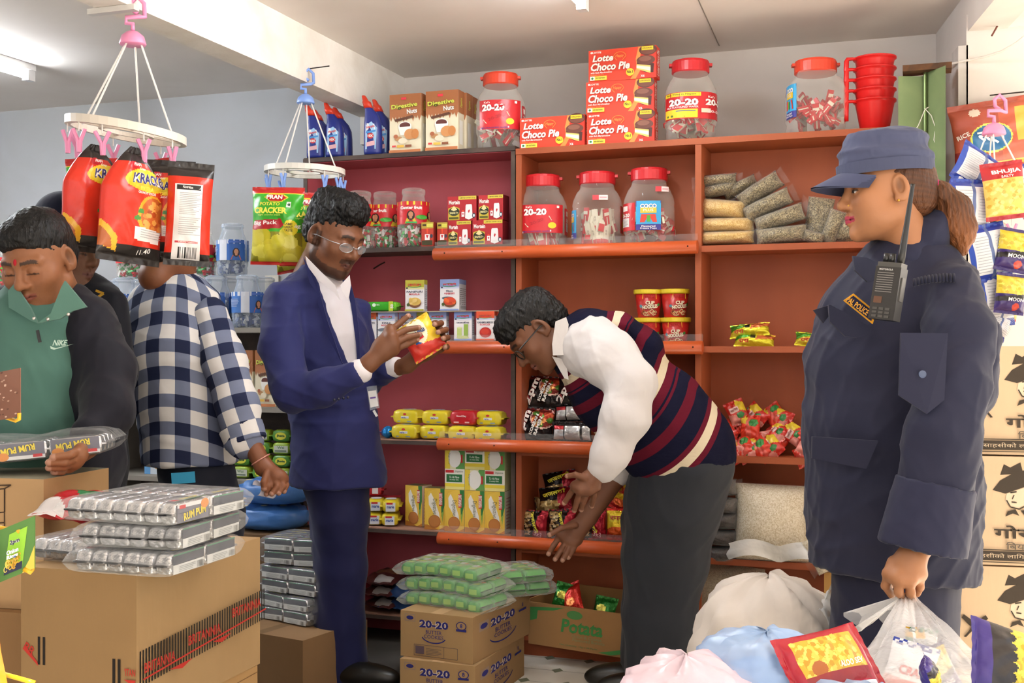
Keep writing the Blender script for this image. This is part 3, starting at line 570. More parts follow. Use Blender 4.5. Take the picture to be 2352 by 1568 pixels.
juj = [('p', [(0, 0), (44, 0), (36, 60), (50, 100), (0, 100)], '#3a2a1e')]+[('e', 4+random.random()*34, 8+random.random()*84, 7, 4, random.choice(('#cdb07a', '#a98a52', '#e0c89a'))) for _ in range(40)]+[('p', [(44, 0), (100, 0), (100, 100), (74, 100), (60, 50)], '#a3182a'), ('p', [(60, 0), (84, 0), (84, 26), (66, 34)], '#c42238'), ('t', 'जजलको', 60, 58, 16, '#e9dc3a', {'rot': -72, 'w': 76, 'b': .03, 'out': .07, 'oc': '#1c1414'}), ('t', '3x3', 74, 18, 18, '#e8a9b4', {'rot': -20, 'w': 26})]
pack('noodle_pack', .105, .105, .042, '#2a1c1a', juj, '#a3182a', mat='foil', seed=11, nu=30, nv=26, seal=.008)
pack('noodle_pack_flat', .13, .09, .04, '#1e1816', [('r', 0, 0, 100, 40, '#8a6a3f'), ('r', 62, 0, 38, 100, '#8f1626')]+[('e', 8+random.random()*50, 6+random.random()*34, 9, 6, random.choice(('#d9bf86', '#b9985a'))) for _ in range(20)]+[('t', 'जजलको', 50, 70, 24, '#e4d63a', {'rot': 12, 'w': 70, 'b': .03})], '#2a1c1a', mat='foil', seed=12, nu=28, nv=20, seal=.008)
pack('chips_pack', .085, .115, .035, '#d8b724', [('r', 0, 0, 100, 34, '#b3231c'), ('e', 50, 30, 44, 14, '#c9571f'), ('r', 8, 58, 84, 22, '#e3cf3a'), ('t', 'रनब', 50, 70, 14, '#a3241c', {'w': 70, 'b': .03}), ('r', 0, 92, 100, 8, '#c8281f')], '#c8281f', mat='foil', seed=14, nu=20, nv=26, seal=.01)
pack('yellow_noodle_pack', .135, .088, .045, '#d6cb2e', [('p', [(0, 40), (40, 60), (36, 100), (0, 100)], '#4a8f2c'), ('r', 40, 50, 14, 40, '#26241e'), ('p', [(54, 40), (100, 60), (100, 100), (60, 100)], '#c76a3a'), ('p', [(6, 10), (40, 16), (36, 40), (8, 36)], '#e7dc4a'), ('t', 'रारा', 24, 30, 20, '#b5241f', {'w': 26, 'b': .03})], '#d6cb2e', mat='foil', seed=15, nu=30, nv=20, seal=.01)
cdy = [('p', [(0, 0), (60, 0), (40, 40), (0, 50)], '#d98a80'), ('p', [(50, 60), (100, 40), (100, 80), (60, 100)], '#d9bc34'), ('e', 60, 34, 20, 13, '#2f7a3a'), ('r', 14, 50, 50, 22, '#dcb5ad'), ('t', 'रसिलो', 40, 62, 12, '#8a3a2a', {'w': 40})]
pack('candy_bag', .115, .145, .055, '#c22a20', cdy, '#c22a20', mat='gloss', seed=21, nu=22, nv=26, seal=.014, crinkle=.008)
pack('candy_bag_b', .115, .145, .055, '#d23a26', [('r', 30, 0, 30, 100, '#d0574a'), ('e', 70, 66, 24, 16, '#3a8a42'), ('p', [(0, 70), (30, 60), (40, 100), (0, 100)], '#ddc040')], '#c42c22', mat='gloss', seed=22, nu=22, nv=26, seal=.014, crinkle=.009)
# ---- brick packs with pinched ends, lying along x
def loaf(kind, l, dp, h, cols, front=(), top=(), end=None, mat='gloss', fin=.012, n=24, ex=4.5, body='wrapper'):
    # cols: (front, top, back, bottom)
    b = MB(); st = [(-l/2-fin, .92, .10), (-l/2-.001, .94, .14), (-l/2+.001, .90, .80), (-l/2+.012, 1, .97), (-l*.2, 1, 1), (l*.2, 1.0, 1), (l/2-.012, 1, .97), (l/2-.001, .9, .8), (l/2+.001, .94, .14), (l/2+fin, .92, .10)]
    base = len(b.V)
    for x, sy, sz in st:
        for i in range(n):
            a = 2*math.pi*(i+.5)/n; ca, sa = math.cos(a), math.sin(a)
            b.V.append((x, dp/2*sy*math.copysign(abs(ca)**(2/ex), ca), h/2+h/2*sz*math.copysign(abs(sa)**(2/ex), sa)))
    for j in range(len(st)-1):
        for i in range(n):
            i2 = (i+1) % n; b.F.append((base+j*n+i, base+(j+1)*n+i, base+(j+1)*n+i2, base+j*n+i2))
            a = (i+1)/n*360; c = cols[2] if (a < 45 or a > 315) else cols[1] if a < 135 else cols[0] if a < 225 else cols[3]
            if end and j in (0, 1, 2, 6, 7, 8): c = end
            b.C.append(c)
    parts = [(body, b.mesh(body, mat, True), None)]
    p = MB()
    if front: decal(p, D(l, h, front), plane((-l/2, -dp/2-.0006, 0), (1, 0, 0), (0, 0, 1)))
    if top: decal(p, D(l, dp, top), plane((-l/2, -dp/2, h+.0006), (1, 0, 0), (0, 1, 0)))
    if p.F: parts.append(('printed_lettering', p.mesh('printed_lettering', 'paper'), None))
    proto(kind, parts)
YB = '#d9c42a'
mar = [('r', 34, 40, 32, 16, Wt), ('t', 'marie', 44, 48, 12, '#2d4f9a', {'w': 16, 'b': .03}), ('t', 'gold', 58, 48, 10, '#7a8fc0', {'w': 12}), ('e', 50, 70, 7, 7, '#c2262e'), ('r', 20, 16, 12, 8, '#7a8a9a'), ('r', 60, 16, 18, 8, '#7a8a9a')]
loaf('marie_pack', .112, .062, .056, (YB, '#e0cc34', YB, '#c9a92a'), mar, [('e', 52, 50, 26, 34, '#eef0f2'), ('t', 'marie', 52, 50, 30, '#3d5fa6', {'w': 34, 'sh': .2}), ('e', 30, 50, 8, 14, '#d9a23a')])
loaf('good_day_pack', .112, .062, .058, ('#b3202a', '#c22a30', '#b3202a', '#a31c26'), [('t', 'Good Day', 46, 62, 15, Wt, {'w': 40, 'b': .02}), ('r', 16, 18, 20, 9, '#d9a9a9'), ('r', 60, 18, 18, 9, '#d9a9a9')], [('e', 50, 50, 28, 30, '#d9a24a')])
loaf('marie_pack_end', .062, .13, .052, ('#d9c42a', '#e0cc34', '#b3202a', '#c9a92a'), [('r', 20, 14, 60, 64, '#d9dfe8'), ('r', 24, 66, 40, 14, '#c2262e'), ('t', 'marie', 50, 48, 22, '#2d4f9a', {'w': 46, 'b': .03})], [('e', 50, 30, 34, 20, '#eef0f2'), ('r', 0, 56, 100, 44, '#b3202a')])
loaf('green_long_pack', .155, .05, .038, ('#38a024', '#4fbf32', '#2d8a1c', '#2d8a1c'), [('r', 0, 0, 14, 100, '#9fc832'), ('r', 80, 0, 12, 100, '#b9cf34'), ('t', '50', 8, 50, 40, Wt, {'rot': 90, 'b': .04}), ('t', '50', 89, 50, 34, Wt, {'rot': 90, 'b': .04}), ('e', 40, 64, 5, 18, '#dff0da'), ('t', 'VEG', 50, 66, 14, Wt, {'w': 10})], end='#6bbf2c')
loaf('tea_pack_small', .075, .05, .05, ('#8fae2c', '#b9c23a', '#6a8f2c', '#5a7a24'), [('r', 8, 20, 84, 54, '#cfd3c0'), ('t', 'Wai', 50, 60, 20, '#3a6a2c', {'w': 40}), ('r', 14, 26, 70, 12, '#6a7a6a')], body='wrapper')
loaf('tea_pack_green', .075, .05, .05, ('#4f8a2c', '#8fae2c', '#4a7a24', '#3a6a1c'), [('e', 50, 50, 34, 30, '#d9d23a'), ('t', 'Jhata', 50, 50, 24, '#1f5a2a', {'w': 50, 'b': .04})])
SV = '#bdbdc0'
rp = [('r', 3, 8, 94, 84, '#6a6a78'), ('r', 3, 74, 94, 18, '#d9d9dc'), ('t', 'RUM PUM', 54, 40, 34, '#e6d03a', {'w': 66, 'rot': 6, 'b': .04, 'out': .09, 'oc': '#2a241c'}), ('e', 84, 74, 12, 22, '#d98a3a'), ('r', 8, 70, 18, 16, '#c4242e')]
rp2 = [('r', 3, 50, 94, 42, '#3c4250'), ('r', 3, 8, 94, 40, '#d5d8d8'), ('r', 3, 88, 94, 6, '#4a8a6a')]+lines(20, 14, 50, 30, 4, '#9aa0a0')+barcode(74, 12, 20, 28, 10)
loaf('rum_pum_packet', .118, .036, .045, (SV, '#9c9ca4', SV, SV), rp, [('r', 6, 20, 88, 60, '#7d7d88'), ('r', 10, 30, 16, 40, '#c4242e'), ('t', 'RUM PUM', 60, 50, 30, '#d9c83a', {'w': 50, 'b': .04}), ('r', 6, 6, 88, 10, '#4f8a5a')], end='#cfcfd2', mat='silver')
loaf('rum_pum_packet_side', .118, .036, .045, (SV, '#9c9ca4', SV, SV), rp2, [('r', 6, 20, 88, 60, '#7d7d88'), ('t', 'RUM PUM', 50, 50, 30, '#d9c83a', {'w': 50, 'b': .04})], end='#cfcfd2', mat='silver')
# ---- jars
JP = lambda r, h, lz: [(r*.84, 0), (r*.93, .006), (r*.96, .03*h/.29), (r*.93, .045*h/.29), (r, .06*h/.29), (r, .5*h), (r*.97, .53*h), (r, .56*h), (r*.96, .63*h), (r*.84, .72*h), (r*.7, lz-.02), (r*.66, lz)]
def jar(kind, r, h, lidc, labels, lid_h=.045, content=None, lidmat='plastic', sq=2.5, n=40, body_mat='clear'):
    lz = h-lid_h; parts = [('jar_body', MB().lathe(JP(r, h, lz), n, '#ffffff', sq=sq, cap=False).raw([(r*.8*math.cos(i*.3927), r*.8*math.sin(i*.3927), .002) for i in range(16)], [tuple(range(16))], '#ffffff').mesh('jar_body', body_mat, True), None)]
    lid = MB().lathe([(r*.69, lz-.004), (r*.73, lz), (r*.73, h-.012), (r*.70, h-.004), (r*.55, h), (r*.5, h-.006), (.0005, h-.006)], 32, lidc)
    parts.append(('lid', lid.mesh('lid', lidmat, False), None))
    if lid_h > .03:
        lu = MB()
        for sgn in (-1, 1): parts.append(('lid_lug', MB().box(sgn*r*.70-.012, sgn*r*.70+.012, -.014, .014, h-.022, h-.012, lidc).mesh('lid_lug', lidmat), 1))
    for i, (a, w_, z0, hh, base, items) in enumerate(labels):
        rr = r*1.012
        def mp(x, y, k, a=a, w_=w_, z0=z0):
            an = -math.pi/2+a+(x-w_/2)/rr; ca, sa = math.cos(an), math.sin(an); q = (abs(ca)**sq+abs(sa)**sq)**(-1/sq)
            R = (rr+.0005*k)*q; return (R*ca, R*sa, z0+y)
        lb = MB().grid(lambda u, v: mp(u*w_, v*hh, 0), max(6, int(w_/.008)), 2, base)
        parts.append(('label', lb.mesh('label', 'gloss', True), None))
        p = MB(); decal(p, D(w_, hh, items), mp, seg=7)
        if p.F: parts.append(('printed_artwork', p.mesh('printed_artwork', 'paper'), len(parts)-1))
    if content:
        cols, cnt, ztop, size = content; rnd = random.Random(kind); b = MB()
        for _ in range(cnt):
            a = rnd.uniform(0, 2*math.pi); rad = r*.80*math.sqrt(rnd.uniform(.35, 1)); z = rnd.uniform(.012, ztop)
            M = Matrix.Translation((rad*math.cos(a), rad*math.sin(a), z))@Euler((rnd.uniform(0, 6), rnd.uniform(0, 6), rnd.uniform(0, 6))).to_matrix().to_4x4()
            s = size*rnd.uniform(.8, 1.2); b.box(-s, s, -s*.4, s*.4, -s*.35, s*.35, rnd.choice(cols), M)
        b.lathe([(r*.6, .01), (r*.62, ztop*.9)], 16, cols[0]); parts.append(('wrapped_candy', b.mesh('wrapped_candy', 'gloss'), None))
    proto(kind, parts)
RL = '#c9252c'
l2020 = [('t', "Kal's", 20, 92, 7, Wt, {'w': 14}), ('t', '20-20', 34, 74, 24, Wt, {'w': 52, 'b': .05, 'out': .10, 'oc': '#8f1c22'}), ('p', [(10, 34), (66, 60), (72, 44), (18, 20)], '#d8d2b8'), ('t', '20-20', 38, 40, 11, '#b3202a', {'w': 32, 'rot': 20, 'b': .04}), ('e', 72, 26, 9, 11, '#e9d52e'), ('p', [(4, 6), (70, 10), (70, 4), (4, 0)], '#d9d5e2'), ('t', 'MILK FLAVOURED WAFER', 37, 5, 5, '#3a3a8a', {'w': 60}), ('r', 82, 88, 6, 8, Wt)]
lrt = [('r', 20, 72, 44, 18, '#f3efe8'), ('t', '20-20', 46, 56, 14, Wt, {'w': 60, 'b': .04}), ('r', 14, 14, 60, 32, '#e6e2de')]+lines(18, 18, 50, 26, 6, '#9a9694')
lcoco = [('r', 0, 0, 100, 100, '#3fa8dc'), ('r', 0, 0, 100, 20, '#3d3a8f'), ('p', [(0, 80), (100, 92), (100, 100), (0, 100)], '#4a48a0'), ('t', 'COCO', 50, 82, 15, Wt, {'w': 66, 'b': .05, 'out': .1, 'oc': '#4a3a8f'}), ('r', 18, 58, 64, 18, '#e9c53a'), ('t', 'PLUS', 50, 68, 9, Wt, {'w': 40}), ('p', [(16, 26), (84, 26), (78, 54), (22, 54)], '#d9422f'), ('r', 44, 28, 14, 22, '#4aa83a'), ('t', 'Flavoured', 50, 13, 7, Wt, {'w': 54}), ('t', 'Freeze Pops', 50, 5, 7, Wt, {'w': 64})]
lyel = [('r', 0, 0, 100, 100, RL), ('r', 2, 84, 58, 14, '#ead431'), ('t', 'First Time in Nepal!!', 30, 91, 7, '#4a3a10', {'w': 46}), ('t', '20-20', 34, 62, 26, Wt, {'w': 44, 'b': .05, 'out': .10, 'oc': '#8f1c22'}), ('t', 'MILK FLAVOURED WAFER', 32, 44, 7, Wt, {'w': 48}), ('r', 3, 4, 52, 32, '#ead431'), ('r', 24, 28, 28, 3, '#3a4a9a'), ('e', 10, 12, 2, 4, '#4a6a2a'), ('e', 18, 12, 2, 4, '#4a6a2a'), ('t', "Kal's", 76, 82, 8, Wt, {'w': 12}), ('t', '20-2', 82, 62, 24, Wt, {'w': 32, 'b': .05}), ('r', 60, 22, 14, 16, '#d8d2b8'), ('t', '20-20', 82, 28, 10, '#f0cfcf', {'w': 28, 'b': .04})]
tagw = [('r', 0, 0, 42, 100, '#d8404a'), ('r', 48, 34, 44, 30, '#d9a9ad')]
jar('wafer_jar_a', .093, .292, RL, [(.12, .165, .065, .105, RL, l2020), (1.55, .075, .06, .10, RL, lrt)])
jar('wafer_jar_yellow', .093, .296, RL, [(.05, .24, .07, .095, RL, lyel)])
jar('wafer_jar_middle', .093, .292, RL, [(-1.15, .07, .04, .105, '#3fa8dc', lcoco), (1.45, .06, .06, .1, RL, [('r', 40, 60, 60, 16, '#e9d52e'), ('r', 30, 14, 60, 30, '#e9d52e')]), (.2, .055, .178, .018, '#f2dfe0', tagw)])
jar('wafer_jar_coco', .093, .296, RL, [(-.95, .085, .062, .10, RL, lrt), (.02, .088, .062, .105, '#3fa8dc', lcoco), (.55, .05, .20, .018, '#f2dfe0', tagw)])
jar('wafer_jar_top', .093, .292, '#d8432a', [(.1, .165, .065, .11, RL, l2020), (1.4, .06, .06, .10, RL, lrt)])
jar('wafer_jar_end', .10, .262, '#d8432a', [(-1.1, .07, .05, .115, '#3fa8dc', lcoco)], sq=3.5)
face = lambda x, c, s=1: [('e', x, 38, 9*s, 24*s, '#2a1a16'), ('p', [(x-14*s, 2), (x+14*s, 2), (x+9*s, 28*s), (x-9*s, 28*s)], c), ('e', x, 42, 5.5*s, 14*s, '#c98a68'), ('p', [(x-3*s, 26*s), (x+3*s, 26*s), (x+3*s, 36), (x-3*s, 36)], '#c98a68')]
lcf = [('r', 0, 84, 100, 16, '#e4cf30'), ('p', [(0, 60), (30, 54), (70, 62), (100, 56), (100, 84), (0, 84)], '#2f9a48'), ('t', 'Center fruit', 50, 72, 15, Wt, {'w': 46, 'b': .04}), ('t', 'Center', 4, 72, 12, Wt, {'w': 16, 'b': .03})]+face(50, '#e3c33a', .9)+face(92, '#e3c33a', .8)+[('r', 40, 3, 22, 7, '#3fae5a'), ('e', 72, 30, 12, 10, '#4aa83a')]
CFC = (['#2f8a3f', '#c22a33', '#e6e2de', '#3fae52', '#b5222c', '#d9d5d2'], 170, .085, .011)
jar('fruit_gum_jar', .063, .232, '#cfc9c6', [(0, .19, .088, .088, '#c9252c', lcf)], lid_h=.022, content=CFC, lidmat='clear', sq=2.2, n=32)
lbl = [('r', 0, 0, 34, 100, '#3a6fb8'), ('r', 34, 0, 20, 100, '#d9dce6'), ('r', 54, 0, 46, 100, '#2f62b0'), ('r', 0, 80, 100, 20, '#dfe3ec')]+face(76, '#d9683f', .9)+lines(4, 30, 26, 40, 7, '#c9d6ea')+[('r', 58, 84, 38, 10, '#4a6fc0')]
BCC = (['#2c3f7a', '#d6d9e0', '#3a558f', '#aeb6c6', '#e4e6ea', '#26356a'], 150, .12, .012)
jar('mint_jar', .063, .216, '#c3c9d2', [(0, .17, .06, .085, '#2f62b0', lbl), (3.0, .17, .06, .085, '#2f62b0', lbl)], lid_h=.016, content=BCC, lidmat='clear_blue', sq=2.2, n=32, body_mat='clear_blue')
jar('fruit_gum_jar_back', .063, .2, '#cfd3d0', [(0, .19, .06, .07, '#c9252c', lcf)], lid_h=.02, content=CFC, lidmat='clear', sq=2.2, n=28)
# wafer bars in the jars
wf = MB().box(-.011, .011, -.004, .004, -.045, .045, ['#dcd7c2', '#cfc9b2', '#c22a33', '#cfc9b2', '#dcd7c2', '#dcd7c2']); decal(wf, [('r', -.011, -.045, .022, .03, '#c4232d'), ('t', '20-20', 0, .01, .006, '#7a6a52', {'rot': 90})], plane((0, -.0041, 0), (1, 0, 0), (0, 0, 1)))
WF1 = wf.mesh('wafer_bar', 'gloss')
wf = MB().box(-.011, .011, -.004, .004, -.045, .045, ['#c4232d', '#b51f29', '#dcd7c2', '#b51f29', '#c4232d', '#c4232d']); decal(wf, [('r', -.011, .02, .022, .012, '#e2dccb'), ('r', -.002, -.045, .004, .06, '#e2dccb')], plane((0, -.0041, 0), (1, 0, 0), (0, 0, 1)))
WF2 = wf.mesh('wafer_bar', 'gloss')
# cup noodles
cup = MB().lathe([(.040, 0), (.041, .004), (.054, .098)], 32, '#b3231f')
def cmp_(x, y, k):
    an = -math.pi/2+x/.05; R = .0412+(.0128)*(y/.098)+.0005*k; return (R*math.cos(an), R*math.sin(an), y)
ca = MB(); decal(ca, D(.1, .098, [('p', [(-28, 72), (28, 72), (25, 92), (-25, 92)], '#e9cc2c'), ('t', 'रमपम', 0, 82, 13, '#b3231f', {'w': 42, 'b': .04}), ('e', 0, 18, 38, 14, '#7a3a20')]+[('l', arc(-25+i*7, 14+random.random()*10, 8, 7, 0, 300, 8), 2.5, random.choice(('#d9b98a', '#c4642c', '#e8d2a4'))) for i in range(8)]+[('t', 'CUP', 2, 57, 14, '#efe3c4', {'w': 34, 'b': .05, 'out': .1, 'oc': '#6a1a16'}), ('t', 'NOODLES', 2, 42, 15, '#efe3c4', {'w': 62, 'b': .05, 'rot': 6, 'out': .1, 'oc': '#6a1a16'}), ('e', -34, 44, 6, 6, '#5a8a9a'), ('e', 36, 50, 6, 6, '#4a8a3a')]), cmp_, seg=6)
lidm = MB().lathe([(.0555, .090), (.058, .094), (.058, .106), (.055, .108), (.0005, .107)], 32, '#dcc32c')
proto('cup_noodles', [('cup', cup.mesh('cup', 'gloss', True), None), ('printed_artwork', ca.mesh('printed_artwork', 'paper'), 0), ('lid', lidm.mesh('lid', 'plastic'), None)])
# toilet-cleaner bottle with a bent neck: stacked oval sections leaning towards the spout
sec = [(0, .036, .026, 0), (.01, .038, .028, 0), (.10, .037, .028, 0), (.135, .035, .027, -.001), (.165, .028, .022, -.006), (.19, .018, .016, -.016), (.202, .015, .014, -.022)]
def bottle_part(sec, cols, n=22):
    b = MB(); base = 0
    for z, rx, ry, ox in sec:
        for i in range(n): a = 2*math.pi*i/n; b.V.append((ox+rx*math.copysign(abs(math.cos(a))**.8, math.cos(a)), ry*math.copysign(abs(math.sin(a))**.8, math.sin(a)), z))
    for j in range(len(sec)-1):
        for i in range(n): i2 = (i+1) % n; b.F.append((j*n+i, j*n+i2, (j+1)*n+i2, (j+1)*n+i)); b.C.append(cols)
    b.F.append(tuple(range(n))[::-1]); b.C.append(cols); b.F.append(tuple((len(sec)-1)*n+i for i in range(n))); b.C.append(cols); return b
lb = MB(); decal(lb, [('p', [(-.026, .02), (.018, .02), (.022, .11), (.0, .135), (-.024, .12)], '#9fc8ea'), ('p', [(-.024, .10), (.016, .10), (.012, .125), (-.02, .128)], '#e6eef4'), ('t', 'Harpic', -.004, .112, .014, '#c93a3f', {'w': .034, 'rot': 12, 'b': .03}), ('e', -.004, .075, .014, .012, '#c93a3f'), ('t', '10X', -.004, .075, .011, Wt, {'b': .04}), ('p', [(-.022, .03), (.014, .036), (.014, .055), (-.022, .048)], '#d9a9b0'), ('p', [(-.024, .085), (.018, .092), (.018, .10), (-.024, .094)], '#4a8fd0')], lambda x, y, k: (x, -.0288-.0005*k+(.018*x*x/.03/.03*.3), y))
proto('cleaner_bottle', [('bottle_body', bottle_part(sec, '#24307f').mesh('bottle_body', 'plastic', True), None), ('label', lb.mesh('label', 'paper'), 0), ('cap', bottle_part([(.196, .0185, .0185, -.019), (.222, .0175, .0175, -.028), (.226, .013, .013, -.031), (.246, .009, .009, -.039), (.25, .006, .006, -.041)], '#d23a22').mesh('cap', 'plastic', True), None)])
# mug
mg = MB().lathe([(.045, 0), (.05, .005), (.068, .12), (.072, .128), (.076, .13), (.076, .136), (.072, .137), (.068, .13), (.047, .008), (.0005, .008)], 36, '#d8201f')
mh = MB().tube([(-.066, 0, .128), (-.085, 0, .13), (-.103, 0, .128), (-.107, 0, .118), (-.108, 0, .08), (-.106, 0, .045)], [.007, .007, .008, .009, .009, .007], 10, '#d8201f')
proto('mug', [('mug_body', mg.mesh('mug_body', 'plastic', True), None), ('handle', mh.mesh('handle', 'plastic', True), None)])
# ---------------------------------------------------------------- goods on the shelves
def XA(px, Y): r = ray(px, HZ); return r[0]*Y/r[1]
def at(px, Y, z): return (XA(px, Y), Y, z+.0008)
def jit(a): return random.uniform(-a, a)
# top of the orange shelf
zt = BZ[0]
for px, k, lab in ((1194, 0, 'orange-red chocolate pie box standing alone beside the stack of three'), (1348, 0, 'bottom chocolate pie box of the stack of three'), (1346, 1, 'middle chocolate pie box of the stack of three'), (1352, 2, 'topmost chocolate pie box of the stack of three, close under the ceiling')):
    spawn('choco_pie_box', 'chocolate_pie_box', lab, 'box', at(px, 4.10, zt+.1152*k), R_(jit(1)), 'chocolate pie boxes on the shelf top')
def fill(jarloc, n, ztop, lab, grp, seed, r=.068, red=.5, stand=True):
    rnd = random.Random(seed)
    for i in range(n):
        a = -math.pi*.5+(i/n-.5)*2*math.pi*.95+rnd.uniform(-.15, .15); rad = r*rnd.uniform(.70, .92); lay = i % 2
        z = rnd.uniform(.05, ztop-.05) if not stand else .052+lay*(ztop-.1)*rnd.uniform(.3, 1)
        o = obj('wafer_bar', WF2 if rnd.random() < red else WF1, None, (jarloc[0]+rad*math.cos(a), jarloc[1]+rad*math.sin(a), jarloc[2]+z), (rnd.uniform(-.25, .25) if stand else rnd.uniform(-1, 1), rnd.uniform(-.35, .35) if stand else rnd.uniform(-1.4, 1.4), a+math.pi/2))
        tag(o, lab, 'wafer', grp)
for kind, px, Y, z, lab, wl, red, stand, rz in (
        ('wafer_jar_top', 1150, 4.17, RZ[0], 'clear wafer jar with orange lid between the nut biscuit cartons and pie boxes', 'red and cream wafer bar in the jar beside the nut biscuit cartons', .55, False, .05),
        ('wafer_jar_yellow', 1586, 4.17, zt, 'red lidded wafer jar with yellow notice on its label, on the shelf top', 'red and cream wafer bar in the jar with the yellow notice', .5, False, .1),
        ('wafer_jar_end', 1873, 4.17, zt, 'squarish clear jar with orange lid beside the stacked red mugs', 'red wafer bar in the squarish jar beside the mugs', .92, False, .1),
        ('wafer_jar_a', 1246, 4.18, BZ[1], 'red lidded wafer jar nearest the crimson shelf in the orange bay', 'wafer bar in the orange bay jar nearest the crimson shelf', .5, True, .0),
        ('wafer_jar_middle', 1372, 4.18, BZ[1], 'middle red lidded wafer jar with bars standing upright in view', 'wafer bar in the middle jar of the orange bay', .35, True, .0),
        ('wafer_jar_coco', 1491, 4.18, BZ[1], 'red lidded wafer jar with a blue sticker on its front', 'wafer bar in the jar with the blue sticker', .5, False, .0)):
    p = at(px, Y, z); spawn(kind, 'candy_jar', lab, 'jar', p, rz+TH*.5, 'wafer jars')
    fill(p, 44 if kind != 'wafer_jar_end' else 52, .16 if 'top' not in kind else .18, wl, 'wafers in a jar: '+kind[10:], kind, .068, red, stand)
p = at(2009, 4.17, zt)
for k in range(5):
    spawn('mug', 'plastic_mug', ('lowest', 'second lowest', 'middle', 'second highest', 'topmost')[k]+' red plastic mug of the nested stack', 'mug', (p[0], p[1]+.002*k, zt+.037*k), TH+.12, 'nested red mugs', sc=(.95, .95, .8))
# top of the crimson shelf
for i, (px, Y, lab) in enumerate(((707, 4.10, 'blue cleaner bottle at the open end of the crimson shelf top'), (725, 4.20, 'blue cleaner bottle behind the endmost cleaner bottle'), (751, 4.10, 'blue cleaner bottle second along the crimson shelf top'), (771, 4.19, 'blue cleaner bottle half hidden behind the second one'), (838, 4.10, 'blue cleaner bottle below the end of the beam'), (862, 4.18, 'blue cleaner bottle squeezed against the nut biscuit carton'))):
    q = at(px, Y, RZ[0]); spawn('cleaner_bottle', 'cleaner_bottle', lab, 'bottle', (q[0]+.036, q[1], q[2]), TH*.6, 'blue cleaner bottles', sc=(.95, .95, .86 if i < 4 else .93))
for i, (px, Y, lab) in enumerate(((895, 4.10, 'brown and cream nut biscuit carton next to the blue bottles'), (917, 4.165, 'nut biscuit carton behind the one next to the blue bottles'), (978, 4.09, 'tallest looking nut biscuit carton at the front of the crimson shelf top'), (998, 4.155, 'nut biscuit carton right behind the foremost nut carton'), (1012, 4.22, 'nut biscuit carton second behind the foremost nut carton'), (1026, 4.285, 'hindmost nut biscuit carton beside the wafer jar'))):
    spawn('digestive_carton', 'biscuit_carton', lab, 'carton', at(px, Y, RZ[0]), 0, 'nut biscuit cartons on the crimson shelf top')
# second shelf of the crimson unit
for px, Y, lab in ((950, 4.15, 'clear fruit gum jar nearest the small red refill boxes'), (884, 4.205, 'middle clear fruit gum jar on the crimson shelf'), (826, 4.15, 'clear fruit gum jar half hidden by the suited man\'s hair')):
    spawn('fruit_gum_jar', 'gum_jar', lab, 'jar', at(px, Y, RZ[1]), random.uniform(-.3, .3) if px != 950 else .25, 'fruit gum jars')
spawn('repellent_refill_box', 'refill_box', 'small red and gold refill box in front of the gum jar', 'box', at(968, 4.09, RZ[1]))
spawn('repellent_refill_box', 'refill_box', 'small red and gold refill box touching the insect repellent boxes', 'box', at(1004, 4.10, RZ[1]), 0, sc=(.86, 1, .98))
for px, k, sx, lab in ((1029, 0, .80, 'lower insect repellent box next to the small refill boxes'), (1085, 0, 1.03, 'lower insect repellent box against the orange shelf'), (1028, 1, 1.0, 'upper insect repellent box away from the orange shelf'), (1099, 1, .84, 'upper insect repellent box against the orange shelf')):
    spawn('repellent_box', 'repellent_box', lab, 'box', at(px, 4.11, RZ[1]+.0945*k), 0, 'insect repellent boxes', sc=(sx, 1, 1))
# third shelf: spice boxes
for i, (kind, px, Y, rz, lab) in enumerate((('spice_chatpate', 826, 4.12, 0, 'orange topped spice box partly behind the suited man'), ('spice_fish', 868, 4.11, 0, 'white and lilac fish spice box in the lower row'), ('spice_fish', 916, 4.14, 0, 'lilac spice box behind the held biscuit pack'), ('spice_green', 948, 4.15, 0, 'olive topped spice box behind the held biscuit pack'), ('spice_fish_nepali', 985, 4.12, 0, 'lilac spice box just past the biscuit pack'), ('spice_jeera', 1043, 4.11, 0, 'blue topped cumin drink box with two green glasses'), ('spice_chilli', 1094, 4.10, 0, 'orange topped chilli powder box with a red bowl'), ('spice_chilli', 1142, 4.13, 0, 'orange topped spice box at the dark shelf edge'))):
    if px == 1142: spawn(kind, 'spice_box', lab, 'box', at(px, Y, RZ[2]), 0, 'spice boxes', sc=(.2, 1, .74))
    else: spawn(kind, 'spice_box', lab, 'box', at(px, Y, RZ[2]), rz, 'spice boxes', sc=.74)
zc = RZ[2]+.148*.74
tag(obj('card_sheet', MB().box(XA(815, 4.1), XA(1155, 4.1), 4.10, 4.2, zc+.0005, zc+.004, '#a89a88').mesh('card_sheet', 'carton')), 'thin grey card sheet lying on the lower row of spice boxes', 'card')
spawn('spice_panipuri', 'spice_box', 'olive spice box with a bowl of crisp balls, standing on the row', 'box', at(931, 4.11, zc+.0045), 0, 'spice boxes', sc=.81)
for k in range(3): spawn('spice_fish_nepali', 'spice_box', ('lilac spice box with red fried fish, front of the upper trio', 'lilac spice box second in the upper trio', 'lilac spice box third in the upper trio')[k], 'box', at(1011+5*k, 4.11+k*.032, zc+.0045), 0, 'spice boxes', sc=(.80, .8, .81))
q = at(874, 4.13, zc+.0045); spawn('green_long_pack', 'biscuit_pack', 'long bright green biscuit pack lying on the card sheet', 'biscuits', q, .02)
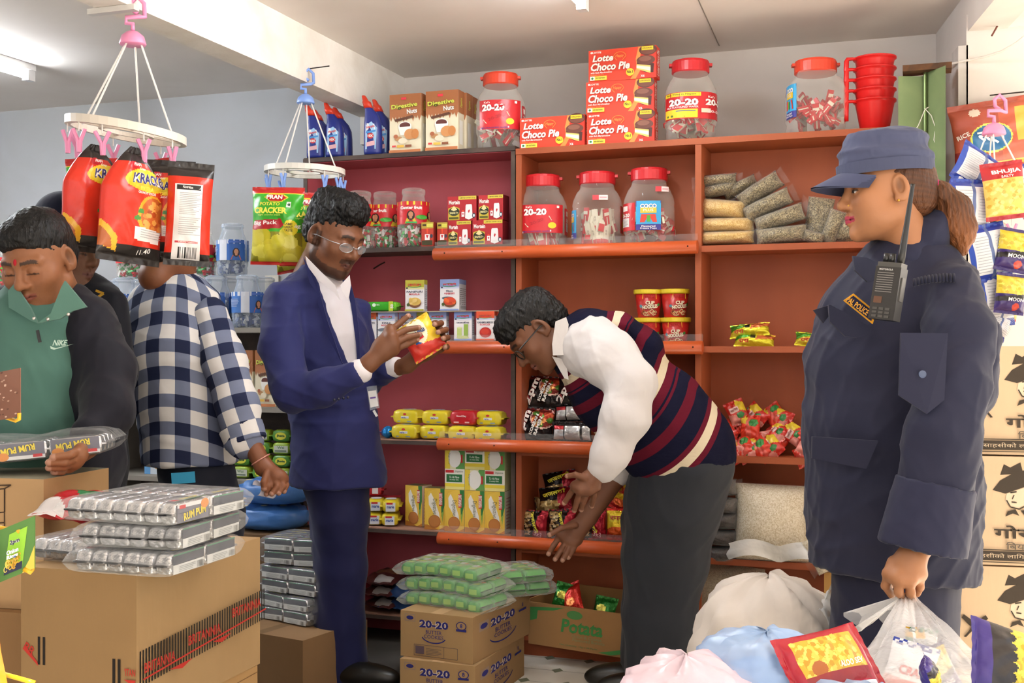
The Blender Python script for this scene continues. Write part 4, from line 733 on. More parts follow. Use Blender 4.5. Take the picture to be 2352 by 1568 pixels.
# fourth shelf: yellow biscuit packs
for r_, row in enumerate(((936, 1001, 1066, 1127), (940, 1006, 1071, 1128))):
    for c, px in enumerate(row):
        kind = 'good_day_pack' if (r_, c) == (1, 2) else 'marie_pack'
        lab = ('red biscuit pack among the yellow ones in the upper row' if kind == 'good_day_pack' else ('lower', 'upper')[r_]+' row yellow biscuit pack, '+('farthest from', 'second farthest from', 'third along towards', 'touching')[c]+' the dark shelf edge')
        spawn(kind, 'biscuit_pack', lab, 'biscuits', at(px, 4.13+.02*r_+jit(.008), RZ[3]+.0565*r_), jit(.05), 'biscuit packs on the crimson shelf', sc=(.93, 1.2, 1))
o = MB().ball((0, 0, .024), .024, '#1f7fc4', 14, 9); tag(obj('foil_sweet', o.mesh('foil_sweet', 'foil', True), None, at(891, 4.12, RZ[3])), 'shiny blue foil ball beside the yellow biscuit packs', 'sweet')
loaf('purple_pack', .07, .05, .035, ('#3a2a6a', '#4a3a8a', '#3a2a6a', '#2a1f4f'), [('r', 60, 20, 30, 50, '#c9622c')])
spawn('purple_pack', 'biscuit_pack', 'small purple pack behind the blue foil ball', 'biscuits', at(898, 4.19, RZ[3]), .3)
# fifth shelf: green and yellow digestive boxes
for px, Y, rz, lab in ((931, 4.17, -.2, 'yellow digestive box set back beside the red and yellow packs'), (975, 4.10, .16, 'yellow digestive box turned to show its pale side'), (1021, 4.09, 0, 'bottom digestive box under the pair of end-on boxes'), (1067, 4.09, 0, 'bottom digestive box in the middle column'), (1113, 4.09, 0, 'bottom digestive box against the dark shelf edge')):
    spawn('biscuit_box', 'digestive_box', lab, 'box', at(px, Y, RZ[4]), rz, 'digestive boxes', sc=(.98, .9, 1.02))
for r_, row in enumerate((('side', 'end', 'side'), ('end', 'side', 'end'))):
    for c, k in enumerate(row):
        spawn('biscuit_box_'+k, 'digestive_box', ('second', 'top')[r_]+' row digestive box lying '+('end-on' if k == 'end' else 'with its green panel showing')+' in the '+('outer', 'middle', 'inner')[c]+' column', 'box', at((1022, 1068, 1113)[c], 4.10, RZ[4]+.1585+.0785*r_), 0, 'digestive boxes', sc=(.96, 1, 1))
for k in range(4):
    px, lv = (880, 0) if k == 0 else (882, 1) if k == 1 else (846, 0) if k == 2 else (848, 1)
    q = at(px, 4.16, RZ[4]+.053*lv); spawn('marie_pack_end', 'biscuit_pack', ('lower', 'upper')[lv]+' yellow and red pack '+('beside the digestive box', 'behind the suited man\'s hip')[k//2], 'biscuits', (q[0]+.03, q[1]+.01, q[2]), .35, 'end-on yellow and red packs')
q = at(862, 4.2, RZ[4]+.107); loaf('red_pack', .06, .05, .05, ('#b3202a', '#c22a30', '#b3202a', '#a31c26'), [('r', 40, 20, 40, 50, '#e6dcdc')]); spawn('red_pack', 'biscuit_pack', 'small red pack on top of the yellow and red packs', 'biscuits', q, .2)
# bottom of the crimson unit
pack('snack_brown', .15, .2, .05, '#4a2320', [('r', 10, 40, 80, 30, '#7a5a3a'), ('r', 40, 8, 50, 20, '#a9a5a3')], seed=31, nu=18, nv=22, crinkle=.008)
pack('snack_blue', .15, .2, .05, '#26406e', [('r', 10, 40, 60, 20, '#2f5fae'), ('r', 0, 80, 100, 12, '#8a8f96')], seed=32, nu=18, nv=22, crinkle=.008)
for k, (kd, px, z, lab) in enumerate((('snack_brown', 868, 0, 'lowest dark brown snack bag on the bottom board'), ('snack_brown', 864, .045, 'middle dark brown snack bag with a silver panel'), ('snack_brown', 870, .09, 'upper dark brown snack bag on the bottom board'), ('snack_blue', 912, 0, 'lower dark blue snack bag beside the cookie cartons'), ('snack_blue', 916, .045, 'upper blue snack bag beside the cookie cartons'))):
    q = at(px, 4.12, RZ[5]+.024+z); spawn(kd, 'snack_bag', lab, 'snack bag', (q[0], q[1]-.03, q[2]), 0, 'snack bags on the bottom board', rot=(-math.pi/2+.08, 0, jit(.3)))
# orange unit, narrow bay: ramen and noodle packs leaning against the back
def stand(kind, name, lab, cat, px, py, Y, rz=0, lean=-.15, roll=0, grp=None, sc=None):
    p = WY(px, py, Y); return spawn(kind, name, lab, cat, p, 0, grp, rot=(lean, roll, rz), sc=sc)
stand('ramen_pack', 'ramen_pack', 'lower black ramen pack nearest the dark shelf edge', 'noodles', 1226, 1013, 4.13, .05, -.12, .06, 'black ramen packs')
stand('ramen_pack', 'ramen_pack', 'upper black ramen pack below the bent man\'s chin', 'noodles', 1245, 938, 4.16, .05, -.25, .05, 'black ramen packs')
stand('ramen_pack', 'ramen_pack', 'upper ramen pack beside the bent man\'s collar', 'noodles', 1318, 936, 4.17, .1, -.2, .1, 'black ramen packs')
stand('ramen_pack_back', 'ramen_pack', 'ramen pack turned to its silver back, lower one of two', 'noodles', 1313, 1014, 4.12, .0, -.1, 0, 'ramen packs showing their backs', sc=(1.05, 1, .85))
stand('ramen_pack_back', 'ramen_pack', 'ramen pack turned to its silver back, upper one of two', 'noodles', 1316, 968, 4.15, .05, -.25, -.04, 'ramen packs showing their backs', sc=(.98, 1, .8))
for px, py, Y, roll, lab in ((1225, 1236, 4.12, .03, 'red and black noodle pack nearest the dark shelf edge'), (1290, 1236, 4.13, 0, 'middle red and black noodle pack behind the reaching hand'), (1362, 1238, 4.12, -.06, 'red and black noodle pack behind the forearm')):
    stand('noodle_pack', 'noodle_pack', lab, 'noodles', px, py, Y, jit(.05), -.1, roll, 'red and black noodle packs on the lowest shelf')
stand('noodle_pack_flat', 'noodle_pack', 'noodle pack lying atop the lower row under the fingers', 'noodles', 1276, 1172, 4.15, .05, -.35, -.1, 'noodle packs laid on top')
stand('noodle_pack_flat', 'noodle_pack', 'dark noodle pack standing behind at the shelf side', 'noodles', 1232, 1172, 4.22, .1, -.05, 1.4, 'noodle packs laid on top', sc=.8)
stand('noodle_pack_flat', 'noodle_pack', 'red edged noodle pack at the back behind the wrist', 'noodles', 1290, 1135, 4.22, .1, -.3, -.2, 'noodle packs laid on top')
stand('chips_pack', 'chips_pack', 'lower yellow and red chips pack beside the grey trousers', 'snack bag', 1419, 1240, 4.12, .05, -.08, 0, 'yellow and red chips packs')
stand('chips_pack', 'chips_pack', 'upper yellow and red chips pack tipped on its side', 'snack bag', 1416, 1170, 4.15, .1, -.5, .4, 'yellow and red chips packs', sc=.8)
stand('chips_pack', 'chips_pack', 'topmost yellow chips pack peeking past the forearm', 'snack bag', 1442, 1142, 4.17, .1, -.2, .3, 'yellow and red chips packs', sc=.7)
for px, k, lab in ((1488, 0, 'lower yellow lidded noodle cup partly behind the bent man'), (1552, 0, 'lower yellow lidded noodle cup against the shelf divider'), (1490, 1, 'upper yellow lidded noodle cup away from the divider'), (1550, 1, 'upper yellow lidded noodle cup nearest the divider'), (1418, 0, 'yellow lidded noodle cup mostly hidden by the bent man\'s shoulder')):
    spawn('cup_noodles', 'noodle_cup', lab, 'noodle cup', at(px, 4.15+.005*k, BZ[2]+.103*k), random.uniform(-.2, .3)+TH, 'cup noodles on the orange shelf', sc=.95)
# wide bay: pulses in clear bags
def speck(name, c1, c2, c3, sc=300):
    m, nt, b = _mat(name); t = node(nt, 'ShaderNodeTexCoord'); v = node(nt, 'ShaderNodeTexVoronoi'); v.inputs['Scale'].default_value = sc; L(nt, t.outputs['Object'], v.inputs['Vector'])
    L(nt, ramp(nt, v.outputs['Color'], [(.2, c1), (.5, c2), (.85, c3)]), b.inputs['Base Color']); b.inputs['Roughness'].default_value = .38; bump(nt, b, v.outputs['Distance'], .35, .003)
speck('grain_yellow', '#c79a4a', '#d9b468', '#e6c884'); speck('grain_brown', '#4f452c', '#857552', '#b3a47e'); speck('grain_rice', '#c9b795', '#dccdb0', '#eadfc8', 260); speck('grain_sackcloth', '#8a7a62', '#9c8c72', '#a99a80', 300); speck('grain_dark', '#2a201c', '#3a2c26', '#4a3c34')
def sack(name, lab, cat, w, h, t, mat, loc, rot, seed, grp=None, film='film', fins=True, ex=2.2, pour=0):
    fo = fold(seed); th = thing(name, lab, cat, loc, 0, grp, rot)
    def P(u, v, sgn, g=0):
        a = max(0, 1-abs(2*u-1)**ex); b = max(0, 1-abs(2*v-1)**ex); s = (a**.55)*(b**.55)*(1+pour*(.5-v))
        return ((u-.5)*(w+g)*(1-.05*b), -sgn*(t/2*s+g)+.006*fo(u*2.5, v*2.5)*s, (v-.5)*(h+g))
    b = MB(); b.grid(lambda u, v: P(u, v, 1), 18, 16, '#ffffff'); b.grid(lambda u, v: P(u, v, -1), 18, 16, '#ffffff', True); obj('filling', b.mesh('filling', mat, True), th)
    f = MB(); f.grid(lambda u, v: P(u, v, 1, .004), 14, 12, '#ffffff'); f.grid(lambda u, v: P(u, v, -1, .004), 14, 12, '#ffffff', True)
    if fins:
        for s in (-1, 1): f.grid(lambda u, v: (s*(w/2+.002+u*.02), .006*math.sin(v*9+seed)*u, (v-.5)*h*(.9+.2*u)), 3, 10, '#ffffff')
    obj('clear_film', f.mesh('clear_film', film, True), th); return th
def bag(px, py, Y, w, h, t, mat, lab, roll=0, seed=1, yaw=0, tip=0, **kw):
    p = WY(px, py, Y); return sack('pulse_bag', lab, 'bag', w, h, t, mat, tuple(p), (tip, roll, yaw), seed, 'clear bags of pulses', **kw)
# lying bags: seen along their long side
bag(1668, 546, 4.14, .20, .045, .13, 'grain_yellow', 'lowest clear bag of yellow lentils', .0, 41)
bag(1667, 517, 4.15, .205, .05, .13, 'grain_yellow', 'middle clear bag of yellow lentils', .02, 42)
bag(1660, 480, 4.16, .17, .065, .13, 'grain_yellow', 'top clear bag of yellow lentils, slumped', .12, 43)
bag(1795, 540, 4.13, .175, .058, .13, 'grain_brown', 'lowest brown pulse bag of the leaning pile', -.08, 44)
bag(1790, 502, 4.14, .175, .058, .13, 'grain_brown', 'second brown pulse bag from below in the leaning pile', -.3, 45)
bag(1762, 472, 4.15, .175, .058, .13, 'grain_brown', 'third brown pulse bag from below in the leaning pile', -.42, 46)
bag(1745, 438, 4.17, .165, .06, .13, 'grain_brown', 'topmost brown pulse bag of the leaning pile', -.55, 47)
bag(1650, 437, 4.19, .14, .04, .12, 'grain_brown', 'flat brown pulse bag under the uppermost one', -.15, 48)
bag(1647, 415, 4.18, .14, .04, .12, 'grain_brown', 'uppermost flat brown pulse bag at the bay side', -.05, 49)
bag(1700, 432, 4.22, .13, .045, .12, 'grain_brown', 'brown pulse bag wedged behind the leaning pile', -.45, 50)
bag(1880, 505, 4.20, .09, .155, .07, 'grain_brown', 'upright brown pulse bag with a pointed top', .15, 51, pour=.6)
bag(1868, 545, 4.12, .07, .04, .07, 'grain_brown', 'small brown pulse bag lying below the pointed one', .3, 52)
bag(1912, 522, 4.15, .055, .12, .07, 'grain_brown', 'narrow brown pulse bag leaning beside the pointed one', .35, 53)
bag(1950, 532, 4.16, .09, .075, .07, 'grain_brown', 'brown pulse bag below the officer\'s chin', .2, 54)
bag(2000, 545, 4.16, .1, .05, .07, 'grain_brown', 'flat brown pulse bag behind the officer\'s neck', .1, 55)
for px, py, Y, ln, lab in ((1731, 798, 4.13, .06, 'lower yellow noodle pack of the pair on the bare shelf'), (1722, 774, 4.14, -.1, 'upper yellow noodle pack of the pair on the bare shelf'), (1872, 797, 4.14, .1, 'yellow noodle pack peeking from behind the officer')):
    stand('yellow_noodle_pack', 'noodle_pack', lab, 'noodles', px, py, Y, jit(.1), -.5, ln, 'yellow noodle packs', sc=(1.05, 1, .62))
rnd = random.Random(5)
for i in range(22):
    row = i//8; px = (1665, 1690, 1716, 1742, 1768, 1794, 1820, 1842)[i % 8]+row*9+rnd.uniform(-8, 8); py = 1052-row*40+rnd.uniform(-5, 5)
    p = WY(px, py, 4.12+.035*row)
    spawn('candy_bag' if i % 2 else 'candy_bag_b', 'candy_bag', 'red and yellow sweet bag in the heap on the wide orange bay', 'sweets', p, 0, 'heap of red sweet bags', rot=(rnd.uniform(-.9, -.2), rnd.uniform(-1.3, 1.3), rnd.uniform(-.3, .3)), sc=.62)
# rice
p = WY(1772, 1190, 4.10); sack('rice_bag', 'large clear plastic bag of white rice on the lowest orange shelf', 'bag', .27, .27, .16, 'grain_rice', (p[0], p[1]+.03, BZ[4]+.125), (-.18, .02, .05), 61, film='film', fins=False, pour=.35)
fm = MB(); fm.grid(lambda u, v: (-.14+.28*u+.006*math.sin(v*7), -.10-.03*math.sin(u*8)*v, -.005-.055*v+.02*abs(math.sin(u*5.3))), 16, 6, '#ffffff'); 
tag(obj('bag_skirt', fm.mesh('bag_skirt', 'film_white', True), bpy.data.objects['rice_bag'], (0, .0, -.075)))
for k in range(5):
    p = WY(1664-2*k, 1272-38*k, 4.12); sack('pulse_bag', ('lowest', 'second', 'third', 'fourth', 'topmost')[k]+' dark bag of the stack beside the rice', 'bag', .11, .055, .1, 'grain_dark', tuple(p), (0, jit(.1), 0), 70+k, 'dark bags stacked beside the rice')
p = WY(1880, 1275, 4.02); sack('rice_bag', 'small clear bag of grain hanging over the shelf edge', 'bag', .06, .12, .05, 'grain_rice', tuple(p), (0, -.5, 0), 77)
p = WY(1650, 1390, 4.16); sack('grain_sack', 'beige woven sack under the lowest orange shelf', 'sack', .30, .30, .16, 'grain_sackcloth', (p[0], 4.17, .225), (0, .1, 0), 78, film='film', fins=False)
# ---------------------------------------------------------------- cartons and multipacks on the floor
def multi(name, lab, cat, pk, nx, ny, nz, pitch, loc, rz, grp, film='film', alt=None, lie=0, sag=0, puff=1.0):
    th = thing(name, lab, cat, loc, rz, grp); l, dp, h = pitch
    for k in range(nz):
        for j in range(ny):
            for i in range(nx):
                kind = alt if (alt and i == nx-1) else pk
                t_ = obj('packet', PROTO[kind][0][1], th, ((i-(nx-1)/2)*l+random.uniform(-.001, .001), (j-(ny-1)/2)*dp, k*h-sag*((i-(nx-1)/2)/nx)**2*4), (0, random.uniform(-.04, .04), lie+random.uniform(-.02, .02)))
                if len(PROTO[kind]) > 1: obj('printed_lettering', PROTO[kind][1][1], t_)
    Wd, Dd, Hh = nx*l/2+.008, ny*dp/2+.012, nz*h+.004; fo = fold(len(bpy.data.objects))
    def P(u, v):
        a = 2*math.pi*v; ca, sa = math.cos(a), math.sin(a); e = max(.0, 1-abs(2*u-1)**14)
        y = Dd*math.copysign(abs(ca)**.3, ca); z = Hh/2+Hh/2*math.copysign(abs(sa)**.3, sa)*(.06+.94*e)
        x = (u-.5)*2*(Wd+.02*puff); q = .004*fo(u*5, v*5)
        return (x, y+q, max(.001, z+q*.6)-sag*((x/(2*Wd))**2)*4*(1 if sag else 0))
    f = MB(); f.grid(P, 26, 28, '#ffffff'); obj('clear_film', f.mesh('clear_film', film, True), th); return th
# big biscuit carton and the one below
A = np.array([-1.742, 1.923]); zb = .696
pbox('britannia_carton', .28, .475, .30, ['#8f714c', '#a4865f', '#8f714c', '#8f714c', '#ac8e68', '#8f714c'], brit_f, brit_r, [('r', 48, 0, 1.2, 100, '#8a6a45')], mat='carton')  # front face coloured darker, as if turned away from the light
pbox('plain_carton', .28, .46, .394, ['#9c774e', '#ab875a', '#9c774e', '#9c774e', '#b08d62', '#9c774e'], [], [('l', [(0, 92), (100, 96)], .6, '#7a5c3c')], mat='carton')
spawn('britannia_carton', 'biscuit_carton', 'big brown carton with red and black striped tape under silver packets', 'carton', (A[0], A[1], zb-.30), .02)
spawn('plain_carton', 'carton', 'brown carton underneath the one with striped tape', 'carton', (A[0]-.01, A[1]+.01, .001), .0)
RP = (.037, .125, .046)
for (px, py, z, ny, nx, rz, lab) in ((262, 1318, zb+.001, 2, 6, .05, 'lowest clear multipack of silver biscuit packets on the taped carton'), (275, 1258, zb+.052, 2, 6, .09, 'middle clear multipack of silver biscuit packets on the taped carton'), (262, 1200, zb+.103, 2, 7, .0, 'topmost clear multipack of silver biscuit packets on the taped carton'), (100, 1295, zb+.001, 2, 4, -.02, 'short multipack of silver packets behind the green snack sign')):
    p = WZ(px, py, z); l, dp, h = RP
    th = thing('biscuit_multipack', lab, 'biscuits', (p[0]+.012, p[1]+.125 if px != 100 else p[1]+.16, z), rz, 'silver biscuit multipacks')
    for j in range(ny):
        for i in range(nx):
            kind = 'rum_pum_packet_side' if (i == nx-1 and not (z > zb+.1 and j == 0)) else 'rum_pum_packet'
            t_ = obj('packet', PROTO[kind][0][1], th, ((i-(nx-1)/2)*l, (j-(ny-1)/2)*dp+random.uniform(-.003, .003), .0), (0, 0, math.pi/2+random.uniform(-.03, .03)))
            if i == nx-1: obj('printed_lettering', PROTO[kind][1][1], t_)
    Wd, Dd = nx*l/2+.006, ny*dp/2+.012; fo = fold(int(px))
    def P(u, v, Wd=Wd, Dd=Dd, fo=fo):
        a = 2*math.pi*v; ca, sa = math.cos(a), math.sin(a); e = max(0, 1-abs(2*u-1)**12)
        x = Wd*math.copysign(abs(ca)**.25, ca); zz = .024+.026*math.copysign(abs(sa)**.3, sa)*(.08+.92*e); q = .004*fo(u*4, v*6)
        return (x+q, (u-.5)*2*(Dd+.018), max(.0005, zz+q*.5))
    f = MB(); f.grid(P, 26, 28, '#ffffff'); obj('clear_film', f.mesh('clear_film', 'film', True), th)
pack('red_candy_wrap', .16, .14, .06, '#b3202a', [('p', [(0, 0), (60, 0), (30, 40), (0, 40)], '#d9d3d2'), ('e', 70, 60, 20, 14, '#2f7a4a')], seed=81, nu=24, nv=22, crinkle=.01)
p = WZ(150, 1215, zb+.052); spawn('red_candy_wrap', 'candy_bag', 'shiny red sweet bag behind the silver multipacks', 'sweets', (p[0]-.03, p[1]+.02, zb+.075), 0, rot=(-1.35, 0, .2))
# carton at the picture edge with a stacking diagram
dia = [('l', [(48, 72), (66, 74), (66, 92), (48, 90), (48, 72)], 1, '#4a3a2c')]+[('l', [(48, y), (66, y+2)], 1, '#4a3a2c') for y in (48, 56, 64)]+[('l', [(48, 40), (48, 90)], 1, '#4a3a2c'), ('l', [(66, 42), (66, 92)], 1, '#4a3a2c'), ('l', [(48, 90), (54, 94), (72, 95), (66, 92)], 1, '#4a3a2c')]+[('t', str(n), 57, 44.5+8*n-0, 4, '#4a3a2c') for n in range(1, 6)]+[('t', 'TOTAL UNIT', 84, 52, 3.4, '#4a3a2c', {'rot': 80}), ('l', [(4, 36), (36, 38), (36, 50), (4, 48), (4, 36)], 1, '#4a3a2c')]
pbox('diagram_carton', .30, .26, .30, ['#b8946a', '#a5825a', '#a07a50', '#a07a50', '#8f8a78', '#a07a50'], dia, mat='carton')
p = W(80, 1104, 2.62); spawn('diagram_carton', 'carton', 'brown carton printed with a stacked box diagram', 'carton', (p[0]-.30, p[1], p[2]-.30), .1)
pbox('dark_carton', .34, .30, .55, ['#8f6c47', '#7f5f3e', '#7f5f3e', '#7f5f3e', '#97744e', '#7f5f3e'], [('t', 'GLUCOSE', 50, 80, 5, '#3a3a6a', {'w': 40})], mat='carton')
spawn('dark_carton', 'carton', 'tall brown carton under the one with the box diagram', 'carton', (p[0]-.33, p[1]-.02, .001), .05, sc=(1, 1, (p[2]-.302)/.55))
# cookie cartons with green multipacks
c0 = np.array([-1.575, 3.425])
spawn('cookie_carton', 'cookie_carton', 'lower butter cookie carton standing on the floor', 'carton', (c0[0]+.012, c0[1]-.03, .001), -.03, 'butter cookie cartons')
spawn('cookie_carton', 'cookie_carton', 'upper butter cookie carton carrying the green packs', 'carton', (c0[0], c0[1], .149), -.1, 'butter cookie cartons')
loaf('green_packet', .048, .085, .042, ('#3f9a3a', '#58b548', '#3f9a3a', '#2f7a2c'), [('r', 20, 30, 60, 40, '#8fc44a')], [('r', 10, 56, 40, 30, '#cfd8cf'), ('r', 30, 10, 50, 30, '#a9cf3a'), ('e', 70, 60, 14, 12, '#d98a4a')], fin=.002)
GP = (.049, .088, .043)
for i, (dx, dy, z, nx, ny, rz, lab) in enumerate(((.13, .16, .297, 6, 2, -.22, 'lowest clear bag of green biscuit packets on the cookie carton'), (.125, .17, .345, 6, 2, -.2, 'middle clear bag of green biscuit packets on the cookie carton'), (.105, .18, .393, 6, 2, -.18, 'topmost clear bag of green biscuit packets on the cookie carton'), (.275, .39, .297, 3, 2, -.9, 'short clear bag of green packets slumped at the far end'))):
    multi('biscuit_multipack', lab, 'biscuits', 'green_packet', nx, ny, 1, GP, (c0[0]+dx, c0[1]+dy, z), rz, 'green biscuit multipacks', film='film_soft', sag=.012 if nx > 3 else .0)
multi('biscuit_multipack', 'upper short bag of green packets sloping behind the topmost bag', 'biscuits', 'green_packet', 3, 2, 1, GP, (c0[0]+.27, c0[1]+.36, .345), -.85, 'green biscuit multipacks', film='film_soft')
# open carton of packets
t = thing('open_carton', 'open brown carton with green lettering on the lowest orange board', 'carton', (-1.325, 3.985, .0735), -.215); w, d, h = .397, .28, .152
for nm, a in (('carton_front', (0, w, 0, .005, 0, h)), ('carton_back', (0, w, d-.005, d, 0, h+.02)), ('carton_side', (0, .005, .005, d-.005, 0, h+.01)), ('carton_side', (w-.005, w, .005, d-.005, 0, h+.01)), ('carton_base', (.005, w-.005, .005, d-.005, 0, .005))):
    obj(nm, MB().box(*a, '#a57b4e').mesh(nm, 'carton'), t)
GI = '#3f8a45'
p = MB(); decal(p, D(w, h, [('p', [(2, 88), (38, 96), (26, 86), (10, 82), (9, 62), (2, 56)], GI), ('e', 48, 82, 8, 10, '#4f8a4a'), ('t', 'Potata', 55, 55, 32, GI, {'w': 42, 'sh': .15, 'b': .03}), ('t', 'Onion & Cheese', 60, 33, 7, '#8a8a5a', {'w': 30}), ('t', 'Flavoured Biscuits', 62, 25, 7, '#8a8a5a', {'w': 32}), ('t', 'Net Quantity: 10g x 40 Packs', 52, 10, 5, '#5f7a48', {'w': 38}), ('p', [(72, 4), (98, 20), (98, 10), (84, 2)], GI)]), plane((0, 0, 0), (1, 0, 0), (0, 0, 1))); obj('printed_artwork', p.mesh('printed_artwork', 'paper'), t)
pack('green_snack', .11, .15, .05, '#2a7a2c', [('e', 40, 60, 24, 12, '#d9cf5a')], '#2a6a24', mat='foil', seed=91, nu=18, nv=22)
pack('red_snack', .10, .17, .05, '#c22a1c', [('e', 50, 40, 24, 12, '#d97a3a')], '#b3241a', mat='foil', seed=92, nu=18, nv=22)
for k, (kd, dx, dy, z, rot, lab) in enumerate((('green_snack', .075, .10, .09, (-.3, .2, .2), 'green snack packet standing at the carton corner'), ('red_snack', .15, .08, .10, (-.6, -.5, .1), 'red snack packet sticking out of the open carton'), ('green_snack', .22, .14, .05, (-.4, .1, .1), 'green snack packet behind the red one'), ('green_snack', .30, .06, .045, (-1.1, .5, .3), 'green snack packet lying near the trousers'), ('green_snack', .35, .09, .045, (-1.1, .6, .1), 'green snack packet half hidden by the trousers'), ('green_snack', .14, .05, .04, (-1.2, 1.2, 0), 'green snack packet under the red one'))):
    M_ = Matrix.Translation((-1.325, 3.985, .0735))@Matrix.Rotation(-.215, 4, 'Z'); q = M_@Vector((dx, dy, z)); spawn(kd, 'snack_packet', lab, 'snack bag', tuple(q), 0, 'snack packets in the open carton', rot=(rot[0], rot[1], rot[2]-.215), sc=.8)
# floor carton, silver block and blue bags between the two men
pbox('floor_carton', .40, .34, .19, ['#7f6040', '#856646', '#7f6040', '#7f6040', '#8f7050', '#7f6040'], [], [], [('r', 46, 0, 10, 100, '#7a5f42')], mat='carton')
p = WZ(512, 1560, .0); q = W(600, 1480, 3.95)
spawn('floor_carton', 'carton', 'dark brown carton on the floor under the wrapped silver packs', 'carton', (q[0]-.17, q[1]-.03, .001), -.2)
for k in range(3):
    multi('biscuit_multipack', ('lower', 'middle', 'upper')[k]+' shrink-wrapped block of silver packets behind the checked shirt man', 'biscuits', 'rum_pum_packet_side', 2, 5, 2, (.122, .038, .047), (q[0]+.065+.01*k, q[1]+.17, .193+.1*k), -.3+.12*k, 'shrink-wrapped silver blocks')
pbox('stand_carton', .36, .22, .44, '#6f563c', mat='carton'); q2 = WY(575, 1200, 3.99); spawn('stand_carton', 'carton', 'brown carton behind the silver blocks carrying blue bags', 'carton', (q2[0]-.02, 3.80, .001), 0)
def blob(w, d, h, seed, amp=.01, nu=30, nv=18, pw=2.6):
    fo = fold(seed)
    def P(u, v):
        a = 2*math.pi*u; ph = math.pi*(v-.5); ca, sa = math.cos(a), math.sin(a); c, s = max(0, math.cos(ph)), math.sin(ph)
        k = c**(2/pw); q = amp*fo(2.2*ca+s, 2.2*sa+1.7*s)
        return ((w/2*k+q)*math.copysign(abs(ca)**(2/pw), ca), (d/2*k+q)*math.copysign(abs(sa)**(2/pw), sa), h/2+h/2*math.copysign(abs(s)**(2/pw), s)+q*(1 if s > -.4 else 0))
    return MB().grid(P, nu, nv, '#ffffff')
for k in range(2):
    th = thing('plastic_bag', ('lower', 'upper')[k]+' blue plastic bag of packets beside the suited man\'s hip', 'bag', (q2[0]+.13+.02*k, 3.93, .442+.1*k), .1, 'blue plastic bags')
    b = blob(.30, .2, .098, 120+k, .012); b.C = ['#4a7ec4']*len(b.F); obj('bag_film', b.mesh('bag_film', 'gloss', True), th)
    for j in range(3): obj('printed_disc', MB().lathe([(.014, 0), (.0005, .001)], 14, '#d9cfa0').mesh('printed_disc', 'paper'), th, (-.07+.07*j, -.08+.02*j, .1))
# ---------------------------------------------------------------- goods on the low grey shelf
for i, (px, Y) in enumerate(((208, 4.13), (248, 4.28), (284, 4.13), (325, 4.28), (425, 4.13), (462, 4.28), (497, 4.13), (568, 4.13), (534, 4.28), (606, 4.28))):
    spawn('mint_jar', 'mint_jar', ('clear jar of blue mints endmost behind the dark jacket', 'clear jar of blue mints behind the dark jacket shoulder', 'clear jar of blue mints beside the checked collar', 'clear jar of blue mints behind the checked collar', 'clear jar of blue mints behind the checked shoulder', 'clear jar of blue mints just past the neck', 'second foremost clear jar of blue mints below the lone jar', 'foremost clear jar of blue mints next to the blue suit', 'clear jar of blue mints in the rear row below the lone jar', 'clear jar of blue mints in the rear row beside the suit')[i], 'jar', at(px, Y, LZ[0]), random.uniform(-.5, .5)+.2, 'jars of blue mints')
spawn('mint_jar', 'mint_jar', 'lone clear jar of blue mints standing on top of the others', 'jar', at(534, 4.16, LZ[0]+.217), .1, 'jars of blue mints')
for px, lab in ((302, 'gum jar in the upper row under the red snack bags'), (462, 'gum jar in the upper row behind the checked shirt man\'s ear'), (2, 'gum jar at the edge behind the green shirt man')):
    spawn('fruit_gum_jar_back', 'gum_jar', lab, 'jar', at(px, 4.16, LZ[0]+.217 if px > 10 else LZ[0]+.19), .4)
if True: tag(obj('card_pad', MB().box(XA(-20, 4.1), XA(40, 4.1), 4.10, 4.25, LZ[0]+.001, LZ[0]+.189, '#8a7a66').mesh('card_pad', 'carton')), 'small carton on the grey shelf behind the green shirt man', 'carton')
for i, px in enumerate((533, 586, 639)):
    spawn('digestive_carton', 'biscuit_carton', ('nut biscuit carton on the grey shelf nearest the checked sleeve', 'middle nut biscuit carton on the grey shelf', 'nut biscuit carton on the grey shelf beside the blue suit')[i], 'carton', at(px, 4.10, LZ[1]), 0, 'nut biscuit cartons on the grey shelf', sc=(.72, .8, 1.0))
for r_ in range(4):
    for c in range(3):
        spawn('tea_pack_green' if (r_+c) % 2 else 'tea_pack_small', 'tea_pack', ('bottom', 'second', 'third', 'top')[r_]+' row green and yellow tea pack, '+('by the rolled sleeve', 'middle', 'by the blue suit')[c], 'tea', at(560+46*c, 4.12, LZ[2]+.051*r_), jit(.04), 'green and yellow tea packs')
pbox('blue_white_box', .10, .05, .14, ['#c9d3de', '#7aa6cc', '#c9d3de', '#c9d3de', '#7aa6cc', '#7aa6cc'], [('r', 0, 0, 30, 100, '#5a94c8'), ('e', 62, 40, 24, 24, '#b9853c'), ('r', 40, 70, 50, 16, '#e6e2d8')])
spawn('blue_white_box', 'cereal_box', 'pale blue box on the grey shelf behind the checked shirt', 'box', at(332, 4.12, LZ[2]), 0)
# ---------------------------------------------------------------- beer cartons by the doorway
zc4 = .0
for k in range(4):
    q = W((2170, 2164, 2158, 2180)[k], 1000, 3.06)
    spawn('beer_carton', 'beer_carton', ('bottom', 'second lowest', 'second highest', 'topmost')[k]+' beer carton of the stack by the doorway', 'carton', (q[0]+(0, .0, -.005, 0)[k], q[1], .001+.2885*k), .12, 'beer cartons by the doorway')
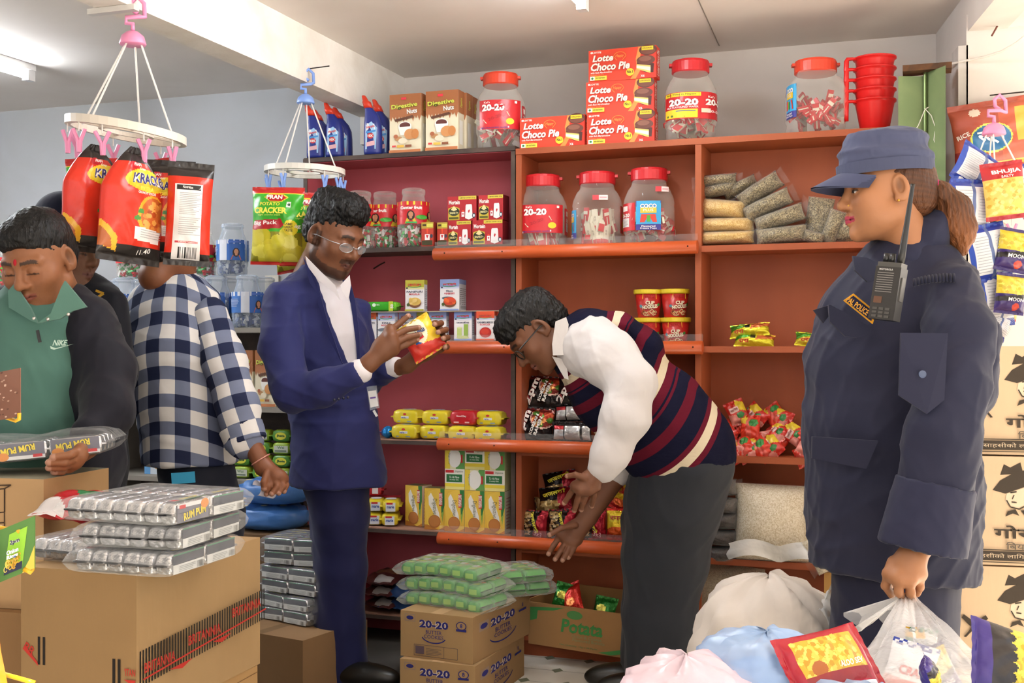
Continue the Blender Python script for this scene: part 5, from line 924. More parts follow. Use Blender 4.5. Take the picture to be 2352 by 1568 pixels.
# ---------------------------------------------------------------- figures: smooth blended volumes turned into one surface
def surface_nets(Dm, o, h):
    Sg = Dm < 0; n = Dm.shape; sl = lambda i, m: slice(i, m-1+i)
    cr = [(i, j, k) for i in (0, 1) for j in (0, 1) for k in (0, 1)]
    cnt = sum(Sg[sl(i, n[0]), sl(j, n[1]), sl(k, n[2])].astype(np.int8) for i, j, k in cr)
    act = (cnt > 0) & (cnt < 8); ids = np.argwhere(act); idx = -np.ones(act.shape, np.int64); idx[act] = np.arange(len(ids))
    acc = np.zeros((len(ids), 3)); num = np.zeros(len(ids))
    for a in cr:
        for ax in range(3):
            if a[ax]: continue
            b = list(a); b[ax] = 1; A = ids+np.array(a); B = ids+np.array(b)
            da, db = Dm[A[:, 0], A[:, 1], A[:, 2]], Dm[B[:, 0], B[:, 1], B[:, 2]]; m = (da < 0) != (db < 0)
            t = np.where(m, da/np.where(m, da-db, 1), 0); pos = np.array(a, float)+np.outer(t, np.eye(3)[ax]); acc[m] += pos[m]; num[m] += 1
    V = np.array(o)+h*(ids+acc/np.maximum(num, 1)[:, None])
    Q = []
    for ax in range(3):
        u, v = (ax+1) % 3, (ax+2) % 3
        s0 = [slice(None)]*3; s1 = [slice(None)]*3; s0[ax] = slice(0, -1); s1[ax] = slice(1, None)
        A, B = Sg[tuple(s0)], Sg[tuple(s1)]; e = np.argwhere(A != B)
        e = e[(e[:, u] > 0) & (e[:, v] > 0) & (e[:, u] < n[u]-1) & (e[:, v] < n[v]-1)]
        if not len(e): continue
        flip = A[e[:, 0], e[:, 1], e[:, 2]]
        def cell(du, dv): c = e.copy(); c[:, u] += du; c[:, v] += dv; return idx[c[:, 0], c[:, 1], c[:, 2]]
        q = np.stack([cell(-1, -1), cell(0, -1), cell(0, 0), cell(-1, 0)], 1); q[~flip] = q[~flip][:, ::-1]
        Q.append(q[(q >= 0).all(1)])
    return V, np.concatenate(Q)
def nrm(v): v = np.asarray(v, float); return v/np.linalg.norm(v)
class SD:
    def __init__(s, res): s.p = []; s.res = res
    def _add(s, fn, lo, hi, k, op): s.p.append((fn, np.array(lo, float), np.array(hi, float), k, op)); return s
    def cap(s, a, b, ra, rb=None, k=.012, op='u'):
        a, b = np.array(a, float), np.array(b, float); rb = ra if rb is None else rb; ba = b-a; q = ba@ba+1e-12; R = max(ra, rb)
        def f(P): w = P-a; t = np.clip(w@ba/q, 0, 1); return np.linalg.norm(w-t[:, None]*ba, axis=1)-(ra+(rb-ra)*t)
        return s._add(f, np.minimum(a, b)-R, np.maximum(a, b)+R, k, op)
    def ell(s, c, r, k=.012, op='u', M=None):
        c, r = np.array(c, float), np.array(r, float); M = np.eye(3) if M is None else np.array(M)     # rows of M: the axes
        def f(P): q = (P-c)@M.T/r; k0 = np.linalg.norm(q, axis=1); return k0*(k0-1)/(np.linalg.norm(q/r, axis=1)+1e-9)
        e = np.abs(M.T)@r; return s._add(f, c-e, c+e, k, op)
    def half(s, n, d, k=.01, op='s', lo=(-9, -9, -9), hi=(9, 9, 9)):     # cuts away n.p > d
        n = np.array(n, float); return s._add(lambda P: d-P@n, lo, hi, k, op)
    def limb(s, pts, k=.02, op='u', deep=None, grow=0.0, flat=False):
        # pts: (world point, half width across the view, half depth)
        deep = FW if deep is None else np.array(deep, float)
        for (A, ra, ya), (B, rb, yb) in zip(pts[:-1], pts[1:]):
            A, B = np.array(A, float), np.array(B, float); ba = B-A; ln = np.linalg.norm(ba)+1e-9; ax = ba/ln
            n2 = nrm(deep-ax*(deep@ax)); n1 = np.cross(ax, n2); ra_, rb_, ya_, yb_ = ra+grow, rb+grow, ya+grow, yb+grow
            def f(P, A=A, ax=ax, ln=ln, n1=n1, n2=n2, ra=ra_, rb=rb_, ya=ya_, yb=yb_):
                w = P-A; z = w@ax; t = np.clip(z/ln, 0, 1); t = t*t*(3-2*t)*.5+t*.5; rx = ra+(rb-ra)*t; ry = ya+(yb-ya)*t
                ex = z-np.clip(z, 0, ln); m = np.minimum(rx, ry)
                q = np.sqrt((w@n1/rx)**2+(w@n2/ry)**2)
                d = (q-1)*m
                if flat: return np.maximum(d, np.abs(ex))if False else np.where(np.abs(ex) > 0, np.maximum(d, np.abs(ex)), d)
                return np.where(np.abs(ex) > 0, (np.sqrt(q**2+(ex/m)**2)-1)*m, d)
            R = max(ra_, rb_, ya_, yb_); s._add(f, np.minimum(A, B)-R, np.maximum(A, B)+R, k, op)
        return s
    def outline(s, poly, d0, thick, k=.008, op='u', rnd=.5, zr=None):
        # a rounded slab whose outline, seen from the front, is a polygon of picture points, at view depth d0
        Pl = np.array(poly, float); sc = d0/F_PX; W3 = np.array([W(x, y, d0) for x, y in poly]); c = np.array([0, 0, EYE])
        def f(P):
            q = P-c; d = q@FW; x = 1176+F_PX*(q@RT)/d; y = HZ-F_PX*q[:, 2]/d; n = len(Pl)
            dist = np.full(len(P), 1e9); ins = np.zeros(len(P), bool)
            for i in range(n):
                a, b = Pl[i], Pl[(i+1) % n]; e = b-a; wx, wy = x-a[0], y-a[1]; t = np.clip((wx*e[0]+wy*e[1])/(e@e+1e-9), 0, 1)
                dist = np.minimum(dist, (wx-t*e[0])**2+(wy-t*e[1])**2)
                cnd = ((a[1] > y) != (b[1] > y)) & (x < (b[0]-a[0])*(y-a[1])/(b[1]-a[1]+1e-12)+a[0]); ins ^= cnd
            sd = np.sqrt(dist)*sc; sd = np.where(ins, -sd, sd)
            th = thick/2; r = th*rnd; dz = np.abs(d-d0)-(th-r); dx = sd+r
            return np.sqrt(np.maximum(dx, 0)**2+np.maximum(dz, 0)**2)+np.minimum(np.maximum(dx, dz), 0)-r
        return s._add(f, W3.min(0)-thick, W3.max(0)+thick, k, op)
    def mesh(s, wob=None):
        h = s.res; us = [p for p in s.p if p[4] == 'u']; lo = np.min([p[1]-p[3] for p in us], 0)-3*h; hi = np.max([p[2]+p[3] for p in us], 0)+3*h
        n = np.ceil((hi-lo)/h).astype(int)+1; Dm = np.full(n, .5)
        for fn, a, b, k, op in s.p:
            i0 = np.clip(np.floor((a-k-3*h-lo)/h).astype(int), 0, n); i1 = np.clip(np.ceil((b+k+3*h-lo)/h).astype(int)+1, 0, n)
            if (i1 <= i0).any(): continue
            G = np.stack(np.meshgrid(*[lo[i]+h*np.arange(i0[i], i1[i]) for i in range(3)], indexing='ij'), -1); sh = G.shape[:3]
            d = fn(G.reshape(-1, 3)).reshape(sh); V = Dm[i0[0]:i1[0], i0[1]:i1[1], i0[2]:i1[2]]
            if op == 'u': hh = np.clip(.5+.5*(V-d)/k, 0, 1); V[...] = V*(1-hh)+d*hh-k*hh*(1-hh)
            elif op == 's': hh = np.clip(.5-.5*(V+d)/k, 0, 1); V[...] = V*(1-hh)-d*hh+k*hh*(1-hh)
            else: V[...] = np.maximum(V, d)
        V, Q = surface_nets(Dm, lo, h)
        if wob is not None and len(V):                   # cloth folds
            amp, fr, seed = wob; r = np.random.default_rng(seed); off = np.zeros(len(V)); N = vnormals(V, Q)
            for _ in range(7):
                kv = r.normal(size=3)*fr*np.array([1, 1, .75]); k2 = r.normal(size=3)*fr*.6; ph = r.uniform(0, 6, 2)
                sn = np.sin(V@kv+ph[0]+1.6*np.sin(V@k2+ph[1])); off += (1-np.abs(sn))**2*r.uniform(.3, 1)-.25
            V = V+N*(amp*off/2.6)[:, None]
        return V, Q
def vnormals(V, Q):
    n = np.cross(V[Q[:, 2]]-V[Q[:, 0]], V[Q[:, 3]]-V[Q[:, 1]]); N = np.zeros_like(V)
    for i in range(4): np.add.at(N, Q[:, i], n)
    return N/(np.linalg.norm(N, axis=1)[:, None]+1e-9)
def smooth(V, Q, it=2, f=.5):
    E = np.concatenate([Q[:, [0, 1]], Q[:, [1, 2]], Q[:, [2, 3]], Q[:, [3, 0]]])
    for _ in range(it):
        A = np.zeros_like(V); c = np.zeros(len(V)); np.add.at(A, E[:, 0], V[E[:, 1]]); np.add.at(c, E[:, 0], 1); np.add.at(A, E[:, 1], V[E[:, 0]]); np.add.at(c, E[:, 1], 1)
        V = V+f*(A/np.maximum(c, 1)[:, None]-V)
    return V
def np_mesh(name, V, Q, mat, cols, extra=None):
    me = bpy.data.meshes.new(name); nv, nq = len(V), len(Q)
    me.vertices.add(nv); me.vertices.foreach_set('co', np.asarray(V, np.float32).ravel())
    me.loops.add(nq*4); me.loops.foreach_set('vertex_index', Q.astype(np.int32).ravel())
    me.polygons.add(nq); me.polygons.foreach_set('loop_start', np.arange(nq, dtype=np.int32)*4); me.polygons.foreach_set('use_smooth', np.ones(nq, bool))
    C = np.ones((nv, 4), np.float32)
    C[:] = lin(cols) if isinstance(cols, str) else cols
    me.update(calc_edges=True)
    at = me.color_attributes.new('Col', 'FLOAT_COLOR', 'POINT'); at.data.foreach_set('color', C.ravel())
    for k, v in (extra or {}).items():
        a = me.attributes.new(k, 'FLOAT', 'POINT'); a.data.foreach_set('value', np.asarray(v, np.float32))
    me.materials.append(MATS[mat]); me.validate(); return me
def join(parts):                                         # several skin surfaces of one figure into one mesh: (V, Q, colours)
    V, Q, C, n = [], [], [], 0
    for v, q, c in parts:
        if isinstance(c, str): c = np.tile(lin(c), (len(v), 1))
        V.append(v); Q.append(q+n); C.append(c); n += len(v)
    return np.concatenate(V), np.concatenate(Q), np.concatenate(C)
def pl(rows, dd=0): return [(W(px, py, d+dd), hw*d/F_PX, ry) for px, py, d, hw, ry in rows]
def frame_of(yaw, pitch, roll=0):
    # yaw: 0 faces the viewer, 90 faces picture right; pitch: downwards; columns right, forward, up of the head
    y, p, r = R_(yaw), R_(pitch), R_(roll)
    f = math.cos(p)*(math.sin(y)*RT-math.cos(y)*FW)-math.sin(p)*UP
    u0 = nrm(UP-f*(f@UP)); rt = np.cross(f, u0); u = u0*math.cos(r)+rt*math.sin(r); rt = np.cross(f, u)
    return np.stack([rt, f, u])
def head(c, Fm, s, skin, lips='#9a5a4c', brow='#1a1412', beard=None, lash='#1e1512', wide=1.0, nose=1.0, jaw=1.0, open_eye=False, lipfull=1.0, ear=True, neck=.2, extra=None, res=.0032, fem=False):
    g = SD(res); w = wide
    g.ell((0, -.018, .035), (.074*w, .093, .086), .02); g.ell((0, .026, -.015), (.064*w, .066, .085), .03)
    g.ell((0, .034, -.066), (.052*w*jaw, .052, .046), .03); g.cap((0, .076, -.100), (0, .070, -.098), .017*jaw, k=.026)
    for x in (-1, 1):
        g.ell((x*.043*w, .056, -.022), (.026, .024, .024), .03); g.cap((x*.050*w*jaw, .0, -.062), (x*.03*w, .05, -.092), .02, .016, .03)
        g.cap((x*.012, .086, .026), (x*.046*w, .070, .024), .009, .008, .016)
    for x in (-1, 1): g.ell((x*.032, .104, .003), (.021, .022, .013), .016, 's')
    for x in (-1, 1): g.ell((x*.032, .0765, .002), (.0155, .0135, .0118), .005)
    g.cap((0, .085, .014), (0, .1055*1, -.022), .0085*nose, .0105*nose, .012); g.cap((0, .106, -.026), (0, .108, -.028), .0118*nose, k=.008)
    for x in (-1, 1): g.ell((x*.0135*nose, .095, -.032), (.0085*nose, .011, .0085), .008)
    for x in (-1, 1): g.ell((x*.0065, .1035, -.0405), (.004, .005, .003), .003, 's')
    L_ = lipfull
    for x in (-1, 1):
        g.cap((0, .0945, -.0575), (x*.022, .082, -.062), .0062*L_, .003, .006); g.cap((0, .0925, -.0685), (x*.019, .082, -.064), .0072*L_, .003, .006)
    g.cap((-.026, .092, -.0632), (.026, .092, -.0632), .0022, k=.004, op='s')
    if ear:
        for x in (-1, 1):
            E = np.array([[1, .25*x, 0], [-.25*x, 1, -.15], [0, .15, 1]]); E = np.array([nrm(r) for r in E])
            g.ell((x*.078*w, -.012, -.003), (.009, .020, .034), .006, M=E); g.ell((x*.082*w, -.008, .002), (.006, .010, .019), .005, 's', M=E); g.ell((x*.0745*w, -.004, -.028), (.006, .009, .009), .006)
    g.cap((0, -.028 if not fem else -.036, -.06), (0, -.045 if not fem else -.055, -neck), .052*w if not fem else .046, .056*w if not fem else .05, .035)
    if extra: extra(g)
    V, Q = g.mesh(); V = smooth(V, Q, 2, .45)
    C = np.tile(np.array(lin(skin)), (len(V), 1)); x, y, z = V.T
    def tint(mask, col, a=1.0): C[mask, :3] = C[mask, :3]*(1-a)+np.array(lin(col)[:3])*a
    r_ = np.random.default_rng(3); warm = np.array(lin(skin)[:3])*np.array([1.08, .9, .85])
    ch = np.exp(-(((np.abs(x)-.042)/.022)**2+((z+.022)/.02)**2))*(y > .03); C[:, :3] += (warm-C[:, :3])*(ch*.35)[:, None]
    lipm = (y > .076) & (np.abs(x) < .0245) & (z < -.0535-.1*np.abs(x)) & (z > -.0745+.28*np.abs(x)); tint(lipm, lips, .9)
    tint((y > .085) & (np.abs(z+.0632) < .0018) & (np.abs(x) < .024), '#3a1a18', .6)
    bz = .026+.10*np.clip(np.abs(x)-.012, 0, .02)-.35*np.clip(np.abs(x)-.036, 0, 1); tint((y > .055) & (np.abs(x) > .011) & (np.abs(x) < .05) & (np.abs(z-bz) < .0048), brow, .85)
    ez = -.0035-.12*np.abs(np.abs(x)-.032)
    if open_eye:
        ins = (((np.abs(x)-.032)/.0135)**2+((z-.0)/.0036)**2 < 1) & (y > .06); tint(ins, '#d9d2cc'); tint(ins & (np.abs(np.abs(x)-.033) < .0055), '#1c1210')
        ez = .0048-.2*np.abs(np.abs(x)-.032)
    tint((y > .06) & (np.abs(np.abs(x)-.032) < .0165) & (np.abs(z-ez) < .0024), lash, .85)
    em = np.exp(-(((y+.008)/.011)**2+((z-.002)/.02)**2))*(np.abs(x) > .069*w); C[:, :3] *= (1-.5*em)[:, None]  # inner ear darkened in the colour, as shade in its hollow
    if beard:
        col, a, moust = beard
        zone = ((z < -.074-.15*np.clip(y-.04, 0, .06)+.45*np.clip(.04-y, 0, .05)) | ((np.abs(x) > .052*w) & (y < .016) & (y > -.004) & (z < .014))) & (y > -.012) & (z > -.13) & ~lipm
        tint(zone, col, a)
        if moust: tint((y > .07) & (np.abs(x) < .032) & (z < -.043) & (z > -.0555-.12*np.abs(x)), col, min(1, a+.05))
        tint((y > .07) & (np.abs(x) < .010) & (z < -.075) & (z > -.09), col, .35)
    return (c+s*(V@Fm), Q, C)
def local_mesh(g, c, Fm, s, it=1, wob=None):
    V, Q = g.mesh(wob); V = smooth(V, Q, it, .4); return c+s*(V@Fm), Q
def hand(skin, wrist, knuckles, fingers, rw=.022, rp=.0135, rf=.0088, nails=None, res=.0026, palm_fill=None, k=.012):
    # wrist and knuckles in picture points (px, py, depth); fingers: lists of picture points from the knuckle to the tip
    g = SD(res); w0 = W(*wrist[0]); w1 = W(*wrist[1]); g.cap(w0, w1, rw*1.08, rw, .02)
    kn = [W(*q) for q in knuckles]
    for q in kn: g.cap(w1, q, rw*.72, rp, .016)
    for a, b in zip(kn[:-1], kn[1:]): g.cap(a, b, rp*.95, k=.012)
    for f in fingers:
        P = [W(*q) for q in f]; n = len(P)
        for i in range(n-1): g.cap(P[i], P[i+1], rf*(1.08-.12*i), rf*(1.0-.13*i), .0035)
    if palm_fill: g.ell(W(*palm_fill[0]), palm_fill[1], .015)
    V, Q = g.mesh(); V = smooth(V, Q, 1, .4); C = np.tile(np.array(lin(skin)), (len(V), 1))
    for f in fingers:                                    # paler nails and fingertips
        tip = W(*f[-1]); dd = np.linalg.norm(V-tip, axis=1); m = dd < rf*.95; C[m, :3] = C[m, :3]*.55+np.array(lin(nails or '#c79a86')[:3])*.45
    return V, Q, C
def person(name, lab, loc): return thing(name, lab, 'person', loc)
def cloth(g, name, mat, col, parent, wob=(.006, 22, 1), it=1, extra=None):
    V, Q = g.mesh(wob); V = smooth(V, Q, it, .4)
    o = obj(name, np_mesh(name, V, Q, mat, col(V) if callable(col) else col, extra(V) if extra else None), None); o.parent = parent; o.matrix_parent_inverse = Matrix.Translation(-parent.location); return o
def wear(o, parent): o.parent = parent; o.matrix_parent_inverse = Matrix.Translation(-parent.location); return o
def skin_of(parent, parts): V, Q, C = join(parts); wear(obj('body', np_mesh('body', V, Q, 'skin', C)), parent)
def core(limbs, skin):                                   # the body beneath the clothes
    g = SD(.014)
    for l in limbs: g.limb([(p, r*.72, y*.72) for p, r, y in l], .03)
    V, Q = g.mesh(); return V, Q, np.tile(np.array(lin(skin)), (len(V), 1))
def ribbon(name, pts, w, d, col, mat, parent, dz=0):     # a thin strip along picture points
    P = [W(x, y, d) for x, y in pts]; mb = MB()
    for a, b in zip(P[:-1], P[1:]):
        t = nrm(b-a); n = nrm(np.cross(t, FW)); f = FW*.001
        V = [a-n*w/2, b-n*w/2, b+n*w/2, a+n*w/2]; V = [v-f for v in V]+[v+f for v in V]; mb.raw(V, [(0, 1, 2, 3), (7, 6, 5, 4), (0, 4, 5, 1), (1, 5, 6, 2), (2, 6, 7, 3), (3, 7, 4, 0)], col)
    return wear(obj(name, mb.mesh(name, mat)), parent)
def sheet(name, poly, d, col, mat, parent, th=.004, tilt=None):   # a flat piece cut to an outline, with thickness
    P = [W(x, y, (d if not tilt else d+tilt(x, y))) for x, y in poly]; n = len(P); V = [p-FW*th/2 for p in P]+[p+FW*th/2 for p in P]
    mb = MB().raw(V, [tuple(range(n))[::-1], tuple(range(n, 2*n))]+[(i, (i+1) % n, n+(i+1) % n, n+i) for i in range(n)], col)
    return wear(obj(name, mb.mesh(name, mat)), parent)
# ---------------------------------------------------------------- the suited man reading a pack
SK1 = '#70462e'
m = person('person', 'man in a navy blue suit and glasses reading a biscuit pack', W(780, 1560, 4.0)*np.array([1, 1, 0]))
Fm = frame_of(54, 24, -2); hc = W(768, 543, 3.9)
tors = pl([(730, 640, 3.95, 52, .085), (722, 690, 3.95, 92, .115), (728, 770, 3.95, 112, .135), (752, 880, 3.95, 108, .14), (770, 980, 3.95, 98, .135), (777, 1095, 3.95, 100, .135)])
armR = pl([(648, 690, 3.84, 46, .065), (645, 790, 3.78, 50, .068), (672, 900, 3.7, 48, .062), (745, 890, 3.66, 44, .052), (812, 860, 3.64, 35, .043)])
armL = pl([(815, 720, 4.03, 38, .06), (822, 820, 4.03, 42, .058), (850, 868, 3.98, 34, .05), (893, 848, 3.9, 30, .042)])
legs = [pl([(770, 1080, 3.95, 84, .13), (782, 1180, 3.95, 66, .10), (785, 1300, 3.97, 58, .085), (782, 1430, 3.99, 58, .08), (785, 1556, 4.0, 64, .08)]), pl([(750, 1080, 4.02, 50, .11), (748, 1250, 4.04, 34, .09), (742, 1400, 4.06, 36, .08), (738, 1556, 4.08, 38, .08)])]
g = SD(.006); g.limb(tors, .02); g.limb(armR, .02); g.limb(armL, .02)
g.limb(pl([(700, 665, 3.9, 30, .05), (655, 695, 3.86, 42, .06)]), .03); g.limb(pl([(772, 1000, 3.95, 99, .138), (777, 1080, 3.95, 108, .146), (780, 1180, 3.95, 114, .15)]), .02); g.half((0, 0, -1), -W(778, 1116, 3.95)[2], .012)
g.outline([(712, 585), (736, 665), (778, 780), (824, 884), (823, 800), (808, 690), (802, 640), (760, 600)], 3.78, .30, .004, 's', .1)
cloth(g, 'suit_jacket', 'suit', '#242858', m, (.010, 19, 4))
g = SD(.0075); g.limb(pl([(735, 625, 3.93, 44, .06), (728, 690, 3.95, 78, .103), (734, 770, 3.95, 94, .121), (754, 880, 3.95, 90, .125), (765, 960, 3.95, 74, .10)]), .02)
g.limb(pl([(812, 862, 3.64, 27, .034), (829, 852, 3.64, 30, .036)]), .006); g.limb(pl([(890, 850, 3.9, 25, .034), (910, 842, 3.88, 25, .034)]), .006)
cloth(g, 'white_shirt', 'cloth', '#d9d3d6', m, (.004, 30, 5))
sheet('collar', [(702, 588), (735, 622), (770, 655), (782, 690), (768, 672), (728, 640), (706, 610)], 3.80, '#dcd6d9', 'cloth', m, .008, lambda x, y: (770-x)*.0005)
sheet('collar', [(782, 655), (803, 632), (806, 655), (800, 690), (788, 672)], 3.79, '#dcd6d9', 'cloth', m, .008)
sheet('lapel', [(697, 590), (708, 612), (728, 672), (734, 668), (752, 735), (785, 830), (822, 886), (800, 862), (752, 770), (728, 690), (735, 680), (712, 650)], 3.795, '#222656', 'suit', m, .006, lambda x, y: (760-x)*.0006)
sheet('lapel', [(806, 652), (816, 690), (826, 770), (828, 850), (824, 884), (818, 790), (804, 680)], 3.81, '#1e2250', 'suit', m, .006)
g = SD(.009)
for l in legs: g.limb(l, .02)
cloth(g, 'trousers', 'suit', '#1b1e44', m, (.008, 15, 6))
for px, py, d in ((805, 1558, 3.95), (752, 1562, 4.05)):
    g = SD(.006); a = W(px, py+6, d); a[2] = .032; f = nrm(RT*.85-FW*.3); g.ell(a+f*.06, (.05, .13, .045), .01, M=np.stack([nrm(np.cross(f, UP)), f, UP])); g.half((0, 0, -1), -.001, .004); cloth(g, 'shoe', 'plastic', '#15130f', m, None)
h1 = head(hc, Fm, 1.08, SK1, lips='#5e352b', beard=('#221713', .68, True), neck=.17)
hR = hand(SK1, ((822, 858, 3.64), (846, 836, 3.64)), [(896, 757, 3.66), (899, 774, 3.64), (903, 790, 3.64), (905, 803, 3.65)],
          [[(893, 762, 3.66), (918, 742, 3.68), (938, 725, 3.69)], [(899, 774, 3.64), (932, 757, 3.66), (962, 752, 3.68)], [(903, 790, 3.64), (935, 774, 3.655), (964, 768, 3.68)], [(905, 803, 3.65), (933, 791, 3.66), (958, 780, 3.68)], [(868, 822, 3.68), (890, 818, 3.72), (915, 800, 3.76)]], rw=.027, rp=.0165, rf=.0102, palm_fill=((880, 800, 3.65), (.036, .03, .036)))
hL = hand(SK1, ((908, 846, 3.88), (935, 838, 3.85)), [(1000, 748, 3.80), (1008, 764, 3.80), (1012, 780, 3.80), (1010, 797, 3.80)],
          [[(1000, 748, 3.80), (1013, 742, 3.75), (998, 745, 3.70)], [(1010, 764, 3.80), (1024, 757, 3.75), (1006, 763, 3.70)], [(1014, 780, 3.80), (1028, 775, 3.76), (1018, 777, 3.71)], [(1010, 797, 3.80), (1026, 796, 3.77), (1022, 797, 3.73)]], rw=.026, rp=.0165, rf=.0098, palm_fill=((975, 800, 3.82), (.04, .02, .04)))
skin_of(m, [core([tors, armR, armL]+legs, SK1), h1, hR, hL])
g = SD(.004); g.ell((0, -.022, .052), (.079, .099, .084), .02); g.ell((0, .028, .108), (.064, .05, .042), .03); g.ell((.0, .06, .094), (.048, .026, .028), .025); g.ell((0, -.05, .10), (.06, .06, .04), .03); g.ell((0, -.05, .0), (.074, .062, .07), .02)
g.ell((0, .105, -.02), (.082, .078, .082), .012, 's'); g.half((0, 0, -1), .05, .02); g.ell((.085, .03, -.03), (.03, .035, .06), .01, 's'); g.ell((-.085, .03, -.03), (.03, .035, .06), .01, 's')
V, Q = local_mesh(g, hc, Fm, 1.09, 0, (.009, 95, 2)); wear(obj('hair', np_mesh('hair', V, Q, 'hair', '#0d0b0b')), m)
# rimless glasses
def loc(x, y, z, s=1.08, F_=None, c=None): return (hc if c is None else c)+s*(np.array([x, y, z])@(Fm if F_ is None else F_))
sp = thing('spectacles', 'rimless spectacles on the suited man\'s nose', 'glasses', hc)
mb = MB()
for s in (-1, 1): mb.tube([loc(s*.009, .104, -.002), loc(s*.014, .102, .003)], .0012, 6, '#c9ccd0'); mb.tube([loc(s*.058, .088, .002), loc(s*.074, .06, .0), loc(s*.079, .0, -.002), loc(s*.08, -.02, -.008)], .0014, 6, '#b9bcc0')
mb.tube([loc(-.009, .104, -.002), loc(0, .108, .0), loc(.009, .104, -.002)], .0012, 6, '#c9ccd0'); wear(obj('temple_wire', mb.mesh('temple_wire', 'metal', True)), sp)
for s in (-1, 1):
    mb = MB(); mb.poly([loc(s*.034+.024*math.cos(a*.314)*1, .101-.012*abs((s*.034+.024*math.cos(a*.314))/.058), -.006+.014*math.sin(a*.314)) for a in range(20)], '#ffffff'); wear(obj('lens', mb.mesh('lens', 'glass')), sp)
    wear(obj('lens_edge', MB().tube([loc(s*.034+.024*math.cos(a*.314), .101-.012*abs((s*.034+.024*math.cos(a*.314))/.058), -.006+.014*math.sin(a*.314)) for a in range(21)], .0008, 5, '#aab0b4').mesh('lens_edge', 'metal')), sp)
# buttons and name badge
mb = MB()
for i, (x, y) in enumerate(((768, 918), (778, 916), (789, 914), (799, 912))): wear(obj('button', MB().ball(W(x, y, 3.592), .0045, '#15162c', 10, 6).mesh('button', 'plastic', True)), m)
bd = thing('name_badge', 'clear plastic badge holder clipped to the suit pocket', 'badge', W(858, 915, 3.74))
sheet('badge_holder', [(842, 888), (865, 885), (872, 936), (850, 942)], 3.745, '#b9bcc6', 'clear_blue', bd, .003); sheet('paper_insert', [(845, 898), (864, 896), (869, 932), (851, 936)], 3.743, '#dfe0e4', 'paper', bd, .001)
ribbon('printed_line', [(850, 914), (863, 912)], .005, 3.740, '#6a4aa0', 'paper', bd); ribbon('badge_clip', [(858, 942), (866, 956)], .008, 3.745, '#c9ccd0', 'plastic', bd)
# the pack in his hands
pf = [('p', [(0, 0), (100, 0), (100, 40), (70, 60), (0, 74)], '#e3b41f'), ('e', 40, 40, 44, 34, '#efc52a'), ('e', 52, 30, 30, 34, '#f4e9c9'), ('e', 78, 44, 15, 14, '#d98a2c'), ('e', 66, 62, 10, 8, '#2f5fa6'), ('p', [(0, 74), (70, 60), (100, 40), (100, 100), (0, 100)], '#d4352a'), ('t', 'marie', 46, 36, 13, '#2b3f7a', {'w': 36, 'b': .04}), ('t', 'gold', 44, 22, 12, '#8fb0d8', {'w': 26, 'b': .03}), ('r', 40, 46, 16, 6, '#c9242c')]
pack('held_pack', .118, .128, .045, '#d4352a', pf, '#d8b72a', seed=101, nu=40, nv=40, seal=.008, crinkle=.004)
a = R_(212); xl = math.cos(a)*RT+math.sin(a)*UP; zl = -math.sin(a)*RT+math.cos(a)*UP; yl = np.cross(zl, xl)
Mh = Matrix([[xl[0], yl[0], zl[0]], [xl[1], yl[1], zl[1]], [xl[2], yl[2], zl[2]]]); pc = W(968, 776, 3.745)-zl*.064
o = spawn('held_pack', 'biscuit_pack', 'red and yellow biscuit pack held up by the suited man', 'biscuits', tuple(pc), 0, rot=Mh.to_euler())
# ---------------------------------------------------------------- the bent man in the striped vest
SK2 = '#6f4630'
m = person('person', 'bespectacled man in striped knit vest bending to the shelf', W(1500, 1590, 3.8)*np.array([1, 1, 0]))
f = nrm(-.62*RT-.80*UP-.12*FW); u = nrm(-.80*RT+.60*UP); u = nrm(u-f*(u@f)); Fm = np.stack([np.cross(f, u), f, u]); hc = W(1232, 762, 3.72)
tors = pl([(1300, 788, 3.74, 46, .075), (1345, 812, 3.74, 82, .125), (1420, 880, 3.74, 116, .15), (1500, 960, 3.74, 124, .16), (1562, 1030, 3.74, 122, .16)])
ax0, ax1 = tors[0][0], tors[-1][0]; axd = nrm(ax1-ax0); axl = np.linalg.norm(ax1-ax0)
mt, nt, b = _mat('striped_knit')
an = node(nt, 'ShaderNodeAttribute', attribute_name='along')
NV, MA, CR = '#14152a', '#5c1526', '#cdbfa4'
L(nt, ramp(nt, an.outputs['Fac'], [(0, NV), (.15, MA), (.185, CR), (.225, MA), (.262, NV), (.272, MA), (.285, NV), (.345, MA), (.40, NV), (.50, MA), (.53, CR), (.578, MA), (.625, NV), (.635, MA), (.65, NV), (.715, MA), (.775, NV), (.86, MA), (.89, CR), (.935, MA), (.965, NV)], 'CONSTANT'), b.inputs['Base Color'])
b.inputs['Roughness'].default_value = .9; b.inputs['Specular IOR Level'].default_value = .1; n = noise(nt, 60, 2, sc=(1, 1, 3)); bump(nt, b, n.outputs[0], .15)
g = SD(.0065); g.limb(tors, .03); g.limb(pl([(1296, 752, 3.71, 24, .08), (1350, 738, 3.72, 24, .10), (1420, 745, 3.73, 26, .12), (1480, 790, 3.74, 40, .13)]), .04); g.limb(pl([(1545, 1010, 3.74, 124, .16), (1575, 1040, 3.74, 118, .158)]), .02)
def along(V):
    t = (V-ax0)@axd/axl; s = (V-ax0)@nrm(np.cross(axd, FW)); return {'along': np.clip(.055+.83*t+.10*np.clip(s/.17, -1, 1)**2*.6, 0, .999)}
cloth(g, 'knit_vest', 'striped_knit', '#14152a', m, (.006, 14, 11), extra=along)
sl = pl([(1362, 790, 3.62, 62, .075), (1402, 824, 3.56, 66, .08), (1452, 880, 3.50, 56, .068), (1436, 960, 3.47, 55, .062), (1402, 1040, 3.47, 42, .05), (1385, 1078, 3.47, 36, .043)])
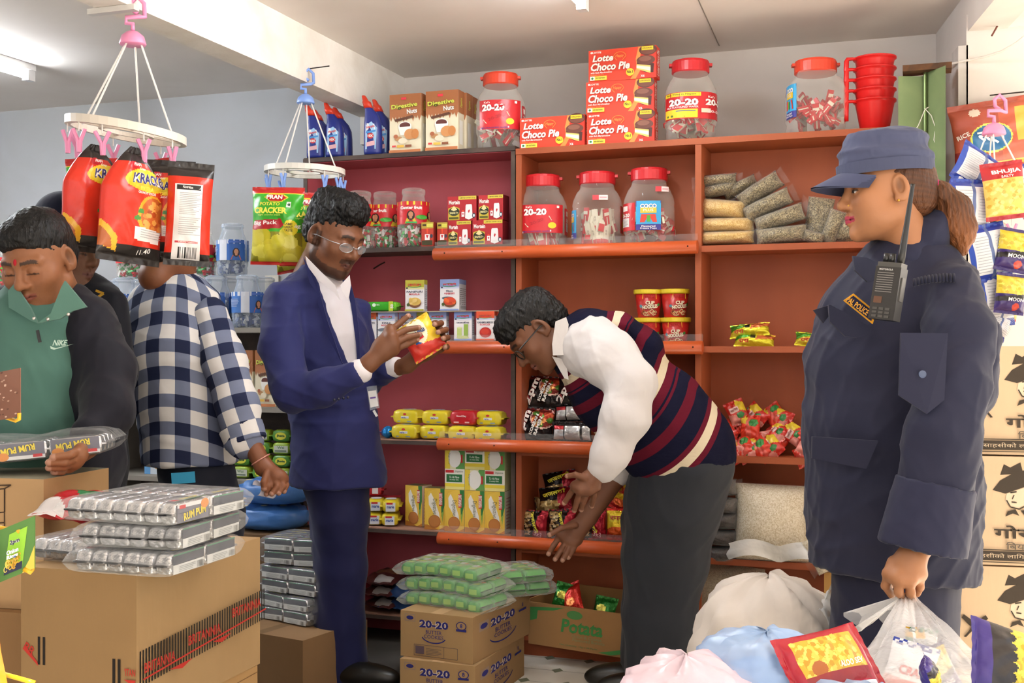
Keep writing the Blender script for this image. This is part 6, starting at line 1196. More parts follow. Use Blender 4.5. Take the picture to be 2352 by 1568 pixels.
g = SD(.0068); g.limb(sl, .03); g.limb(pl([(1290, 790, 3.72, 44, .068), (1312, 800, 3.73, 50, .08)]), .02); g.limb(pl([(1400, 1030, 3.86, 44, .05), (1425, 1085, 3.84, 36, .045)]), .02)
g.limb(pl([(1340, 800, 3.66, 70, .08), (1365, 800, 3.64, 78, .08)]), .03)
cloth(g, 'white_shirt', 'cloth', '#c9c4c3', m, (.007, 17, 12))
sheet('collar', [(1276, 738), (1300, 728), (1306, 745), (1300, 790), (1296, 815), (1270, 816), (1268, 790)], 3.62, '#cdc8c6', 'cloth', m, .012)
sheet('collar', [(1268, 818), (1300, 826), (1306, 872), (1296, 868)], 3.64, '#c6c1bf', 'cloth', m, .010)
leg = [pl([(1570, 1060, 3.74, 118, .16), (1548, 1150, 3.76, 112, .15), (1528, 1280, 3.78, 98, .12), (1516, 1420, 3.79, 84, .10), (1506, 1590, 3.80, 74, .09)]), pl([(1540, 1060, 3.86, 90, .13), (1500, 1200, 3.88, 70, .11), (1480, 1400, 3.9, 52, .09), (1472, 1590, 3.92, 50, .08)])]
g = SD(.009)
for l in leg: g.limb(l, .03)
cloth(g, 'trousers', 'suit', '#2a2d34', m, (.008, 14, 13))
for px, d in ((1500, 3.8), (1470, 3.92)):
    a = W(px, 1590, d); a[2] = .034; ff = nrm(-RT); g = SD(.007); g.ell(a+ff*.05, (.05, .14, .048), .01, M=np.stack([nrm(np.cross(ff, UP)), ff, UP])); g.half((0, 0, -1), -.001, .004); cloth(g, 'shoe', 'plastic', '#15130f', m, None)
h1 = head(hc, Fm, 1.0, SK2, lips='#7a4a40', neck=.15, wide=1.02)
hN = hand(SK2, ((1384, 1074, 3.47), (1366, 1092, 3.47)), [(1322, 1116, 3.47), (1334, 1124, 3.46), (1351, 1125, 3.46), (1368, 1118, 3.47)],
          [[(1322, 1116, 3.47), (1308, 1137, 3.49), (1296, 1155, 3.50)], [(1334, 1124, 3.46), (1326, 1150, 3.48), (1319, 1172, 3.50)], [(1351, 1125, 3.46), (1341, 1149, 3.48), (1335, 1170, 3.50)], [(1368, 1118, 3.47), (1364, 1142, 3.49), (1359, 1162, 3.51)], [(1345, 1098, 3.45), (1322, 1090, 3.45), (1303, 1093, 3.46)]], rw=.025, rp=.0145, rf=.0092, palm_fill=((1350, 1106, 3.47), (.028, .022, .03)))
hF = hand(SK2, ((1425, 1085, 3.84), (1352, 1186, 3.84)), [(1288, 1228, 3.83), (1302, 1240, 3.82), (1314, 1246, 3.82), (1326, 1240, 3.83)],
          [[(1288, 1228, 3.83), (1272, 1252, 3.82), (1260, 1272, 3.80)], [(1302, 1240, 3.82), (1288, 1264, 3.80), (1275, 1284, 3.79)], [(1314, 1246, 3.82), (1302, 1268, 3.80), (1292, 1286, 3.79)], [(1326, 1240, 3.83), (1316, 1262, 3.81), (1305, 1280, 3.80)], [(1322, 1205, 3.80), (1290, 1212, 3.78), (1262, 1228, 3.77)]], rw=.030, rp=.0155, rf=.0094, palm_fill=((1318, 1218, 3.83), (.03, .022, .03)))
skin_of(m, [core([tors, sl]+leg, SK2), h1, hN, hF])
g = SD(.004); g.ell((0, -.026, .05), (.083, .104, .084), .02); g.ell((0, -.06, .0), (.078, .066, .075), .02); g.ell((0, .035, .09), (.07, .06, .04), .03); g.ell((0, .07, .06), (.055, .03, .03), .02)
g.ell((0, .112, -.025), (.086, .078, .08), .012, 's'); g.half((0, 0, -1), .062, .02); g.ell((.085, .022, -.035), (.03, .034, .055), .01, 's'); g.ell((-.085, .022, -.035), (.03, .034, .055), .01, 's')
V, Q = local_mesh(g, hc, Fm, 1.0, 0, (.008, 80, 5)); wear(obj('hair', np_mesh('hair', V, Q, 'hair', '#0f0d0c')), m)
sp = thing('spectacles', 'black framed spectacles on the bent man', 'glasses', hc)
for s in (-1, 1):
    wear(obj('temple_arm', MB().tube([loc(s*.062, .085, .008, 1, Fm, hc), loc(s*.078, .05, .006, 1, Fm, hc), loc(s*.081, -.01, .002, 1, Fm, hc), loc(s*.08, -.025, -.008, 1, Fm, hc)], .0022, 6, '#16130f').mesh('temple_arm', 'plastic')), sp)
    wear(obj('lens_rim', MB().tube([loc(s*.035+.025*math.cos(a*.314), .102-.01*abs((s*.035+.025*math.cos(a*.314))/.06), -.004+.018*math.sin(a*.314), 1, Fm, hc) for a in range(21)], .0022, 6, '#16130f').mesh('lens_rim', 'plastic')), sp)
# ---------------------------------------------------------------- the police officer
SK3 = '#a5714e'; NB = '#24263a'
m = person('person', 'police officer in navy uniform and cap with a ponytail', W(2060, 2070, 2.712)*np.array([1, 1, 0]))
Fm = frame_of(-89, 4, 2); hc = W(2032, 441, 2.69)
tors = pl([(2075, 590, 2.735, 70, .08), (2080, 650, 2.735, 130, .12), (2062, 740, 2.735, 178, .15), (2048, 850, 2.735, 192, .165), (2046, 980, 2.735, 196, .17), (2052, 1120, 2.735, 194, .17), (2052, 1285, 2.735, 186, .168)])
arm = pl([(2185, 665, 2.599, 66, .06), (2205, 760, 2.531, 78, .068), (2190, 880, 2.486, 84, .068), (2165, 1000, 2.463, 88, .066), (2150, 1110, 2.463, 90, .066)])
g = SD(.0058); g.limb(tors, .03); g.limb(arm, .02); g.limb(pl([(2110, 590, 2.712, 60, .07), (2190, 650, 2.667, 60, .07)]), .03); g.limb(pl([(2250, 760, 2.735, 40, .08), (2235, 900, 2.735, 50, .09)]), .03)
g.limb(pl([(2052, 1180, 2.735, 192, .17), (2056, 1400, 2.735, 190, .175)]), .02); g.half((-.10*RT[0], -.10*RT[1], -1), -(W(2056, 1318, 2.735)[2]+.10*(RT@W(2056, 1318, 2.735))), .012)
cloth(g, 'uniform_jacket', 'suit', NB, m, (.010, 22, 21))
g = SD(.005); g.limb(pl([(2150, 1108, 2.463, 92, .072), (2118, 1262, 2.463, 104, .075)]), .006, flat=True); cloth(g, 'sleeve_cuff', 'suit', '#282a40', m, (.004, 24, 22))
g = SD(.009); g.limb(pl([(2060, 1270, 2.735, 150, .15), (2052, 1450, 2.735, 140, .14), (2050, 1800, 2.735, 100, .11), (2060, 2060, 2.735, 70, .09)]), .02); cloth(g, 'trousers', 'suit', '#212338', m, (.008, 16, 23))
for px in (2030, 2090):
    g = SD(.009); a = W(px, 2060, 2.735); a[2] = .05; ff = nrm(-RT); g.ell(a+ff*.06, (.05, .14, .06), .01, M=np.stack([nrm(np.cross(ff, UP)), ff, UP])); g.half((0, 0, -1), -.001, .004); cloth(g, 'shoe', 'plastic', '#15130f', m, None)
g = SD(.0045); g.limb(pl([(2150, 508, 2.712, 34, .06), (2124, 545, 2.712, 50, .072), (2072, 602, 2.712, 52, .078), (2030, 638, 2.712, 40, .06)]), .02, deep=None); cloth(g, 'collar', 'suit', '#272a40', m, (.004, 30, 24))
sheet('collar_flap', [(1958, 588), (1990, 592), (2030, 610), (2034, 640), (1992, 648), (1962, 620)], 2.554, '#25283c', 'suit', m, .010, lambda x, y: (x-1990)*.0004)
def more(g):
    for x in (-1, 1): g.ell((x*.045, .035, -.06), (.024, .03, .026), .03)
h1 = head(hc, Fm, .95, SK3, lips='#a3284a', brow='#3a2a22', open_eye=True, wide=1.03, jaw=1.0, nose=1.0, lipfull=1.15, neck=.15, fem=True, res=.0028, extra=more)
hd = hand(SK3, ((2110, 1255, 2.463), (2095, 1278, 2.452)), [(2044, 1318, 2.452), (2064, 1328, 2.429), (2088, 1330, 2.429), (2112, 1318, 2.452)],
          [[(2042, 1316, 2.452), (2034, 1345, 2.463), (2048, 1366, 2.486)], [(2064, 1328, 2.429), (2064, 1360, 2.429), (2078, 1376, 2.475)], [(2088, 1330, 2.429), (2092, 1362, 2.429), (2096, 1376, 2.475)], [(2112, 1318, 2.452), (2112, 1348, 2.452), (2106, 1362, 2.486)], [(2050, 1290, 2.463), (2036, 1318, 2.486), (2042, 1348, 2.509)]], rw=.028, rp=.0145, rf=.0098, palm_fill=((2082, 1304, 2.452), (.034, .02, .034)))
skin_of(m, [core([tors, arm], SK3), h1, hd])
g = SD(.0036); g.ell((0, -.03, .03), (.080, .098, .08), .02); g.ell((0, -.075, -.012), (.062, .055, .06), .02)
g.ell((0, .098, -.03), (.086, .088, .09), .014, 's'); g.half((0, .5, -.87), .045, .015)
for x in (-1, 1): g.ell((x*.086, -.002, -.03), (.022, .034, .045), .008, 's')
def haircol(V, ax=UP, k=.5):
    q = np.sin((V@ax)*520+4*np.sin(V@np.array([21, 17, 26.])))*.5+.5; q2 = np.sin(V@np.array([13, 9, 31.])+1)*.5+.5; a, b = np.array(lin('#2e1d15')), np.array(lin('#86522f')); return a+(b-a)*(np.clip(.12+.55*q2*k+.3*q*k, 0, 1))[:, None]
V, Q = local_mesh(g, hc, Fm, .95, 1, (.003, 80, 6)); wear(obj('hair', np_mesh('hair', V, Q, 'hair', haircol(V))), m)
g = SD(.004); g.limb(pl([(2138, 428, 2.678, 18, .022), (2160, 442, 2.678, 24, .03), (2190, 480, 2.678, 36, .042), (2204, 530, 2.678, 36, .042), (2206, 575, 2.678, 16, .03)]), .02); V, Q = g.mesh((.006, 70, 7)); wear(obj('ponytail', np_mesh('ponytail', V, Q, 'hair', haircol(V, RT, 1.1))), m)
mb = MB(); tc = W(2147, 430, 2.678)
for k in range(3): mb.tube([tc+RT*(.006*k-.008)+.022*(math.cos(a*.4189)*UP+math.sin(a*.4189)*FW)+UP*(-.004*k) for a in range(16)], .005, 8, '#d8257f')
wear(obj('hair_tie', mb.mesh('hair_tie', 'cloth', True)), m)
# cap
cp = thing('police_cap', 'slate blue peaked uniform cap on the officer\'s head', 'cap', hc)
g = SD(.004); g.limb([((0, -.006, .046), .086, .116), ((0, -.010, .088), .085, .113), ((0, -.016, .132), .074, .094)], .02, deep=(0, 1, 0), flat=True); g.ell((0, -.016, .128), (.076, .098, .030), .02)
V, Q = local_mesh(g, hc, Fm, .95, 2, (.004, 45, 8)); wear(obj('crown', np_mesh('crown', V, Q, 'cloth', '#484d66')), cp)
def band(s): return [hc+np.array([.086*math.cos(a), -.012+.1085*math.sin(a), .044+.0*s])@Fm for a in [i*2*math.pi/48 for i in range(49)]]
mb = MB()
for i in range(48):
    a0, a1 = i*2*math.pi/48, (i+1)*2*math.pi/48
    f_ = lambda a, z: hc+.95*(np.array([.0885*math.cos(a), -.006+.1185*math.sin(a), z])@Fm)
    mb.poly([f_(a0, .040), f_(a1, .040), f_(a1, .070), f_(a0, .070)], '#454a62')
wear(obj('band', mb.mesh('band', 'cloth', True)), cp)
def brim(u, v, dz=0):
    U = 2*u-1; x = .081*U*(1-.12*v); y = -.006+.116*math.sqrt(max(0, 1-(U*.9)**2))+v*.07*(1-.75*U*U); return hc+np.array([x, y, .052-.030*v-.022*U*U*(1-.3*v)+dz])@Fm*.95
mb = MB().grid(lambda u, v: brim(u, v), 20, 6, '#474c66').grid(lambda u, v: brim(u, v, -.004), 20, 6, '#3c4058', True); wear(obj('peak', mb.mesh('peak', 'cloth', True)), cp)
# earring, pockets, badge strip
wear(obj('ear_stud', MB().ball(hc+.95*(np.array([-.084, -.002, -.034])@Fm), .003, '#d9a94a', 8, 6).mesh('ear_stud', 'metal', True)), m)
wear(obj('nose_stud', MB().ball(hc+.95*(np.array([-.021, .098, -.03])@Fm), .0025, '#e0b45a', 8, 6).mesh('nose_stud', 'metal', True)), m)
SH = '#1f2134'
sheet('pocket_flap', [(1902, 700), (1930, 712), (2000, 752), (1992, 770), (1968, 776), (1940, 772), (1905, 738)], 2.535, SH, 'suit', m, .008, lambda x, y: .04-(x-1900)*.0005)
sheet('pocket_flap', [(1868, 712), (1905, 700), (1918, 706), (1890, 742)], 2.599, '#191a2b', 'suit', m, .008)
sheet('pocket_flap', [(1865, 1002), (2016, 1012), (1988, 1076), (1864, 1052)], 2.542, SH, 'suit', m, .010, lambda x, y: .05-(x-1865)*.0004)
sheet('sleeve_pocket', [(2068, 764), (2176, 765), (2168, 918), (2128, 950), (2064, 908)], 2.405, '#232539', 'suit', m, .006, lambda x, y: abs(x-2120)*.0002)
wear(obj('button', MB().lathe([(.008, 0), (.008, .003), (.0055, .0025), (.0002, .0025)], 16, '#3d4a68').xf(Matrix.Translation(Vector(W(2118, 859, 2.400)))@Matrix.Rotation(TH, 4, 'Z')@Matrix.Rotation(math.pi/2, 4, 'X')).mesh('button', 'plastic')), m)
for i in range(9): pass
mb = MB()
for i in range(12):
    a, b_ = W(2100+8.2*i, 640-1.0*i-4*math.sin(i/11*3.1), 2.556-.001*i), W(2101+8.2*i, 656-.8*i-4*math.sin(i/11*3.1), 2.545-.001*i); mb.tube([a, b_], .0032, 6, '#1f2133')
wear(obj('shoulder_braid', mb.mesh('shoulder_braid', 'cloth', True)), m)
sheet('badge_strip', [(1937, 690), (1960, 674), (2012, 716), (2004, 744)], 2.514, '#c98f22', 'cloth', m, .004, lambda x, y: .03-(x-1937)*.0005); sheet('badge_field', [(1942, 690), (1960, 679), (2007, 717), (2001, 737)], 2.511, '#20223a', 'cloth', m, .003, lambda x, y: .03-(x-1937)*.0005)
p = MB(); o_ = W(1945, 692, 2.531); u_ = nrm(W(2003, 732, 2.502)-W(1944, 690, 2.536)); v_ = UP-u_*(UP@u_); decal(p, [('t', 'PAL POLICE', .026, .006, .013, '#d99a22', {'w': .056, 'b': .02})], plane(o_, u_, v_)); wear(obj('badge_lettering', p.mesh('badge_lettering', 'paper')), m)
# radio
rt = thing('walkie_talkie', 'black walkie-talkie clipped to the officer\'s chest', 'radio', W(2030, 735, 2.452), 0, rot=(Matrix.Rotation(TH, 3, 'Z')@Matrix.Rotation(R_(9), 3, 'Y')@Matrix.Rotation(R_(-42), 3, 'Z')).to_euler())
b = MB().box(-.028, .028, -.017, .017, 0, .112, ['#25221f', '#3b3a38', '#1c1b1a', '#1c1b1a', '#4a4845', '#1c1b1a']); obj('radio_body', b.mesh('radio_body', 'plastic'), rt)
obj('radio_shoulder', MB().box(-.026, .026, -.015, .015, .112, .122, '#45433f').mesh('radio_shoulder', 'plastic'), rt)
for k in range(9): obj('speaker_slot', MB().box(-.022, .014, -.0178, -.0168, .058+.005*k, .0595+.005*k, '#7a7672').mesh('speaker_slot', 'plastic'), rt)
obj('screen', MB().box(-.022, -.004, -.0178, -.0168, .034, .048, '#5a3a26').mesh('screen', 'plastic'), rt)
p = MB(); decal(p, [('t', 'MOTOROLA', -.004, .106, .004, '#c9c7c4', {'w': .03, 'b': .02})], plane((0, -.0172, 0), (1, 0, 0), (0, 0, 1))); obj('printed_name', p.mesh('printed_name', 'paper'), rt)
for r_ in range(3):
    for c in range(3): obj('radio_key', MB().box(-.021+.014*c, -.011+.014*c, -.0185, -.0168, .004+.008*r_, .009+.008*r_, '#46433f').mesh('radio_key', 'plastic'), rt)
obj('side_button', MB().box(.028, .0305, -.008, .008, .042, .092, '#555350').mesh('side_button', 'plastic'), rt)
for x in (-.016, -.002): obj('knob', MB().lathe([(.0065, .122), (.006, .142), (.0005, .142)], 14, '#201f1e', (x, 0, 0)).mesh('knob', 'plastic', True), rt)
obj('antenna', MB().tube([(.017, 0, .115), (.017, 0, .15), (.017, 0, .20), (.0165, 0, .285), (.0165, 0, .292)], [.0085, .0078, .006, .0042, .0048], 12, '#1d1c1b').mesh('antenna', 'plastic', True), rt)
obj('belt_clip', MB().box(-.012, .012, .017, .024, .05, .118, '#2b2a29').mesh('belt_clip', 'plastic'), rt)
# ---------------------------------------------------------------- the man in the green polo shirt
SK4 = '#8a593b'
m = person('person', 'man in green polo shirt and dark jacket looking down', W(85, 1800, 3.05)*np.array([1, 1, 0]))
Fm = frame_of(-10, 26, 3); hc = W(88, 598, 2.98)
tors = pl([(85, 690, 3.03, 62, .08), (82, 735, 3.03, 118, .11), (88, 850, 3.03, 122, .135), (92, 960, 3.03, 118, .14), (92, 1070, 3.03, 112, .135)])
g = SD(.0065); g.limb(tors, .03); cloth(g, 'polo_shirt', 'cloth', '#4c7065', m, (.009, 15, 31))
sheet('collar', [(20, 668), (34, 652), (70, 705), (88, 742), (72, 736), (22, 706)], 2.885, '#55796e', 'cloth', m, .010, lambda x, y: (70-x)*.0006); sheet('collar', [(88, 742), (118, 720), (142, 660), (150, 645), (200, 705), (168, 714), (140, 732)], 2.885, '#527569', 'cloth', m, .010, lambda x, y: (x-110)*.0005)
for x, y in ((78, 731), (110, 733), (157, 722)): wear(obj('snap_button', MB().ball(W(x, y, 2.875), .0045, '#d8cfc8', 8, 6).mesh('snap_button', 'metal', True)), m)
ribbon('zip_pull', [(86, 758), (90, 778), (92, 786)], .008, 2.885, '#4a4a4a', 'metal', m)
p = MB(); decal(p, [('t', 'NIKE', .0, .009, .014, '#a9c2b4', {'w': .034, 'sh': .3, 'b': .03}), ('p', [(-.022, .001), (-.02, -.006), (-.012, -.0085), (.032, .006), (-.008, -.0045), (-.016, -.002)], '#a9c2b4')], plane(W(137, 795, 2.868), nrm(RT*.95+FW*.3), nrm(UP+RT*.12))); wear(obj('shirt_logo', p.mesh('shirt_logo', 'paper')), m)
armL = pl([(205, 735, 3.05, 58, .075), (248, 840, 3.0, 58, .075), (248, 940, 2.92, 56, .07), (205, 1000, 2.84, 42, .055)])
g = SD(.0068); g.limb(armL, .03); g.limb(pl([(170, 690, 3.06, 40, .07), (208, 760, 3.07, 52, .11), (226, 900, 3.08, 58, .13), (222, 1060, 3.08, 56, .13), (212, 1140, 3.08, 50, .12)]), .03); g.limb(pl([(8, 690, 3.06, 34, .07), (-25, 760, 3.07, 50, .11), (-45, 900, 3.07, 55, .13), (-45, 1120, 3.08, 55, .13)]), .03); g.limb(pl([(80, 720, 3.14, 110, .09), (90, 1080, 3.16, 120, .1)]), .03)
cloth(g, 'jacket', 'suit', '#15151f', m, (.008, 16, 32))
ribbon('jacket_mark', [(197, 812), (208, 797)], .009, 2.975, '#d9dcd8', 'paper', m)
legs = [pl([(92, 1060, 3.06, 108, .13), (100, 1300, 3.06, 92, .12), (110, 1800, 3.06, 60, .09)])]
g = SD(.01); g.limb(legs[0], .02); cloth(g, 'trousers', 'suit', '#221f1d', m, (.006, 14, 33))
h1 = head(hc, Fm, 1.0, SK4, lips='#8a4a3c', wide=1.04, jaw=1.06, neck=.16)
hd = hand(SK4, ((212, 1008, 2.83), (200, 1025, 2.8)), [(188, 1030, 2.74), (182, 1046, 2.73), (172, 1060, 2.73), (158, 1070, 2.74)],
          [[(186, 1032, 2.74), (160, 1045, 2.69), (122, 1050, 2.67)], [(182, 1048, 2.73), (150, 1062, 2.69), (112, 1062, 2.67)], [(172, 1060, 2.73), (146, 1072, 2.70), (112, 1074, 2.68)], [(158, 1070, 2.74), (142, 1082, 2.72), (124, 1084, 2.70)]], rw=.026, rp=.015, rf=.0098)
skin_of(m, [core([tors, armL]+legs, SK4), h1, hd])
g = SD(.004); g.ell((0, -.022, .052), (.082, .100, .082), .02); g.ell((0, -.055, .0), (.077, .064, .075), .02); g.ell((.02, .045, .085), (.06, .04, .03), .03)
g.ell((0, .108, -.02), (.078, .08, .084), .012, 's'); g.half((0, 0, -1), .055, .02)
for x in (-1, 1): g.ell((x*.085, .03, -.03), (.03, .036, .055), .01, 's')
V, Q = local_mesh(g, hc, Fm, 1.0, 0, (.005, 60, 9)); wear(obj('hair', np_mesh('hair', V, Q, 'hair', '#100e0d')), m)
tk = hc+np.array([.0, .094, .032])@Fm; wear(obj('forehead_mark', MB().ball(tk, .0065, '#a3202c', 8, 6, (.7, .6, 1.3)).mesh('forehead_mark', 'matte', True)), m)
# tray of packets he holds
th = thing('biscuit_multipack', 'clear multipack of silver packets held by the green shirt man', 'biscuits', W(98, 1052, 2.74), 0, rot=(0, R_(-5), TH+.12))
for j in range(4):
    for i in range(3):
        t_ = obj('packet', PROTO['rum_pum_packet'][0][1], th, ((i-1.35)*.125, j*.038, .0), (0, 0, 0)); q = obj('printed_lettering', PROTO['rum_pum_packet'][1][1], t_, (0, 0, .045), (0, math.pi, 0)) if j == 0 else None
fo = fold(77); f = MB().grid(lambda u, v: ((u-.5)*.42-.04+.004*fo(u*4, v*4), .058+.082*math.copysign(abs(math.cos(2*math.pi*v))**.3, math.cos(2*math.pi*v)), .024+.027*math.copysign(abs(math.sin(2*math.pi*v))**.3, math.sin(2*math.pi*v))*max(.1, 1-abs(2*u-1)**14)+(.012 if .1 < v < .4 else 0)*abs(math.sin(u*6))), 26, 28, '#ffffff'); obj('clear_film', f.mesh('clear_film', 'film', True), th)
# ---------------------------------------------------------------- the officer behind him
SK5 = '#6a4633'
m = person('person', 'man in dark cap and uniform behind the green shirt man', W(200, 1650, 3.5)*np.array([1, 1, 0]))
Fm = frame_of(72, 8, 0); hc = W(152, 575, 3.5)
tors = pl([(165, 660, 3.55, 44, .07), (185, 700, 3.55, 88, .11), (195, 820, 3.55, 95, .13), (200, 1060, 3.55, 88, .13), (205, 1200, 3.55, 80, .12), (205, 1640, 3.55, 60, .1)])
g = SD(.009); g.limb(tors, .03); g.limb(pl([(255, 700, 3.5, 40, .06), (272, 850, 3.48, 38, .06), (262, 1000, 3.46, 34, .05)]), .03); cloth(g, 'uniform', 'suit', '#101119', m, (.008, 15, 41))
skin_of(m, [core([tors], SK5), head(hc, Fm, 1.0, SK5, lips='#6a4038', neck=.15, res=.004)])
g = SD(.005); g.limb([((0, -.015, .03), .083, .105), ((0, -.02, .10), .078, .095)], .02, deep=(0, 1, 0)); V, Q = local_mesh(g, hc, Fm, 1.0); wear(obj('cap', np_mesh('cap', V, Q, 'cloth', '#15172b')), m)
g = SD(.005); g.ell((0, -.04, .0), (.079, .075, .07), .02); g.half((0, 0, -1), .05, .02); V, Q = local_mesh(g, hc, Fm, 1.0); wear(obj('hair', np_mesh('hair', V, Q, 'hair', '#0f0d0c')), m)
ribbon('rank_chevron', [(220, 667), (238, 674), (226, 681)], .007, 3.41, '#b58a2a', 'cloth', m)
# ---------------------------------------------------------------- the man in the checked shirt, seen from behind
SK6 = '#7a4a30'
m = person('person', 'man in navy and white checked shirt seen from behind', W(480, 1620, 3.7)*np.array([1, 1, 0]))
Fm = frame_of(140, 6, 0); hc = W(392, 560, 3.68)
mt, nt, b = _mat('checked_cotton'); au, av = node(nt, 'ShaderNodeAttribute', attribute_name='pu'), node(nt, 'ShaderNodeAttribute', attribute_name='pv'); s_ = []
for a in (au, av):
    f1 = node(nt, 'ShaderNodeMath', operation='FRACT'); L(nt, a.outputs['Fac'], f1.inputs[0]); g1 = node(nt, 'ShaderNodeMath', operation='GREATER_THAN'); g1.inputs[1].default_value = .52; L(nt, f1.outputs[0], g1.inputs[0]); s_.append(g1)
ad = node(nt, 'ShaderNodeMath', operation='ADD'); L(nt, s_[0].outputs[0], ad.inputs[0]); L(nt, s_[1].outputs[0], ad.inputs[1]); hf = node(nt, 'ShaderNodeMath', operation='MULTIPLY'); hf.inputs[1].default_value = .5; L(nt, ad.outputs[0], hf.inputs[0])
L(nt, ramp(nt, hf.outputs[0], [(0, '#d3cfcb'), (.3, '#6f768c'), (.8, '#222842')], 'CONSTANT'), b.inputs['Base Color']); b.inputs['Roughness'].default_value = .85; b.inputs['Specular IOR Level'].default_value = .15
n = noise(nt, 14, 3); bump(nt, b, n.outputs[0], .25)
tors = pl([(388, 662, 3.7, 54, .07), (398, 700, 3.7, 104, .11), (408, 800, 3.7, 118, .14), (425, 920, 3.7, 110, .14), (440, 1052, 3.7, 108, .142)])
PT = .085
def plaid_t(V): c = W(410, 800, 3.7); x = (V-c)@RT; d = (V-c)@FW; a = np.arctan2(x, -d+.02); return {'pu': a*.15/PT+.2+5, 'pv': (V[:, 2]-.07*np.cos(a*1.2))/PT+10}
g = SD(.007); g.limb(tors, .03); g.limb(pl([(432, 980, 3.7, 108, .14), (442, 1140, 3.7, 104, .14)]), .02); g.half((0, 0, -1), -W(440, 1066, 3.7)[2], .01); cloth(g, 'checked_shirt', 'checked_cotton', '#ffffff', m, (.008, 17, 51), extra=plaid_t)
arm = pl([(480, 725, 3.66, 46, .065), (515, 830, 3.62, 50, .068), (545, 930, 3.58, 48, .062), (560, 1012, 3.56, 46, .056)]); A0, A1 = arm[0][0], arm[-1][0]; ad_ = nrm(A1-A0)
def plaid_a(V): w = V-A0; n1 = nrm(np.cross(ad_, FW)); return {'pu': (w@n1)/PT+5.3, 'pv': (w@ad_)/PT+10.1}
g = SD(.006); g.limb(arm, .03); cloth(g, 'shirt_sleeve', 'checked_cotton', '#ffffff', m, (.007, 18, 52), extra=plaid_a)
g = SD(.005); g.limb(pl([(552, 978, 3.57, 52, .060), (566, 1018, 3.56, 50, .058)]), .006, flat=True); cloth(g, 'rolled_cuff', 'checked_cotton', '#ffffff', m, (.003, 20, 53), extra=lambda V: {k: v+.5 for k, v in plaid_a(V).items()})
g = SD(.005); g.limb(pl([(386, 655, 3.7, 62, .078), (390, 676, 3.7, 68, .085)]), .01); cloth(g, 'collar', 'checked_cotton', '#ffffff', m, None, extra=lambda V: {k: v+.25 for k, v in plaid_t(V).items()})
legs = [pl([(452, 1082, 3.7, 88, .115), (470, 1180, 3.7, 88, .12), (485, 1350, 3.7, 70, .1), (495, 1600, 3.7, 60, .09)])]
g = SD(.009); g.limb(legs[0], .02); cloth(g, 'trousers', 'suit', '#1d202c', m, (.007, 15, 54))
ribbon('blue_tag', [(394, 1099), (448, 1095)], .034, 3.555, '#3aa0c9', 'paper', m)
hd = hand(SK6, ((578, 1020, 3.55), (606, 1072, 3.54)), [(622, 1090, 3.53), (634, 1092, 3.52), (644, 1094, 3.52), (650, 1100, 3.53)],
          [[(622, 1092, 3.52), (618, 1116, 3.5), (612, 1134, 3.5)], [(634, 1094, 3.52), (636, 1118, 3.5), (624, 1134, 3.49)], [(645, 1096, 3.52), (650, 1116, 3.51), (640, 1132, 3.5)], [(651, 1100, 3.53), (657, 1114, 3.53), (652, 1128, 3.52)], [(612, 1085, 3.51), (606, 1108, 3.49), (606, 1122, 3.49)]], rw=.027, rp=.015, rf=.0098, palm_fill=((630, 1098, 3.525), (.026, .024, .03)))
skin_of(m, [core([tors, arm]+legs, SK6), head(hc, Fm, 1.0, SK6, neck=.11, res=.004, wide=.93), hd])
g = SD(.0045); g.ell((0, -.02, .045), (.081, .1, .084), .02); g.ell((0, -.045, -.012), (.077, .07, .075), .02); g.ell((0, .1, -.02), (.08, .08, .084), .012, 's'); g.half((0, 0, -1), .098, .02); V, Q = local_mesh(g, hc, Fm, 1.0, 0, (.004, 60, 3)); wear(obj('hair', np_mesh('hair', V, Q, 'hair', '#17120f')), m)
wear(obj('wrist_band', MB().tube([W(599, 1055, 3.545)+.031*(math.cos(a*.3307)*nrm(RT*.8+UP*.5)+math.sin(a*.3307)*FW) for a in range(20)], .0022, 6, '#c98a7a').mesh('wrist_band', 'plastic', True)), m)
pr = thing('paper_roll', 'folded white paper curled in the checked shirt man\'s hand', 'paper', W(598, 1125, 3.5)); P0 = W(600, 1122, 3.5)
wear(obj('paper_sheet', MB().grid(lambda u, v: P0+RT*(-.012-.014*math.cos(u*5.2)*(1-.3*u))+UP*(.012+.022*math.sin(u*5.2)*(1-.4*u)-.02*u)+nrm(FW*.5+RT*.6-UP*.2)*(v*.055), 18, 3, '#d9d4e0').mesh('paper_sheet', 'paper', True)), pr)
